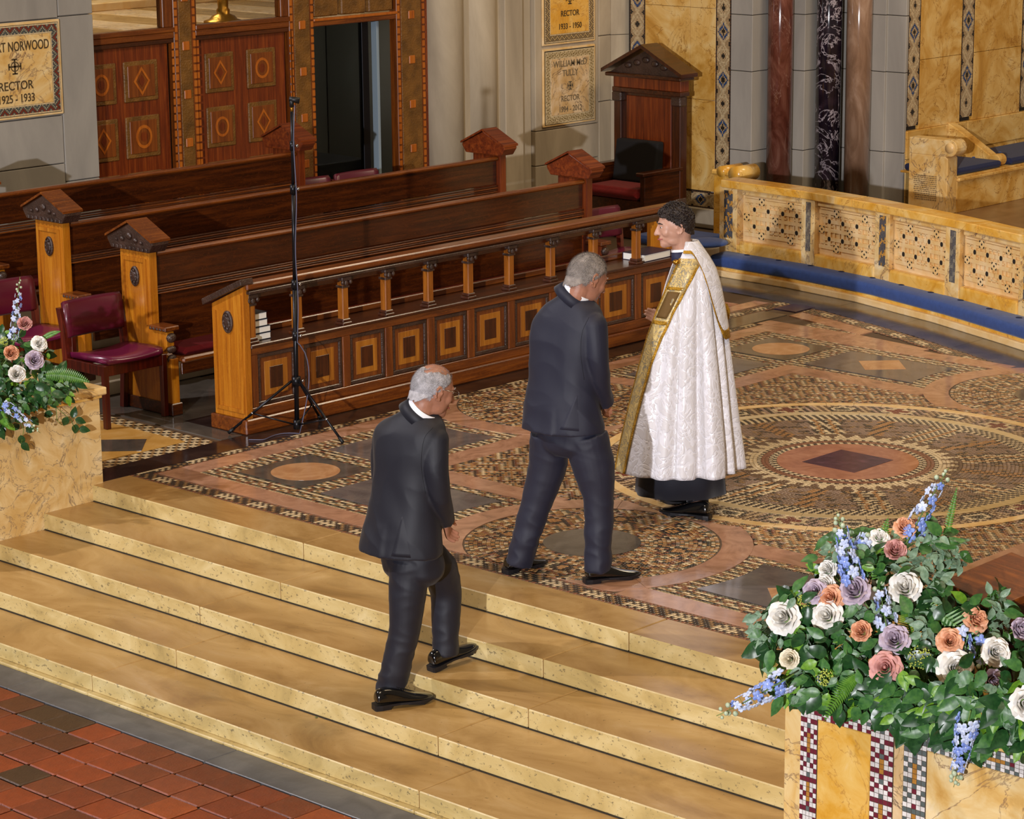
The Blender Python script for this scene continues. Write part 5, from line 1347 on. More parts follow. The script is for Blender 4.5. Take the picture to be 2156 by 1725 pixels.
def strands(name, fr, keep, mat, parent, count, length, r=(1.06, 1.07, 1.06), lift=.25, wid=.0008, flow=(-.6, 0, -.8)):
    rng = random.Random(11); vs = []; fs = []; mb = MB()
    while len(fs) < count:
        a = rng.uniform(0, 2 * PI); sz = rng.uniform(-.8, 1); cp = math.sqrt(max(0, 1 - sz * sz))
        p = Vector((-.008 + .098 * r[0] * cp * math.cos(a), .077 * r[1] * cp * math.sin(a), .010 + .100 * r[2] * sz))
        jn = .030 * mnoise.noise(p * 60)
        if not keep(p.x + jn, p.y, p.z + jn * .8): continue
        nrm = Vector((p.x / .098 ** 2, p.y / .077 ** 2, p.z / .1 ** 2)).normalized(); fl = Vector(flow); fl = (fl - nrm * fl.dot(nrm)); fl = fl.normalized() if fl.length > .1 else nrm.orthogonal()
        d = (fl + nrm * lift + Vector([rng.uniform(-.35, .35) for _ in range(3)])).normalized(); s_ = nrm.cross(d).normalized() * wid
        L = length * rng.uniform(.6, 1.2); b = len(vs)
        vs += [fr.P(*(p - s_)), fr.P(*(p + s_)), fr.P(*(p + d * L))]; fs.append((b, b + 1, b + 2))
    mb.add(vs, fs); o = mb.build(name, MT[mat], parent); o['kind'] = 'stuff'; return o
def hand(mb, w, d, side, palm_n, k=1.0, curl=.6):
    """w wrist point, d direction of the fingers, side towards the thumb, palm_n out of the palm"""
    d = Vector(d).normalized(); side = Vector(side); side = (side - d * side.dot(d)).normalized(); pn = d.cross(side) if palm_n > 0 else side.cross(d)
    limb(mb, [w - d * .02, w + d * .02, w + d * .055 * k, w + d * .085 * k], [(.027, .020), (.034, .017), (.040, .015), (.038, .012)], side, 14, 3)
    for i, (off, L) in enumerate(((.030, .068), (.010, .078), (-.011, .072), (-.030, .056))):
        b = w + d * .075 * k + side * off; p = [b]; dd = d.copy()
        for s_ in (.42, .32, .26):
            c = math.cos(curl * .6), math.sin(curl * .6); dd = (dd * c[0] + pn * c[1]).normalized(); p.append(p[-1] + dd * L * s_)
        limb(mb, p, [.0095, .009, .0085, .0065], side, 10, 3)
    b = w + d * .025 * k + side * .026; t1 = (side * .75 + d * .7 + pn * .35).normalized(); t2 = (d * .95 + pn * .4 + side * .1).normalized()
    limb(mb, [b, b + t1 * .035, b + t1 * .035 + t2 * .028, b + t1 * .035 + t2 * .05], [.013, .011, .0095, .007], pn, 10, 3)
def shoe(parent, heel, deg, length=.30, pitch=0., name='shoe'):
    F = az(deg); U = Vector((0, 0, 1)); R = F.cross(U); q = Matrix.Rotation(math.radians(pitch), 3, R); F, U = q @ F, q @ U
    H = Vector(heel); k = length / .30
    def P(x, y, z): return H + (F * x + R * y + U * z) * k
    mb = MB(); prof = [(.006, .026, .035, .075, .028), (.015, .034, .028, .10, .036), (.06, .036, .028, .105, .037), (.11, .037, .026, .092, .035), (.16, .043, .022, .070, .040), (.21, .046, .020, .052, .046), (.26, .038, .019, .043, .040), (.29, .022, .019, .036, .024), (.300, .008, .020, .030, .010)]
    rings = []
    for x, wb, zb, zt, wt in prof:
        rings.append([P(x, s_ * wv, zv) for s_, wv, zv in ((-1, wb, zb), (-1, wb * 1.03, zb + (zt - zb) * .35), (-1, wt * .80, zb + (zt - zb) * .75), (-1, wt * .38, zt), (1, wt * .38, zt), (1, wt * .80, zb + (zt - zb) * .75), (1, wb * 1.03, zb + (zt - zb) * .35), (1, wb, zb))])
    mb.loft(rings); o = mb.build(name, MT['shoe_black'], parent)
    sd = o.modifiers.new('s', 'SUBSURF'); sd.levels = 1; sd.render_levels = 2
    mb = MB(); out = [(-.004, .02), (.0, .032), (.03, .038), (.08, .036), (.12, .036), (.17, .046), (.22, .050), (.265, .042), (.295, .026), (.308, .008)]
    lo = [P(x, w_, .016 if x > .085 else .016) for x, w_ in out] + [P(x, -w_, .016) for x, w_ in out[::-1]]; hi = [P(x, w_, .026) for x, w_ in out] + [P(x, -w_, .026) for x, w_ in out[::-1]]
    mb.loft([lo, hi], smooth=False); so = mb.build('sole', MT['sole_dark'], o)
    mb = MB(); out = [(-.004, .02), (.0, .032), (.03, .036), (.075, .034)]; lo = [P(x, w_, 0) for x, w_ in out] + [P(x, -w_, 0) for x, w_ in out[::-1]]; hi = [P(x, w_, .017) for x, w_ in out] + [P(x, -w_, .017) for x, w_ in out[::-1]]
    mb.loft([lo, hi], smooth=False); mb.build('heel', MT['sole_dark'], o)
    mb = MB(); lo = [P(.17 + .0, s_ * .030, .0) for s_ in (-1, 1)]
    mb.loft([[P(.16, -.04, .012), P(.16, .04, .012), P(.16, .04, .018), P(.16, -.04, .018)], [P(.24, -.042, .001), P(.24, .042, .001), P(.24, .042, .018), P(.24, -.042, .018)], [P(.29, -.02, .012), P(.29, .02, .012), P(.29, .02, .018), P(.29, -.02, .018)]], smooth=False); mb.build('tread', MT['sole_dark'], o)
    mb = MB()
    for k_ in range(4): x = .115 + k_ * .013; mb.tube([P(x, -.014, .092 - k_ * .006), P(x, 0, .096 - k_ * .006), P(x, .014, .092 - k_ * .006)], .0018, 6)
    l_ = mb.build('laces', MT['black_rubber'], o); l_['kind'] = 'stuff'
    return o
def nz(co, s, A, off=0.):
    """soft creases"""
    x, y, z = co[:, 0] * s[0] + off, co[:, 1] * s[1] + off * 1.7, co[:, 2] * s[2]
    return A * (np.sin(x + 1.9 * np.sin(y * .7 + z * .5)) * np.sin(z + 1.3 * np.sin(x * .6 + y)) + .5 * np.sin(2.1 * z + x * 1.3 + y * .7 + off))

def crease(co, sh, sv, A, off):
    """ridged cloth folds that run slantwise and gather towards the lower end"""
    out = np.zeros(len(co)); zmin, zmax = co[:, 2].min(), co[:, 2].max()
    for i, (x, y, z) in enumerate(co):
        w_ = 1 - (z - zmin) / (zmax - zmin + 1e-6)
        a = mnoise.noise(Vector((x * sh + off + z * 3, y * sh - z * 2.5, z * sv)))
        b = mnoise.noise(Vector((x * sh * 2 + 9, y * sh * 2 + off, z * sv * .6 + 4)))
        out[i] = A * (.25 + .75 * abs(2 * w_ - .9) if sv > 10 else A / A * (.5 + .5 * w_)) * ((1 - abs(a) * 2.6) * .55 + b * .5 - .2)
    return out
from mathutils.bvhtree import BVHTree
def surf(bvh, px, py, lift=.002):
    d = ray(px, py); h = bvh.ray_cast(CAM, d)
    if h[0] is None: return None
    return h[0] - d * lift
def add_seams(jk, jcol, tor):
    bvh = BVHTree.FromObject(jk, bpy.context.evaluated_depsgraph_get())
    v = tor.get('vent')
    if v:      # the outer flap of the back vent, folded over the inner one
        vs = []; n = 10; m_ = 6
        for i in range(n + 1):
            t = i / n; a = (v[0][0] + (v[1][0] - v[0][0]) * t, v[0][1] + (v[1][1] - v[0][1]) * t)
            for j in range(m_ + 1):
                u = j / m_; q = surf(bvh, a[0] + v[2] * u * (.3 + .7 * t), a[1] + u * 5 * t, -.0035 + (.004 + .016 * t) * (1 - u) ** 1.5)
                vs.append(q if q is not None else vs[-1] + (vs[-1] - vs[-2]) * .2 if len(vs) > 1 else CAM)
        fs = [(i * (m_ + 1) + j, (i + 1) * (m_ + 1) + j, (i + 1) * (m_ + 1) + j + 1, i * (m_ + 1) + j + 1) for i in range(n) for j in range(m_)]
        mb = MB(); mb.add(vs, fs, 0, True); o = mb.build('vent_flap', MT[jcol], jk); q = o.modifiers.new('t', 'SOLIDIFY'); q.thickness = .0015; q.offset = -1
    for ln in tor.get('seams', []):
        ps, _ = spline([Vector((x, y, 0)) for x, y in ln], [1] * len(ln), 8); pts = [surf(bvh, p.x, p.y, .0006) for p in ps]; pts = [p for p in pts if p is not None]
        if len(pts) > 3: MB().tube(pts, .0009, 5).build('seam', MT['seam_dark'], jk)
def suited_man(label, P0, tor, headp, arms, legs, feet, jcol, skin, hairf, collar, vent_t):
    """tor: dict with heading and rings of (px,py,half width,half depth); every pixel stands on the upright plane through P0"""
    P0 = Vector(P0); F = az(tor['deg']); R = F.cross(Vector((0, 0, 1)))
    W = lambda px, py, off=0.: onv(px, py, P0, off)
    # --- body: one continuous skin from crown to ankles
    fr = Frame(W(*headp['c']), headp['deg'], headp['pitch'], headp.get('roll', 0), headp.get('k', 1.0))
    mb = MB(); head_shapes(mb, fr, headp.get('jowl', 1.05)); nb = W(*headp['neck']); neck_shapes(mb, fr, nb, headp.get('nr', .058))
    rings = [ring(W(px, py + 14), F, R, d * .74, w_ * .72) for px, py, w_, d in tor['rings'][1:-3]]
    mb.loft(rings)
    for a in arms:
        pts = [W(*p) for p in a['pts']]; limb(mb, pts, [r * .72 for r in a['r']], F)
        d = (W(*a['finger']) - pts[-1]); hand(mb, pts[-1] + d.normalized() * .012, d, Vector(a['thumb']), a.get('pn', 1), 1.0, a.get('curl', .7))
    for l in legs: limb(mb, [W(*p) for p in l['pts']], [r * .72 for r in l['r']], F)
    body = fuse(mb, 'person', skin, .0050, 4, None); tag(body, label, 'person'); face_parts(body, fr, False)
    # --- jacket
    mb = MB(); lines = tor['rings']; n_ = len(lines)
    def vent(i):
        if i < n_ - 3: return None
        k = (i - (n_ - 4)) / 3
        def f(t):
            d = (t - math.radians(vent_t)) ; d = (d + PI) % (2 * PI) - PI
            return 1 + (.07 * k * math.exp(-max(0, d) / .5) if d > 0 else -.04 * k * math.exp(d / .3))
        return f
    pts = [W(px, py) for px, py, _, _ in lines]; sp_, rr = spline(pts, [(w_, d) for _, _, w_, d in lines], 4)
    rings = []
    for i, (p, r_) in enumerate(zip(sp_, rr)): rings.append(ring(p, F, R, r_[1], r_[0], 64, 2.25, vent(i / 4)))
    mb.loft(rings)
    for a in arms:
        limb(mb, [W(*p) for p in a['pts']], a['r'], F, 20, 6); q0 = W(*a['pts'][0]); mb.ball(q0 + Vector((0, 0, -.005)), a['r'][0] * 1.0, 18, 12)
        mb.ball(q0.lerp(W(*tor['rings'][3][:2]), .35) + Vector((0, 0, .0)), a['r'][0] * 1.02, 18, 12)
    jk = fuse(mb, 'suit_jacket', jcol, .0070, 3, lambda co: crease(co, 7, 5, .010, .0), body)
    add_seams(jk, jcol, tor)
    # flared collar of the jacket and the white shirt collar above it
    U2 = (W(*collar['top']) - W(*collar['base'])).normalized(); cb = W(*collar['base']); Fh = (F - U2 * F.dot(U2)).normalized(); Rh = Fh.cross(U2)
    def band_ring(z0, z1, a0, b0, a1, b1, th, name, mat, par, cut=0.0):
        mb = MB(); n = 32; sec = []
        for k in range(n):
            t = 2 * PI * k / n; c, s_ = math.cos(t), math.sin(t); dip = -cut * max(0, c) ** 2
            sec.append([cb + U2 * (z + dip) + Fh * (c * b) + Rh * (s_ * a) for (z, a, b) in ((z0, a0, b0), (z1, a1, b1), (z1 + .001, a1 - th, b1 - th), (z0, a0 - th, b0 - th))])
        vs = [p for s_ in sec for p in s_]; fs = []
        for k in range(n):
            k2 = (k + 1) % n
            for j in range(4): fs.append((k * 4 + j, k * 4 + (j + 1) % 4, k2 * 4 + (j + 1) % 4, k2 * 4 + j))
        mb.add(vs, fs, 0, True); return mb.build(name, MT[mat], par)
    band_ring(-.02, collar.get('h', .046) + .014, .088, .086, .082, .082, .004, 'shirt_collar', 'shirt_white', body, .03)
    band_ring(-.030, collar.get('h', .046) - .010, .110, .106, .090, .090, .007, 'jacket_collar', jcol, jk, .09)
    # --- trousers
    mb = MB(); limb_r = tor['seat']; sp_, rr = spline([W(px, py) for px, py, _, _ in limb_r], [(w_, d) for _, _, w_, d in limb_r], 4)
    mb.loft([ring(p, F, R, r_[1], r_[0], 40, 2.2) for p, r_ in zip(sp_, rr)])
    for l in legs: limb(mb, [W(*p) for p in l['pts']], l['r'], F, 24, 8, wr=l.get('wr'))
    fuse(mb, 'trousers', jcol, .008, 2, lambda co: crease(co, 8, 13, .011, 3.0), body)
    for f in feet: shoe(body, *f)
    hairf(fr, body); return body, fr

# -- grey-haired man crossing the pavement
def hair_grey(fr, body):
    kp = lambda x, y, z: (z > -.075 and x < -.035) or (z > -.020 + max(0, x + .03) * .9 and x < .045 and (z < .095 or x < .06)) or (z > .045 and x < .066)
    kp2 = lambda x, y, z: kp(x, y, z) and not (abs(y) < .072 and -.03 < x < .02 and z < -.02)
    scalp('hair', fr, kp2, 'hair_grey', body, (1.02, 1.035, 1.015), .002, 70, .004)
    strands('short_hair', fr, kp2, 'hair_grey', body, 9000, .018, lift=.22, wid=.0009, r=(1.03, 1.04, 1.03))
suited_man('grey-haired man in a dark navy suit walking across the mosaic pavement, head bowed', (.52, -2.72, 0),
    dict(deg=10, vent=[(1214, 832), (1178, 905), 60, 903], seams=[[(1240, 668), (1226, 700), (1223, 745), (1230, 800)]], rings=[(1208, 618, .070, .07), (1206, 630, .105, .09), (1204, 648, .160, .105), (1198, 680, .205, .120), (1193, 715, .210, .128), (1189, 765, .200, .130), (1186, 812, .200, .134), (1184, 855, .215, .146), (1185, 892, .228, .156), (1185, 903, .230, .158)],
         seat=[(1196, 862, .165, .115), (1196, 900, .18, .13), (1197, 935, .175, .13), (1198, 955, .12, .09)]),
    dict(c=(1237, 583, .0), deg=-12, pitch=24, neck=(1205, 640, .0), k=1.10, nr=.064),
    [dict(pts=[(1250, 684, -.10), (1256, 745, -.12), (1262, 800, -.08), (1274, 850, .02)], r=[.072, .066, .058, .048], finger=(1268, 872, .16), thumb=(0, 0, 1), curl=.9),
     dict(pts=[(1148, 686, .12), (1140, 750, .16), (1150, 805, .22), (1215, 845, .30)], r=[.070, .062, .056, .048], finger=(1250, 862, .30), thumb=(0, 0, 1), pn=-1, curl=.9)],
    [dict(pts=[(1160, 915, .05), (1152, 985, .07), (1131, 1055, .08), (1110, 1125, .08), (1092, 1188, .09)], r=[.112, .103, .084, .076, .070], wr=lambda t: 1.0),
     dict(pts=[(1232, 918, -.05), (1250, 985, -.06), (1260, 1055, -.07), (1260, 1130, -.08), (1258, 1202, -.09)], r=[.118, .112, .082, .075, .070], wr=lambda t: 1.0)],
    [((.325, -2.375, 0), -8, .285), ((.475, -2.815, 0), -26, .315)],
    'suit_navy', 'skin_ruddy', hair_grey, dict(base=(1209, 622, -.012), top=(1231, 594, -.030), h=.030), 172)

# -- white-haired man climbing the steps
def hair_white(fr, body):
    kp = lambda x, y, z: ((z > -.070 and x < -.035) or (z > -.015 + max(0, x + .03) * .9 and x < .05)) and not (z > .080 - .3 * max(0, -x - .03) and x > -.075)
    kp2 = lambda x, y, z: kp(x, y, z) and not (-.03 < x < .02 and z < -.015)
    scalp('hair', fr, kp2, 'hair_white', body, (1.012, 1.022, 1.01), .0015, 70, .003)
    strands('short_hair', fr, kp2, 'hair_white', body, 9000, .011, r=(1.02, 1.03, 1.02), lift=.35)
    strands('short_hair', fr, lambda x, y, z: z > .07, 'hair_white', body, 1200, .007, r=(1.005, 1.01, 1.005), lift=.5, wid=.0005)
P1 = (-.82, -2.83, -.3)
b1, fr1 = suited_man('white-haired balding man in a black suit climbing the stone steps', P1,
    dict(deg=4, vent=[(846, 1088), (823, 1172), 62, 1166], seams=[[(912, 900), (893, 925), (887, 980), (896, 1040)]], rings=[(884, 862, .070, .07), (880, 874, .112, .09), (874, 888, .160, .105), (864, 908, .198, .115), (860, 945, .200, .125), (857, 1000, .186, .125), (853, 1050, .188, .132), (849, 1100, .206, .146), (846, 1145, .222, .158), (845, 1160, .224, .160)],
         seat=[(868, 1130, .15, .11), (868, 1170, .165, .125), (872, 1205, .16, .12), (878, 1225, .10, .08)]),
    dict(c=(912, 819, .0), deg=-16, pitch=18, neck=(882, 884, .0), k=1.08, nr=.062),
    [dict(pts=[(916, 925, -.09), (917, 990, -.13), (926, 1050, -.10), (938, 1098, .0)], r=[.068, .062, .054, .046], finger=(944, 1124, .06), thumb=(0, 0, 1), curl=.8),
     dict(pts=[(812, 920, .10), (806, 985, .14), (820, 1045, .20), (880, 1095, .28)], r=[.064, .058, .052, .046], finger=(915, 1110, .30), thumb=(0, 0, 1), pn=-1, curl=.8)],
    [dict(pts=[(864, 1180, -.04), (858, 1255, -.05), (852, 1325, -.05), (836, 1395, -.04), (818, 1460, -.03)], r=[.104, .092, .078, .074, .070], wr=lambda t: 1.0),
     dict(pts=[(888, 1165, .06), (922, 1195, .16), (938, 1245, .22), (939, 1310, .21), (938, 1378, .20)], r=[.098, .095, .080, .072, .066], wr=lambda t: 1.0)],
    [((-1.055, -2.79, -.3), -22, .315), ((-.665, -2.80, -.2), -4, .31, 9)],
    'suit_black', 'skin_ruddy', hair_white, dict(base=(886, 870, -.012), top=(905, 845, -.028), h=.030), 178)
# spectacle arm and frame
mb = MB(); mb.tube([fr1.P(-.0, .082, .012), fr1.P(.06, .078, .012), fr1.P(.098, .066, .010)], .0016, 6)
for s_ in (-1, 1):
    mb.tube([fr1.P(.100 + .004 * math.cos(t), s_ * .033 + .024 * math.cos(t), .002 + .017 * math.sin(t)) for t in np.linspace(0, 2 * PI, 17)], .0014, 6)
mb.build('spectacles', MT['chrome'], b1)['kind'] = 'thing'

# -- young cleric in a white brocade cope
PC = Vector((1.90, -2.33, 0)); WC = lambda px, py, off=0.: onv(px, py, PC, off)
deg = 107
fr = Frame(WC(1420, 474, .0), 142, 6, 0, .99)
mb = MB(); head_shapes(mb, fr, .98, .95); nb = WC(1440, 548, .02); neck_shapes(mb, fr, nb, .056)
Fc = az(deg); Rc = Fc.cross(Vector((0, 0, 1)))
mb.loft([ring(WC(px, py), Fc, Rc, d, w_) for px, py, w_, d in ((1448, 556, .07, .05), (1450, 580, .10, .06), (1452, 620, .11, .07), (1450, 700, .11, .08), (1448, 760, .13, .10))])
limb(mb, [WC(1452, 595, -.04), WC(1444, 660, -.05), WC(1420, 690, -.0), WC(1402, 690, .05)], [.035, .032, .028, .024], Fc)
limb(mb, [WC(1448, 595, .06), WC(1436, 665, .08), WC(1410, 690, .10), WC(1396, 686, .10)], [.035, .032, .028, .024], Fc)
hand(mb, WC(1402, 690, .05), (WC(1388, 684, .12) - WC(1402, 690, .05)), Vector((0, 0, 1)), 1, .9, 1.2)
hand(mb, WC(1396, 686, .10), (WC(1384, 680, .14) - WC(1396, 686, .10)) + Vector((0, 0, .02)), Vector((0, 0, 1)), -1, 1.0, .6)
for px0, px1, o_ in ((1420, 1470, -.06), (1415, 1440, .10)): limb(mb, [WC(px0 + 12, 760, o_), WC(px0 + 20, 900, o_), WC(px1 - 4, 1050, o_)], [.075, .055, .04], Fc)
clr = fuse(mb, 'person', 'skin_fair', .0048, 3); tag(clr, 'young cleric in a long white brocade cope with a gold band, smiling to the left', 'person'); face_parts(clr, fr, True)
# curly hair
kc = lambda x, y, z: ((z > -.055 and x < -.045) or (z > -.012 + max(0, x + .03) * .75 and x < .062) or (z > .062 and x < .082)) and not (-.035 < x < .015 and z < -.012)
scalp('hair', fr, kc, 'hair_brown', clr, (1.07, 1.06, 1.10), .006, 45, .012)
mb = MB(); rg = random.Random(5); cnt = 0
while cnt < 330:
    a = rg.uniform(0, 2 * PI); sz = rg.uniform(-.5, 1); cp = math.sqrt(1 - sz * sz)
    p = Vector((-.008 + .098 * 1.09 * cp * math.cos(a), .077 * 1.08 * cp * math.sin(a), .012 + .100 * 1.13 * sz))
    if not kc(*p): continue
    u = Vector([rg.uniform(-1, 1) for _ in range(3)]).normalized(); v = u.orthogonal().normalized(); r_ = rg.uniform(.007, .013) * (1 if sz > .1 else .5)
    mb.tube([fr.P(*(p + (u * math.cos(t) + v * math.sin(t)) * r_ + Vector((0, 0, .001 * t)))) for t in np.linspace(0, 5.2, 7)], [.003, .0042, .0045, .0045, .004, .003, .0015], 5, 0, False); cnt += 1
mb.build('curls', MT['hair_brown'], clr)['kind'] = 'stuff'
# cope
LV = [  # py, left, right, near-edge angle, depth ratio
    (508, 1432, 1470, 70, .9), (524, 1423, 1481, 60, .85), (542, 1414, 1493, 52, .82), (565, 1402, 1506, 46, .80), (600, 1388, 1516, 38, .80), (650, 1372, 1525, 28, .80), (700, 1358, 1533, 20, .82), (760, 1345, 1541, 13, .84), (820, 1331, 1549, 11, .86), (880, 1317, 1557, 10, .88), (940, 1303, 1566, 10, .88), (982, 1294, 1571, 10, .88)]
def cope_pt(v, ph, grow=1.0, fold=1.0):
    """v 0..1 from neck to hem, ph in radians: 0 screen-left of him, 90 towards the nave, 180 behind"""
    x = v * (len(LV) - 1); i = min(int(x), len(LV) - 2); t = x - i; a, b = LV[i], LV[i + 1]
    py = a[0] + (b[0] - a[0]) * t; l = a[1] + (b[1] - a[1]) * t; r = a[2] + (b[2] - a[2]) * t; dr = a[4] + (b[4] - a[4]) * t
    c = WC((l + r) / 2, py); w_ = (WC(r, py) - WC(l, py)).length / 2
    amp = .12 * min(1, max(0, (v - .25) * 1.6)) * fold
    m_ = 1 + amp * .35 * (math.sin(6.0 * ph + .6 + .5 * v) * .75 + .30 * math.sin(12 * ph + 1.7 + v * 2)) * min(1, max(0, (ph - .55) * 2.2)) + .012 * fold * math.sin(v * 9 + ph * 3) * (v > .2)
    g = min(1, max(0, (v - .16) * 1.8)) * fold; dg_ = math.degrees(ph)
    for p_, w2, dp in ((58, 6, .10), (78, 5, .12), (104, 5, .20), (118, 7, -.05), (136, 5, .20), (158, 7, .12), (185, 8, .12), (215, 9, .12), (250, 9, .12), (285, 9, .1)):
        q_ = (dg_ - p_ - 2 * math.sin(v * 5 + p_)) / w2
        if abs(q_) < 3: m_ -= g * dp * math.exp(-q_ * q_)
    m_ = m_ * grow
    return c - VS * (math.cos(ph) * w_ * min(m_, 1.04)) - VH * (math.sin(ph) * w_ * dr * m_) + Vector((0, 0, -.0 * v))
def nearang(v):
    x = v * (len(LV) - 1); i = min(int(x), len(LV) - 2); t = x - i; return math.radians(LV[i][3] + (LV[i + 1][3] - LV[i][3]) * t)
nv, nu = 70, 150; PH1 = math.radians(318)
vs = []; fs = []
for i in range(nv + 1):
    v = i / nv; p0 = nearang(v)
    for k in range(nu + 1): vs.append(cope_pt(v, p0 + (PH1 - p0) * k / nu))
for i in range(nv):
    for k in range(nu): a = i * (nu + 1) + k; fs.append((a, a + nu + 1, a + nu + 2, a + 1))
mb = MB(); mb.add(vs, fs, 0, True); cope = mb.build('cope', [MT['brocade_white'], MT['lining_grey']], clr)
sd = cope.modifiers.new('t', 'SOLIDIFY'); sd.thickness = .006; sd.offset = -1; sd.material_offset = 1
def wid(v):
    x = v * (len(LV) - 1); i = min(int(x), len(LV) - 2); t = x - i; a, b = LV[i], LV[i + 1]; l = a[1] + (b[1] - a[1]) * t; r = a[2] + (b[2] - a[2]) * t; return (r - l) / 2 / 372
def strip_mesh(name, s0, s1, v0, v1, grow, mat, n=60, m_=4, par=None):
    """a strip that follows the cope's near edge, s0..s1 metres in from it"""
    vs = []; fs = []
    for i in range(n + 1):
        v = v0 + (v1 - v0) * i / n; w_ = wid(v)
        for k in range(m_ + 1): s_ = s0 + (s1 - s0) * k / m_; vs.append(cope_pt(v, nearang(v) + s_ / max(w_, .05), grow))
    for i in range(n):
        for k in range(m_): a = i * (m_ + 1) + k; fs.append((a, a + m_ + 1, a + m_ + 2, a + 1))
    mb = MB(); mb.add(vs, fs, 0, True); o = mb.build(name, MT[mat], par or cope); q = o.modifiers.new('t', 'SOLIDIFY'); q.thickness = .004; q.offset = 0; return o
bd_ = strip_mesh('gold_band', -.004, .128, .17, 1.0, 1.012, 'orphrey_gold')
strip_mesh('band_braid', -.006, .008, .17, 1.0, 1.02, 'gold_braid', par=bd_); strip_mesh('band_braid', .116, .132, .17, 1.0, 1.02, 'gold_braid', par=bd_)
strip_mesh('band_patch', .022, .104, .375, .475, 1.02, 'orphrey_brown', 10, par=bd_)
for v in (.355, .485): strip_mesh('band_braid', .008, .118, v, v + .014, 1.022, 'gold_braid', 3, par=bd_)
# hood: a shield shape over the back of the shoulders
def hood_low(ph):
    a = abs(math.degrees(ph) - 178); t = max(0, min(1, (88 - a) / 60)); return .125 + .43 * t * t * (3 - 2 * t)
vs = []; fs = []; nu2, nv2 = 60, 16; pa, pb = math.radians(62), math.radians(300)
for k in range(nu2 + 1):
    ph = pa + (pb - pa) * k / nu2; lo_ = hood_low(ph)
    for i in range(nv2 + 1): v = .0 + lo_ * i / nv2; vs.append(cope_pt(v, ph, 1.05 + .03 * i / nv2, .3) + Vector((0, 0, .006)))
for k in range(nu2):
    for i in range(nv2): a = k * (nv2 + 1) + i; fs.append((a, a + 1, a + nv2 + 2, a + nv2 + 1))
mb = MB(); mb.add(vs, fs, 0, True); hd = mb.build('hood', [MT['brocade_white'], MT['orphrey_gold']], clr); q = hd.modifiers.new('t', 'SOLIDIFY'); q.thickness = .006; q.material_offset = 1
vs = []; fs = []
for k in range(nu2 + 1):
    ph = pa + (pb - pa) * k / nu2; lo_ = hood_low(ph)
    for j, (dv, g) in enumerate(((-.030, 1.070), (-.018, 1.085), (.002, 1.09), (.006, 1.075))): vs.append(cope_pt(max(.01, lo_ + dv), ph, g, .3) + Vector((0, 0, .006)))
for k in range(nu2):
    for j in range(3): a = k * 4 + j; fs.append((a, a + 1, a + 5, a + 4))
mb = MB(); mb.add(vs, fs, 0, True); hb_ = mb.build('hood_braid', MT['gold_braid'], hd); q = hb_.modifiers.new('t', 'SOLIDIFY'); q.thickness = .003
e0 = WC(1527, 640, .06); MB().tube([e0, WC(1531, 655, .06), WC(1531, 672, .06)], [.012, .018, .012], 8).build('tassel', MT['gold_braid'], hd)
# collar, clasp, surplice, cassock, shoes
cb_ = WC(1437, 536, .0); U2 = (fr.P(-.03, 0, -.10) - cb_).normalized(); mb = MB()
def cring(z, a, th): 
    A_ = (Fc - U2 * Fc.dot(U2)).normalized(); B_ = A_.cross(U2); return ring(cb_ + U2 * z, A_, B_, a - th, a - th, 28, 2)
mb.loft([cring(-.03, .066, 0), cring(.028, .062, 0), cring(.028, .062, .004), cring(-.03, .066, .004)], cap=False); col_ = mb.build('clerical_collar', MT['collar_navy'], clr)
mb = MB(); mb.loft([cring(.020, .064, 0), cring(.034, .0615, 0), cring(.034, .0615, .005), cring(.020, .064, .005)], cap=False); mb.build('white_collar_band', MT['shirt_white'], col_)
cl = WC(1424, 552, -.075); MB().ball(cl, (.022, .022, .016), 12, 8).build('gold_clasp', MT['brass'], cope)
mb = MB(); 
for k in range(12): a = 2 * PI * k / 12; mb.ball(cl + VS * (.0 + .022 * math.sin(a)) + Vector((0, 0, -.045 + .035 * math.cos(a))) - VH * .012, .005, 6, 4)
mb.build('silver_chain', MT['chrome'], cope)['kind'] = 'stuff'
mb = MB(); nu3 = 72
def skirt(levels, name, mat, folds, amp, par=clr):
    rings = []
    for py, l, r, dr in levels:
        c = WC((l + r) / 2, py); w_ = (WC(r, py) - WC(l, py)).length / 2
        rings.append([c - VS * (math.cos(t) * w_ * (1 + amp * math.sin(folds * t + py * .01))) - VH * (math.sin(t) * w_ * dr * (1 + amp * math.sin(folds * t + py * .01))) for t in np.linspace(0, 2 * PI, nu3 + 1)[:-1]])
    mb = MB(); mb.loft(rings); return mb.build(name, MT[mat], par)
skirt([(640, 1400, 1500, .7), (800, 1360, 1525, .8), (940, 1338, 1530, .8), (985, 1335, 1532, .8)], 'white_surplice', 'shirt_white', 9, .03)
skirt([(760, 1400, 1500, .7), (900, 1365, 1510, .8), (985, 1342, 1522, .78), (1035, 1337, 1529, .78)], 'cassock', 'cassock', 8, .03)
for px0, px1, o_ in ((1418, 1472, -.02), (1424, 1440, .12)):
    mb = MB(); limb(mb, [WC(1462 if o_ < 0 else 1440, 960, o_), WC(1466 if o_ < 0 else 1432, 1020, o_), WC(1470 if o_ < 0 else 1425, 1068 if o_ < 0 else 1046, o_)], [.075, .068, .062], Fc); mb.build('trouser_leg', MT['cassock'], clr)
shoe(clr, (1.885, -2.525, 0), 107, .31); shoe(clr, (2.06, -2.36, 0), 104, .30)
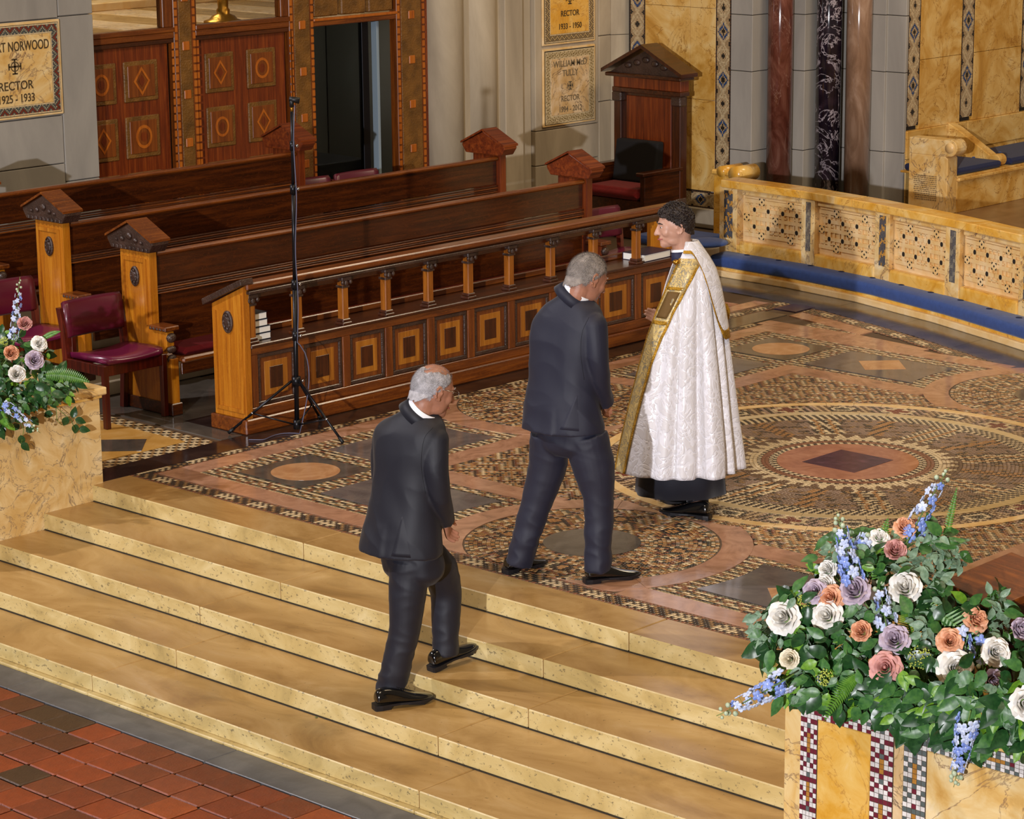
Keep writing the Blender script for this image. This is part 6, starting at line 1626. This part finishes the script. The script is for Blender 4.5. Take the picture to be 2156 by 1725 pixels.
# ================================================================== flowers
FM = {}
def fcol(name, c1, c2, rough=.5, sss=.0, sp=.5):
    m, nt, b = newmat(name); f = noise(nt, mapping(nt), 55, 3)
    nt.links.new(ramp(nt, f, [(.3, c1), (.7, c2)]), b.inputs['Base Color']); b.inputs['Roughness'].default_value = rough; b.inputs['Specular IOR Level'].default_value = sp
    if sss: b.inputs['Subsurface Weight'].default_value = sss; b.inputs['Subsurface Radius'].default_value = (.01, .01, .008); b.inputs['Subsurface Scale'].default_value = .3
    return m
for n_, a, b_ in (('rose_white', '#e6e2d8', '#f4f2ee'), ('rose_cream', '#e6dcc0', '#f0e8d4'), ('rose_peach', '#dc9a70', '#ecb896'), ('rose_pink', '#c98c84', '#dda8a0'), ('rose_lilac', '#b3a0b4', '#cfc0cc')):
    fcol(n_, a, b_, .6, .1)
fcol('leaf_dark', '#15391a', '#2a5226', .33); fcol('leaf_mid', '#2c5a2c', '#4c7a38', .4); fcol('leaf_lime', '#4c7d1e', '#7aa52e', .4)
fcol('leaf_sage', '#5d7a5e', '#86a084', .5); fcol('fern_green', '#3f7320', '#66962f', .45); fcol('stem_green', '#4d6e2a', '#6d8c3c', .5)
fcol('delph_blue', '#6a84d2', '#9db2ec', .5, .1); fcol('delph_pale', '#b0c0ea', '#dce4f6', .5, .1); fcol('delph_bud', '#9fb08c', '#c8d4b8', .5); fcol('yarrow', '#9aa83c', '#c0c860', .6)
def leaf_mesh(name, mat, L=.06, Wd=.032, fold=.25, droop=.25, pale=None):
    """pointed leaf with a midrib and wavy rims"""
    n = 7; vs = []; fs = []
    for i in range(n + 1):
        t = i / n; w_ = Wd * .5 * math.sin(PI * t ** .8) ** .9 * (1 - .15 * t) + .0004
        x = L * t; z = -droop * L * t * t
        for k, (u, dz) in enumerate(((-1, fold), (-.5, fold * .42), (0, 0), (.5, fold * .42), (1, fold))):
            vs.append((x, u * w_, z + dz * w_ + .0015 * math.sin(i * 2.1 + u)))
    for i in range(n):
        for k in range(4): a = i * 5 + k; fs.append((a, a + 5, a + 6, a + 1))
    mb = MB(); mb.add(vs, fs, 0, True)
    if pale is not None:
        pass
    mb.tube([(-.012, 0, .001), (0, 0, 0), (L * .5, 0, -droop * L * .25 - .0005), (L * .95, 0, -droop * L * .9)], [.0012, .0012, .0009, .0004], 4, 1)
    me = mb.mesh(name); me.materials.append(MT[mat]); me.materials.append(MT['stem_green' if pale is None else pale]); return me
def rose_mesh(name, mat, R=.034, openness=.8, seed=0):
    """layers of curled petals around a tight centre"""
    rg = random.Random(seed); mb = MB()
    layers = [(3, .14, 1.06, .05), (3, .28, 1.08, .12), (4, .44, 1.06, .28), (5, .64, .98, .50), (6, .84, .86, .85), (6, 1.0, .66, 1.15)]
    for li, (np_, rad, hgt, out) in enumerate(layers):
        out *= openness
        for k in range(np_):
            a0 = 2 * PI * k / np_ + li * .7 + rg.uniform(-.15, .15); wv = 2 * PI / np_ * .78; nU, nV = 6, 6; vs = []
            for i in range(nV + 1):
                v = i / nV
                for j in range(nU + 1):
                    u = j / nU * 2 - 1; a = a0 + u * wv * (.55 + .45 * math.sin(PI * min(1, v * .9 + .1)))
                    edge = 1 - .22 * abs(u) ** 2.5 * v
                    r = R * rad * (.30 + .70 * v ** .7) + R * out * .42 * max(0, v - .55) ** 1.3 * 2.2
                    curl = max(0, v - .72) * out * 1.5
                    z = R * (-.75 + 1.55 * hgt * v * edge) - R * curl * .9 - abs(u) * v * R * .10 * out
                    r *= 1 + .03 * math.sin(u * 5 + k + li)
                    vs.append((r * math.cos(a), r * math.sin(a), z))
            fs = [(i * (nU + 1) + j, i * (nU + 1) + j + 1, (i + 1) * (nU + 1) + j + 1, (i + 1) * (nU + 1) + j) for i in range(nV) for j in range(nU)]
            mb.add(vs, fs, 0, True)
    # centre swirl and calyx
    mb.ball((0, 0, R * .42), (R * .13, R * .13, R * .3), 8, 6)
    mb.lathe([(0, -R * 1.0), (R * .22, -R * .95), (R * .34, -R * .72), (R * .30, -R * .6), (0, -R * .6)], 0, 0, 10, 1)
    me = mb.mesh(name); me.materials.append(MT[mat]); me.materials.append(MT['stem_green']); return me
ROSE = {m_: [rose_mesh('rose', m_, .046, op, sd) for op, sd in ((.62, 1), (.38, 2), (.85, 3))] for m_ in ('rose_white', 'rose_cream', 'rose_peach', 'rose_pink', 'rose_lilac')}
LEAF = {'dark': [leaf_mesh('leaf', 'leaf_dark', .115, .074, .15, .25), leaf_mesh('leaf', 'leaf_dark', .095, .066, .3, .4)], 'mid': [leaf_mesh('leaf', 'leaf_mid', .098, .056, .2, .2), leaf_mesh('leaf', 'leaf_mid', .08, .058, .1, .4)],
        'lime': [leaf_mesh('leaf', 'leaf_lime', .085, .05, .2, .2)], 'sage': [leaf_mesh('leaf', 'leaf_sage', .068, .038, .25, .1), leaf_mesh('leaf', 'leaf_sage', .055, .034, .35, .3)]}
def look(d, up=(0, 0, 1), roll=0.):
    """rotation that turns local +x to d"""
    d = Vector(d).normalized(); q = d.to_track_quat('X', 'Z'); return (q @ Matrix.Rotation(roll, 3, 'X').to_quaternion()).to_euler()
def lookz(d, roll=0.): return (Vector(d).normalized().to_track_quat('Z', 'Y') @ Matrix.Rotation(roll, 3, 'Z').to_quaternion()).to_euler()
def put(name, me, parent, inv, loc, rot, sc):
    o = bpy.data.objects.new(name, me); COL.objects.link(o); o.parent = parent; o.matrix_parent_inverse = inv; o.location = loc; o.rotation_euler = rot
    o.scale = (sc, sc, sc) if not hasattr(sc, '__len__') else sc; return o
def spike(parent, inv, p0, p1, sag, seed, n=46, pale=.4, K=1.0):
    """delphinium: florets up a bending stem, buds at the tip"""
    rg = random.Random(seed); p0, p1 = Vector(p0), Vector(p1); d = (p1 - p0); L = d.length
    pts = [p0.lerp(p1, t) + Vector((0, 0, -sag * L * t * (t - 1) * -4 * -1)) * 0 + Vector((0, 0, sag * L * 4 * t * (1 - t))) for t in np.linspace(0, 1, 12)]
    stem = MB().tube(pts, [.0035 - .0022 * i / 11 for i in range(12)], 6).build('flower_stem', MT['stem_green'], parent); stem.matrix_parent_inverse = inv
    fl = MB(); md = d.normalized(); a = md.orthogonal().normalized(); b = md.cross(a)
    n = int(n * .62)
    for k in range(n):
        t = .12 + .86 * (k / n); i = t * 11; q = pts[int(i)].lerp(pts[min(11, int(i) + 1)], i - int(i)); an = k * 2.4 + rg.uniform(-.3, .3)
        out = (a * math.cos(an) + b * math.sin(an)); size = (.024 * (1 - t) ** .5 + .006) * K; c = q + out * (.018 + .034 * (1 - t)) * K * rg.uniform(.8, 1.15); 
        if t > .78: fl.ball(c, size * .8, 6, 4, 2); fl.tube([q, c], .0008, 4, 3); continue
        mi = 0 if rg.random() > pale + t * .5 else 1
        u = out.cross(md).normalized(); v = out.cross(u)
        for pk in range(5):
            aa = 2 * PI * pk / 5 + rg.uniform(-.2, .2); w_ = u * math.cos(aa) + v * math.sin(aa); e = c + w_ * size * .62 + out * size * .15
            M_ = Matrix((w_, w_.cross(out).normalized(), out)).transposed(); fl.ball(e, (size * .62, size * .48, size * .16), 6, 4, mi, M_)
        fl.ball(c + out * size * .2, size * .22, 5, 3, 1); fl.tube([q, c], .001, 4, 3)
    o = fl.build('delphinium_florets', [MT['delph_blue'], MT['delph_pale'], MT['delph_bud'], MT['stem_green']], stem); o['kind'] = 'stuff'
    return stem
def fern(parent, inv, p0, p1, sag, wd=.05, n=26):
    p0, p1 = Vector(p0), Vector(p1); pts = [p0.lerp(p1, t) + Vector((0, 0, sag * 4 * t * (1 - t))) for t in np.linspace(0, 1, n)]
    st_ = MB().tube(pts, [.0022 - .0015 * i / (n - 1) for i in range(n)], 5).build('fern_stalk', MT['fern_green'], parent); st_.matrix_parent_inverse = inv
    mb = MB(); d = (p1 - p0).normalized(); side = d.cross(-VH).normalized() if abs(d.dot(VH)) < .9 else d.orthogonal(); nrm = side.cross(d)
    for i in range(2, n):
        t = i / n; L = wd * math.sin(PI * min(1, t * .92 + .12)) ** .8
        for s_ in (-1, 1):
            q = pts[i]; dr = (side * s_ * .95 + d * .35).normalized(); w_ = d * .0042
            vs = [q - w_, q + w_, q + dr * L * .6 + w_ * .9 + nrm * .004, q + dr * L * .6 - w_ * .9 + nrm * .004, q + dr * L - nrm * .004]
            mb.add(vs, [(0, 1, 2, 3), (3, 2, 4)], 0, True)
    o = mb.build('fern_leaflets', MT['fern_green'], st_); o['kind'] = 'stuff'; return st_
TOCAM = -VH + Vector((0, 0, .35))
def segd(x, y, a, b):
    ax, ay = a[:2]; bx, by = b[:2]; t = max(0, min(1, ((x - ax) * (bx - ax) + (y - ay) * (by - ay)) / ((bx - ax) ** 2 + (by - ay) ** 2 + 1e-6)))
    return math.hypot(x - ax - t * (bx - ax), y - ay - t * (by - ay))
def place(px, py, P0, off, tips, nudge=0.):
    """a point of the mound; below the pedestal's rim the greenery hangs in front of its face"""
    c = onv(px, py, P0, off + nudge); rim = tips['rim']
    if c.z < P0.z + .02:
        f = onx(px, py, rim[1]) if rim[0] == 'x' else ony(px, py, rim[1])
        f = f - VH * (random.uniform(.0, .05) if nudge == 0 else .09)
        if (f - CAM).length < (c - CAM).length: c = f
    return c
def arrangement(label, P0, inv, inside, tips, nleaf, roses, spikes, ferns, yarr, name='flower_arrangement', seed=3):
    """inside(px,py) -> depth range or None; everything is set on a real mound around P0"""
    rg = random.Random(seed); t = empty(name, P0, 0, label, 'flowers'); inv = Matrix.Translation(-Vector(P0))
    cnt = 0; P0 = Vector(P0); segs = [(s_[0], s_[1]) for s_ in spikes]
    # moss block and branching stems that carry the greenery
    mb = MB(); mb.ball(P0 + Vector((0, 0, .05)), tips['base'], 18, 10); o = mb.build('moss_base', MT['leaf_dark'], t); o.matrix_parent_inverse = inv
    for (mat, kinds, px, py, off, sc) in roses:
        c = place(px, py, P0, off, tips, -.05); d = (c - (P0 + Vector((0, 0, .0)))).normalized() * .6 + TOCAM.normalized() * 1.2 + Vector((rg.uniform(-.25, .25), rg.uniform(-.25, .25), 0))
        put('rose', ROSE[mat][kinds], t, inv, c, lookz(d, rg.uniform(0, 6)), sc)
        st_ = MB().tube([c - d.normalized() * .03 * sc, c.lerp(P0, .5) - d.normalized() * .03, P0 + Vector((0, 0, .03))], .003, 5).build('rose_stem', MT['stem_green'], t); st_.matrix_parent_inverse = inv
    for i, (a, b_, sag, n_, pale) in enumerate(spikes): spike(t, inv, place(*a[:2], P0, a[2], tips, -.001), place(*b_[:2], P0, b_[2], tips, -.001), sag, i + seed, n_, pale, tips.get('k', 1.0))
    for a, b_, sag, wd in ferns: fern(t, inv, onv(*a[:2], P0, a[2]), onv(*b_[:2], P0, b_[2]), sag, wd)
    extra = []; tries = 0
    while cnt < nleaf and tries < nleaf * 30:
        tries += 1; px = rg.uniform(*tips['x']); py = rg.uniform(*tips['y']); r_ = inside(px, py, rg)
        if r_ is None: continue
        off, kind = r_; off += rg.uniform(-.02, .10); c = place(px, py, P0, off, tips)
        near_rose = any((px - q[2]) ** 2 + (py - q[3]) ** 2 < (30 * tips.get('k', 1) * q[5] + 10) ** 2 for q in roses)
        near_sp = any(segd(px, py, a_, b_) < 16 for a_, b_ in segs)
        if near_rose or near_sp:
            if rg.random() < .5: continue
            c = place(px, py, P0, off + .13, tips)
        me = rg.choice(LEAF[kind]); ou = (c - P0); ou.z *= .7; ou = ou.normalized()
        nr = (TOCAM.normalized() * 1.0 + ou * .6 + Vector([rg.uniform(-.7, .7) for _ in range(3)])).normalized()
        d = ou * .8 + VS * rg.uniform(-1, 1) + Vector((0, 0, rg.uniform(-1.3, .4))); d = (d - nr * d.dot(nr)).normalized()
        sc = rg.uniform(.75, 1.25) * tips.get('k', 1); rot = Matrix((d, nr.cross(d), nr)).transposed().to_euler()
        if cnt < 298: put('leaf', me, t, inv, c, rot, sc)
        else: extra.append((me, c, rot, sc))
        cnt += 1
    # the remaining leaves as one mass per kind
    by = {}
    for me, c, rot, sc in extra: by.setdefault(me.materials[0].name, []).append((me, c, rot, sc))
    for mn, L in by.items():
        V = []; Fc_ = []; b0 = 0
        for me, c, rot, sc in L:
            co = np.empty(len(me.vertices) * 3); me.vertices.foreach_get('co', co); co = co.reshape(-1, 3) * sc
            R_ = np.array(rot.to_matrix()); co = co @ R_.T + np.array(c); V.append(co)
            for p in me.polygons: Fc_.append([b0 + i for i in p.vertices])
            b0 += len(co)
        nm = bpy.data.meshes.new('leaf_mass'); nm.from_pydata(np.concatenate(V).tolist(), [], Fc_); nm.materials.append(MT[mn]); nm.polygons.foreach_set('use_smooth', [True] * len(nm.polygons))
        o = bpy.data.objects.new('leaf_mass', nm); COL.objects.link(o); o.parent = t; o.matrix_parent_inverse = inv; o['kind'] = 'stuff'
    for px, py, off, r_ in yarr:
        c = onv(px, py, P0, off); mb = MB()
        for k in range(70):
            a = rg.uniform(0, 2 * PI); q = r_ * math.sqrt(rg.random()); mb.ball(c + VS * q * math.cos(a) + Vector((0, 0, q * math.sin(a))) - VH * (.02 - q * q * 6), .0036, 5, 4)
        o = mb.build('green_umbel', MT['yarrow'], t); o.matrix_parent_inverse = inv; o['kind'] = 'stuff'
    return t
# right: outline of the mound in pixels of the photograph, turned into depth on the upright planes around the pedestal
def inpoly(x, y, poly):
    c = False; j = len(poly) - 1
    for i in range(len(poly)):
        (xi, yi), (xj, yj) = poly[i], poly[j]
        if (yi > y) != (yj > y) and x < (xj - xi) * (y - yi) / (yj - yi) + xi: c = not c
        j = i
    return c
PR0 = Vector((-.95, -5.95, .585))
outR = [(1580, 1290), (1640, 1268), (1700, 1215), (1745, 1130), (1800, 1120), (1880, 1130), (1950, 1110), (2010, 1130), (2030, 1190), (1985, 1235), (1985, 1290), (2060, 1260), (2110, 1240), (2120, 1330), (2175, 1400), (2180, 1590), (2100, 1560), (2040, 1580), (1960, 1530), (1900, 1530), (1840, 1500), (1760, 1500), (1700, 1470), (1650, 1480), (1640, 1420), (1600, 1370)]
sageR = [[(1580, 1270), (1650, 1268), (1650, 1350), (1590, 1350)], [(1740, 1140), (1800, 1140), (1790, 1250), (1740, 1230)], [(1870, 1100), (2030, 1110), (2030, 1230), (1870, 1260)], [(2050, 1250), (2120, 1250), (2120, 1350), (2060, 1350)], [(1780, 1270), (1960, 1260), (1960, 1360), (1790, 1350)]]
def insR(px, py, rg):
    if not inpoly(px, py, outR): return None
    cy = (px - 1880) / 300; h = (1500 - py) / 400
    off = -.22 - .10 * (1 - cy * cy) + .34 * max(0, h) + rg.uniform(0, .10)
    if py > 1475: off = min(off, -.26)
    if any(inpoly(px, py, q) for q in sageR): k = 'sage' if rg.random() < .8 else 'mid'
    else: k = rg.choices(['dark', 'mid', 'lime', 'sage'], [.42, .33, .09, .16])[0]
    return off, k
RR = [('rose_white', 0, 1649, 1300, 0, 1.3), ('rose_white', 2, 1741, 1297, -.02, 1.15), ('rose_white', 1, 1737, 1232, .08, .85), ('rose_white', 0, 1742, 1199, .12, .75), ('rose_white', 2, 1851, 1132, .16, .75), ('rose_white', 0, 1905, 1237, .02, 1.25), ('rose_white', 2, 2011, 1407, -.18, 1.3), ('rose_white', 0, 2097, 1373, -.12, 1.1), ('rose_white', 0, 2152, 1465, -.26, 1.2),
      ('rose_peach', 2, 1748, 1259, .02, 1.0), ('rose_peach', 1, 1813, 1329, -.10, .85), ('rose_peach', 0, 1905, 1110, .16, .85), ('rose_peach', 2, 2056, 1305, -.04, .95), ('rose_peach', 2, 2000, 1350, -.12, .95), ('rose_pink', 1, 1885, 1158, .10, .9),
      ('rose_lilac', 2, 1716, 1245, .05, .9), ('rose_lilac', 0, 1799, 1243, .0, 1.2), ('rose_lilac', 0, 1884, 1347, -.12, 1.15), ('rose_lilac', 1, 2092, 1436, -.22, 1.0), ('rose_pink', 2, 1864, 1407, -.20, 1.15), ('rose_lilac', 1, 2150, 1325, -.05, .9), ('rose_cream', 1, 1662, 1388, -.12, .8)]
SP = [((1800, 1245, -.06), (1762, 1078, .06), 0, 50, .35), ((1905, 1150, .1), (1998, 985, .18), .02, 38, .25), ((1812, 1160, .12), (1830, 1120, .14), 0, 18, .5), ((1672, 1420, -.22), (1508, 1508, -.25), -.02, 44, .5), ((1868, 1330, -.12), (1848, 1215, -.03), 0, 24, .6), ((2035, 1480, -.34), (2000, 1640, -.36), .0, 60, .3), ((2020, 1330, -.1), (2040, 1390, -.18), 0, 16, .2), ((2062, 1350, -.1), (2070, 1410, -.18), 0, 12, .2)]
FE = [((1830, 1230, .06), (1870, 1090, .14), .0, .04), ((1925, 1275, -.02), (2100, 1420, -.16), .06, .07), ((1985, 1160, .14), (2015, 1025, .16), .0, .02), ((1815, 1420, -.2), (1735, 1520, -.30), .03, .04), ((1920, 1380, -.16), (1905, 1270, .02), .02, .05)]
arrangement('large arrangement of white, peach and lilac roses with blue delphiniums on the mosaic pedestal', PR0, None, insR, dict(base=(.12, .22, .07), x=(1570, 2190), y=(1100, 1600), rim=('x', -1.26), k=.86), 1500, RR, SP, FE, [(1935, 1385, -.2, .05), (1735, 1425, -.22, .035), (1690, 1265, .0, .03)], seed=3)
PL0 = Vector((-.62, 1.02, .605))
outL = [(-30, 700), (10, 700), (60, 715), (100, 735), (110, 770), (160, 800), (150, 830), (110, 850), (60, 850), (40, 880), (0, 900), (-30, 900)]
def insL(px, py, rg):
    if not inpoly(px, py, outL): return None
    h = (840 - py) / 140; off = -.20 + .22 * max(0, h) + rg.uniform(0, .10)
    if py > 850: off = -.30
    return off, rg.choices(['dark', 'mid', 'lime', 'sage'], [.35, .25, .08, .32])[0]
arrangement('smaller arrangement of roses and blue delphiniums on the cream pedestal at the left edge', PL0, None, insL, dict(base=(.12, .12, .07), x=(-30, 165), y=(695, 905), k=.66, rim=('y', .73)), 560,
            [('rose_pink', 1, 52, 681, .05, .85), ('rose_peach', 1, 24, 743, -.04, .9), ('rose_white', 2, 83, 723, .0, .85), ('rose_lilac', 0, 73, 758, -.08, 1.05), ('rose_white', 1, 36, 787, -.14, 1.0)],
            [((27, 730, .02), (42, 583, .08), 0, 44, .5), ((-5, 845, -.28), (85, 912, -.34), .02, 40, .3)],
            [((90, 790, -.1), (190, 805, -.1), .02, .05), ((80, 720, .0), (128, 698, .02), .01, .02), ((-20, 860, -.25), (20, 905, -.34), .02, .04)], [(8, 718, .0, .03)], seed=9)
# trailing leaves that hang over the cream pedestal's face
tr = MB(); vine = empty('trailing_sprig', PL0, 0, 'leafy sprig trailing down the front of the cream pedestal', 'sprig'); iv = Matrix.Translation(-PL0)
def yp_(px, py): return ony(px, py, .725)
for pts in ([(90, 845), (118, 858), (130, 868), (150, 885), (158, 905)], [(118, 858), (120, 885), (130, 895)], [(40, 880), (50, 905), (45, 935)]):
    tr.tube([yp_(*q) for q in pts], .002, 5)
o = tr.build('twig', MT['stem_green'], vine); o.matrix_parent_inverse = iv
for px, py, dx, dy in ((100, 872, -1, 0), (136, 890, -.5, 1), (155, 873, .2, -.6), (165, 885, .6, .2), (158, 905, -.2, 1), (178, 905, 1, .2), (72, 885, .5, .6), (60, 905, -1, .2), (45, 928, .1, 1), (52, 940, .6, .6), (30, 900, -1, .5)):
    d = (VS * dx + Vector((0, 0, -dy))).normalized(); nr = (TOCAM.normalized() + Vector((random.uniform(-.2, .2), -.3, random.uniform(-.2, .2)))); nr = (nr - d * nr.dot(d)).normalized()
    put('leaf', LEAF['dark'][1], vine, iv, yp_(px - dx * 12, py - dy * 12), Matrix((d, nr.cross(d), nr)).transposed().to_euler(), .72)

for px, py, z, lb in ((1411, 1516, -.2, 'tiny green leaf scrap lying on the stone step left of the mosaic pedestal'), (662, 1512, -.4, 'tiny green leaf scrap lying on the lowest stone tread behind the climbing man')):
    c = onz(px, py, z); o = bpy.data.objects.new('fallen_leaf', LEAF['mid'][1]); COL.objects.link(o); o.location = c + Vector((0, 0, .004)); o.scale = (.32, .25, .3); o.rotation_euler = (0, 0, -.7); tag(o, lb, 'leaf')
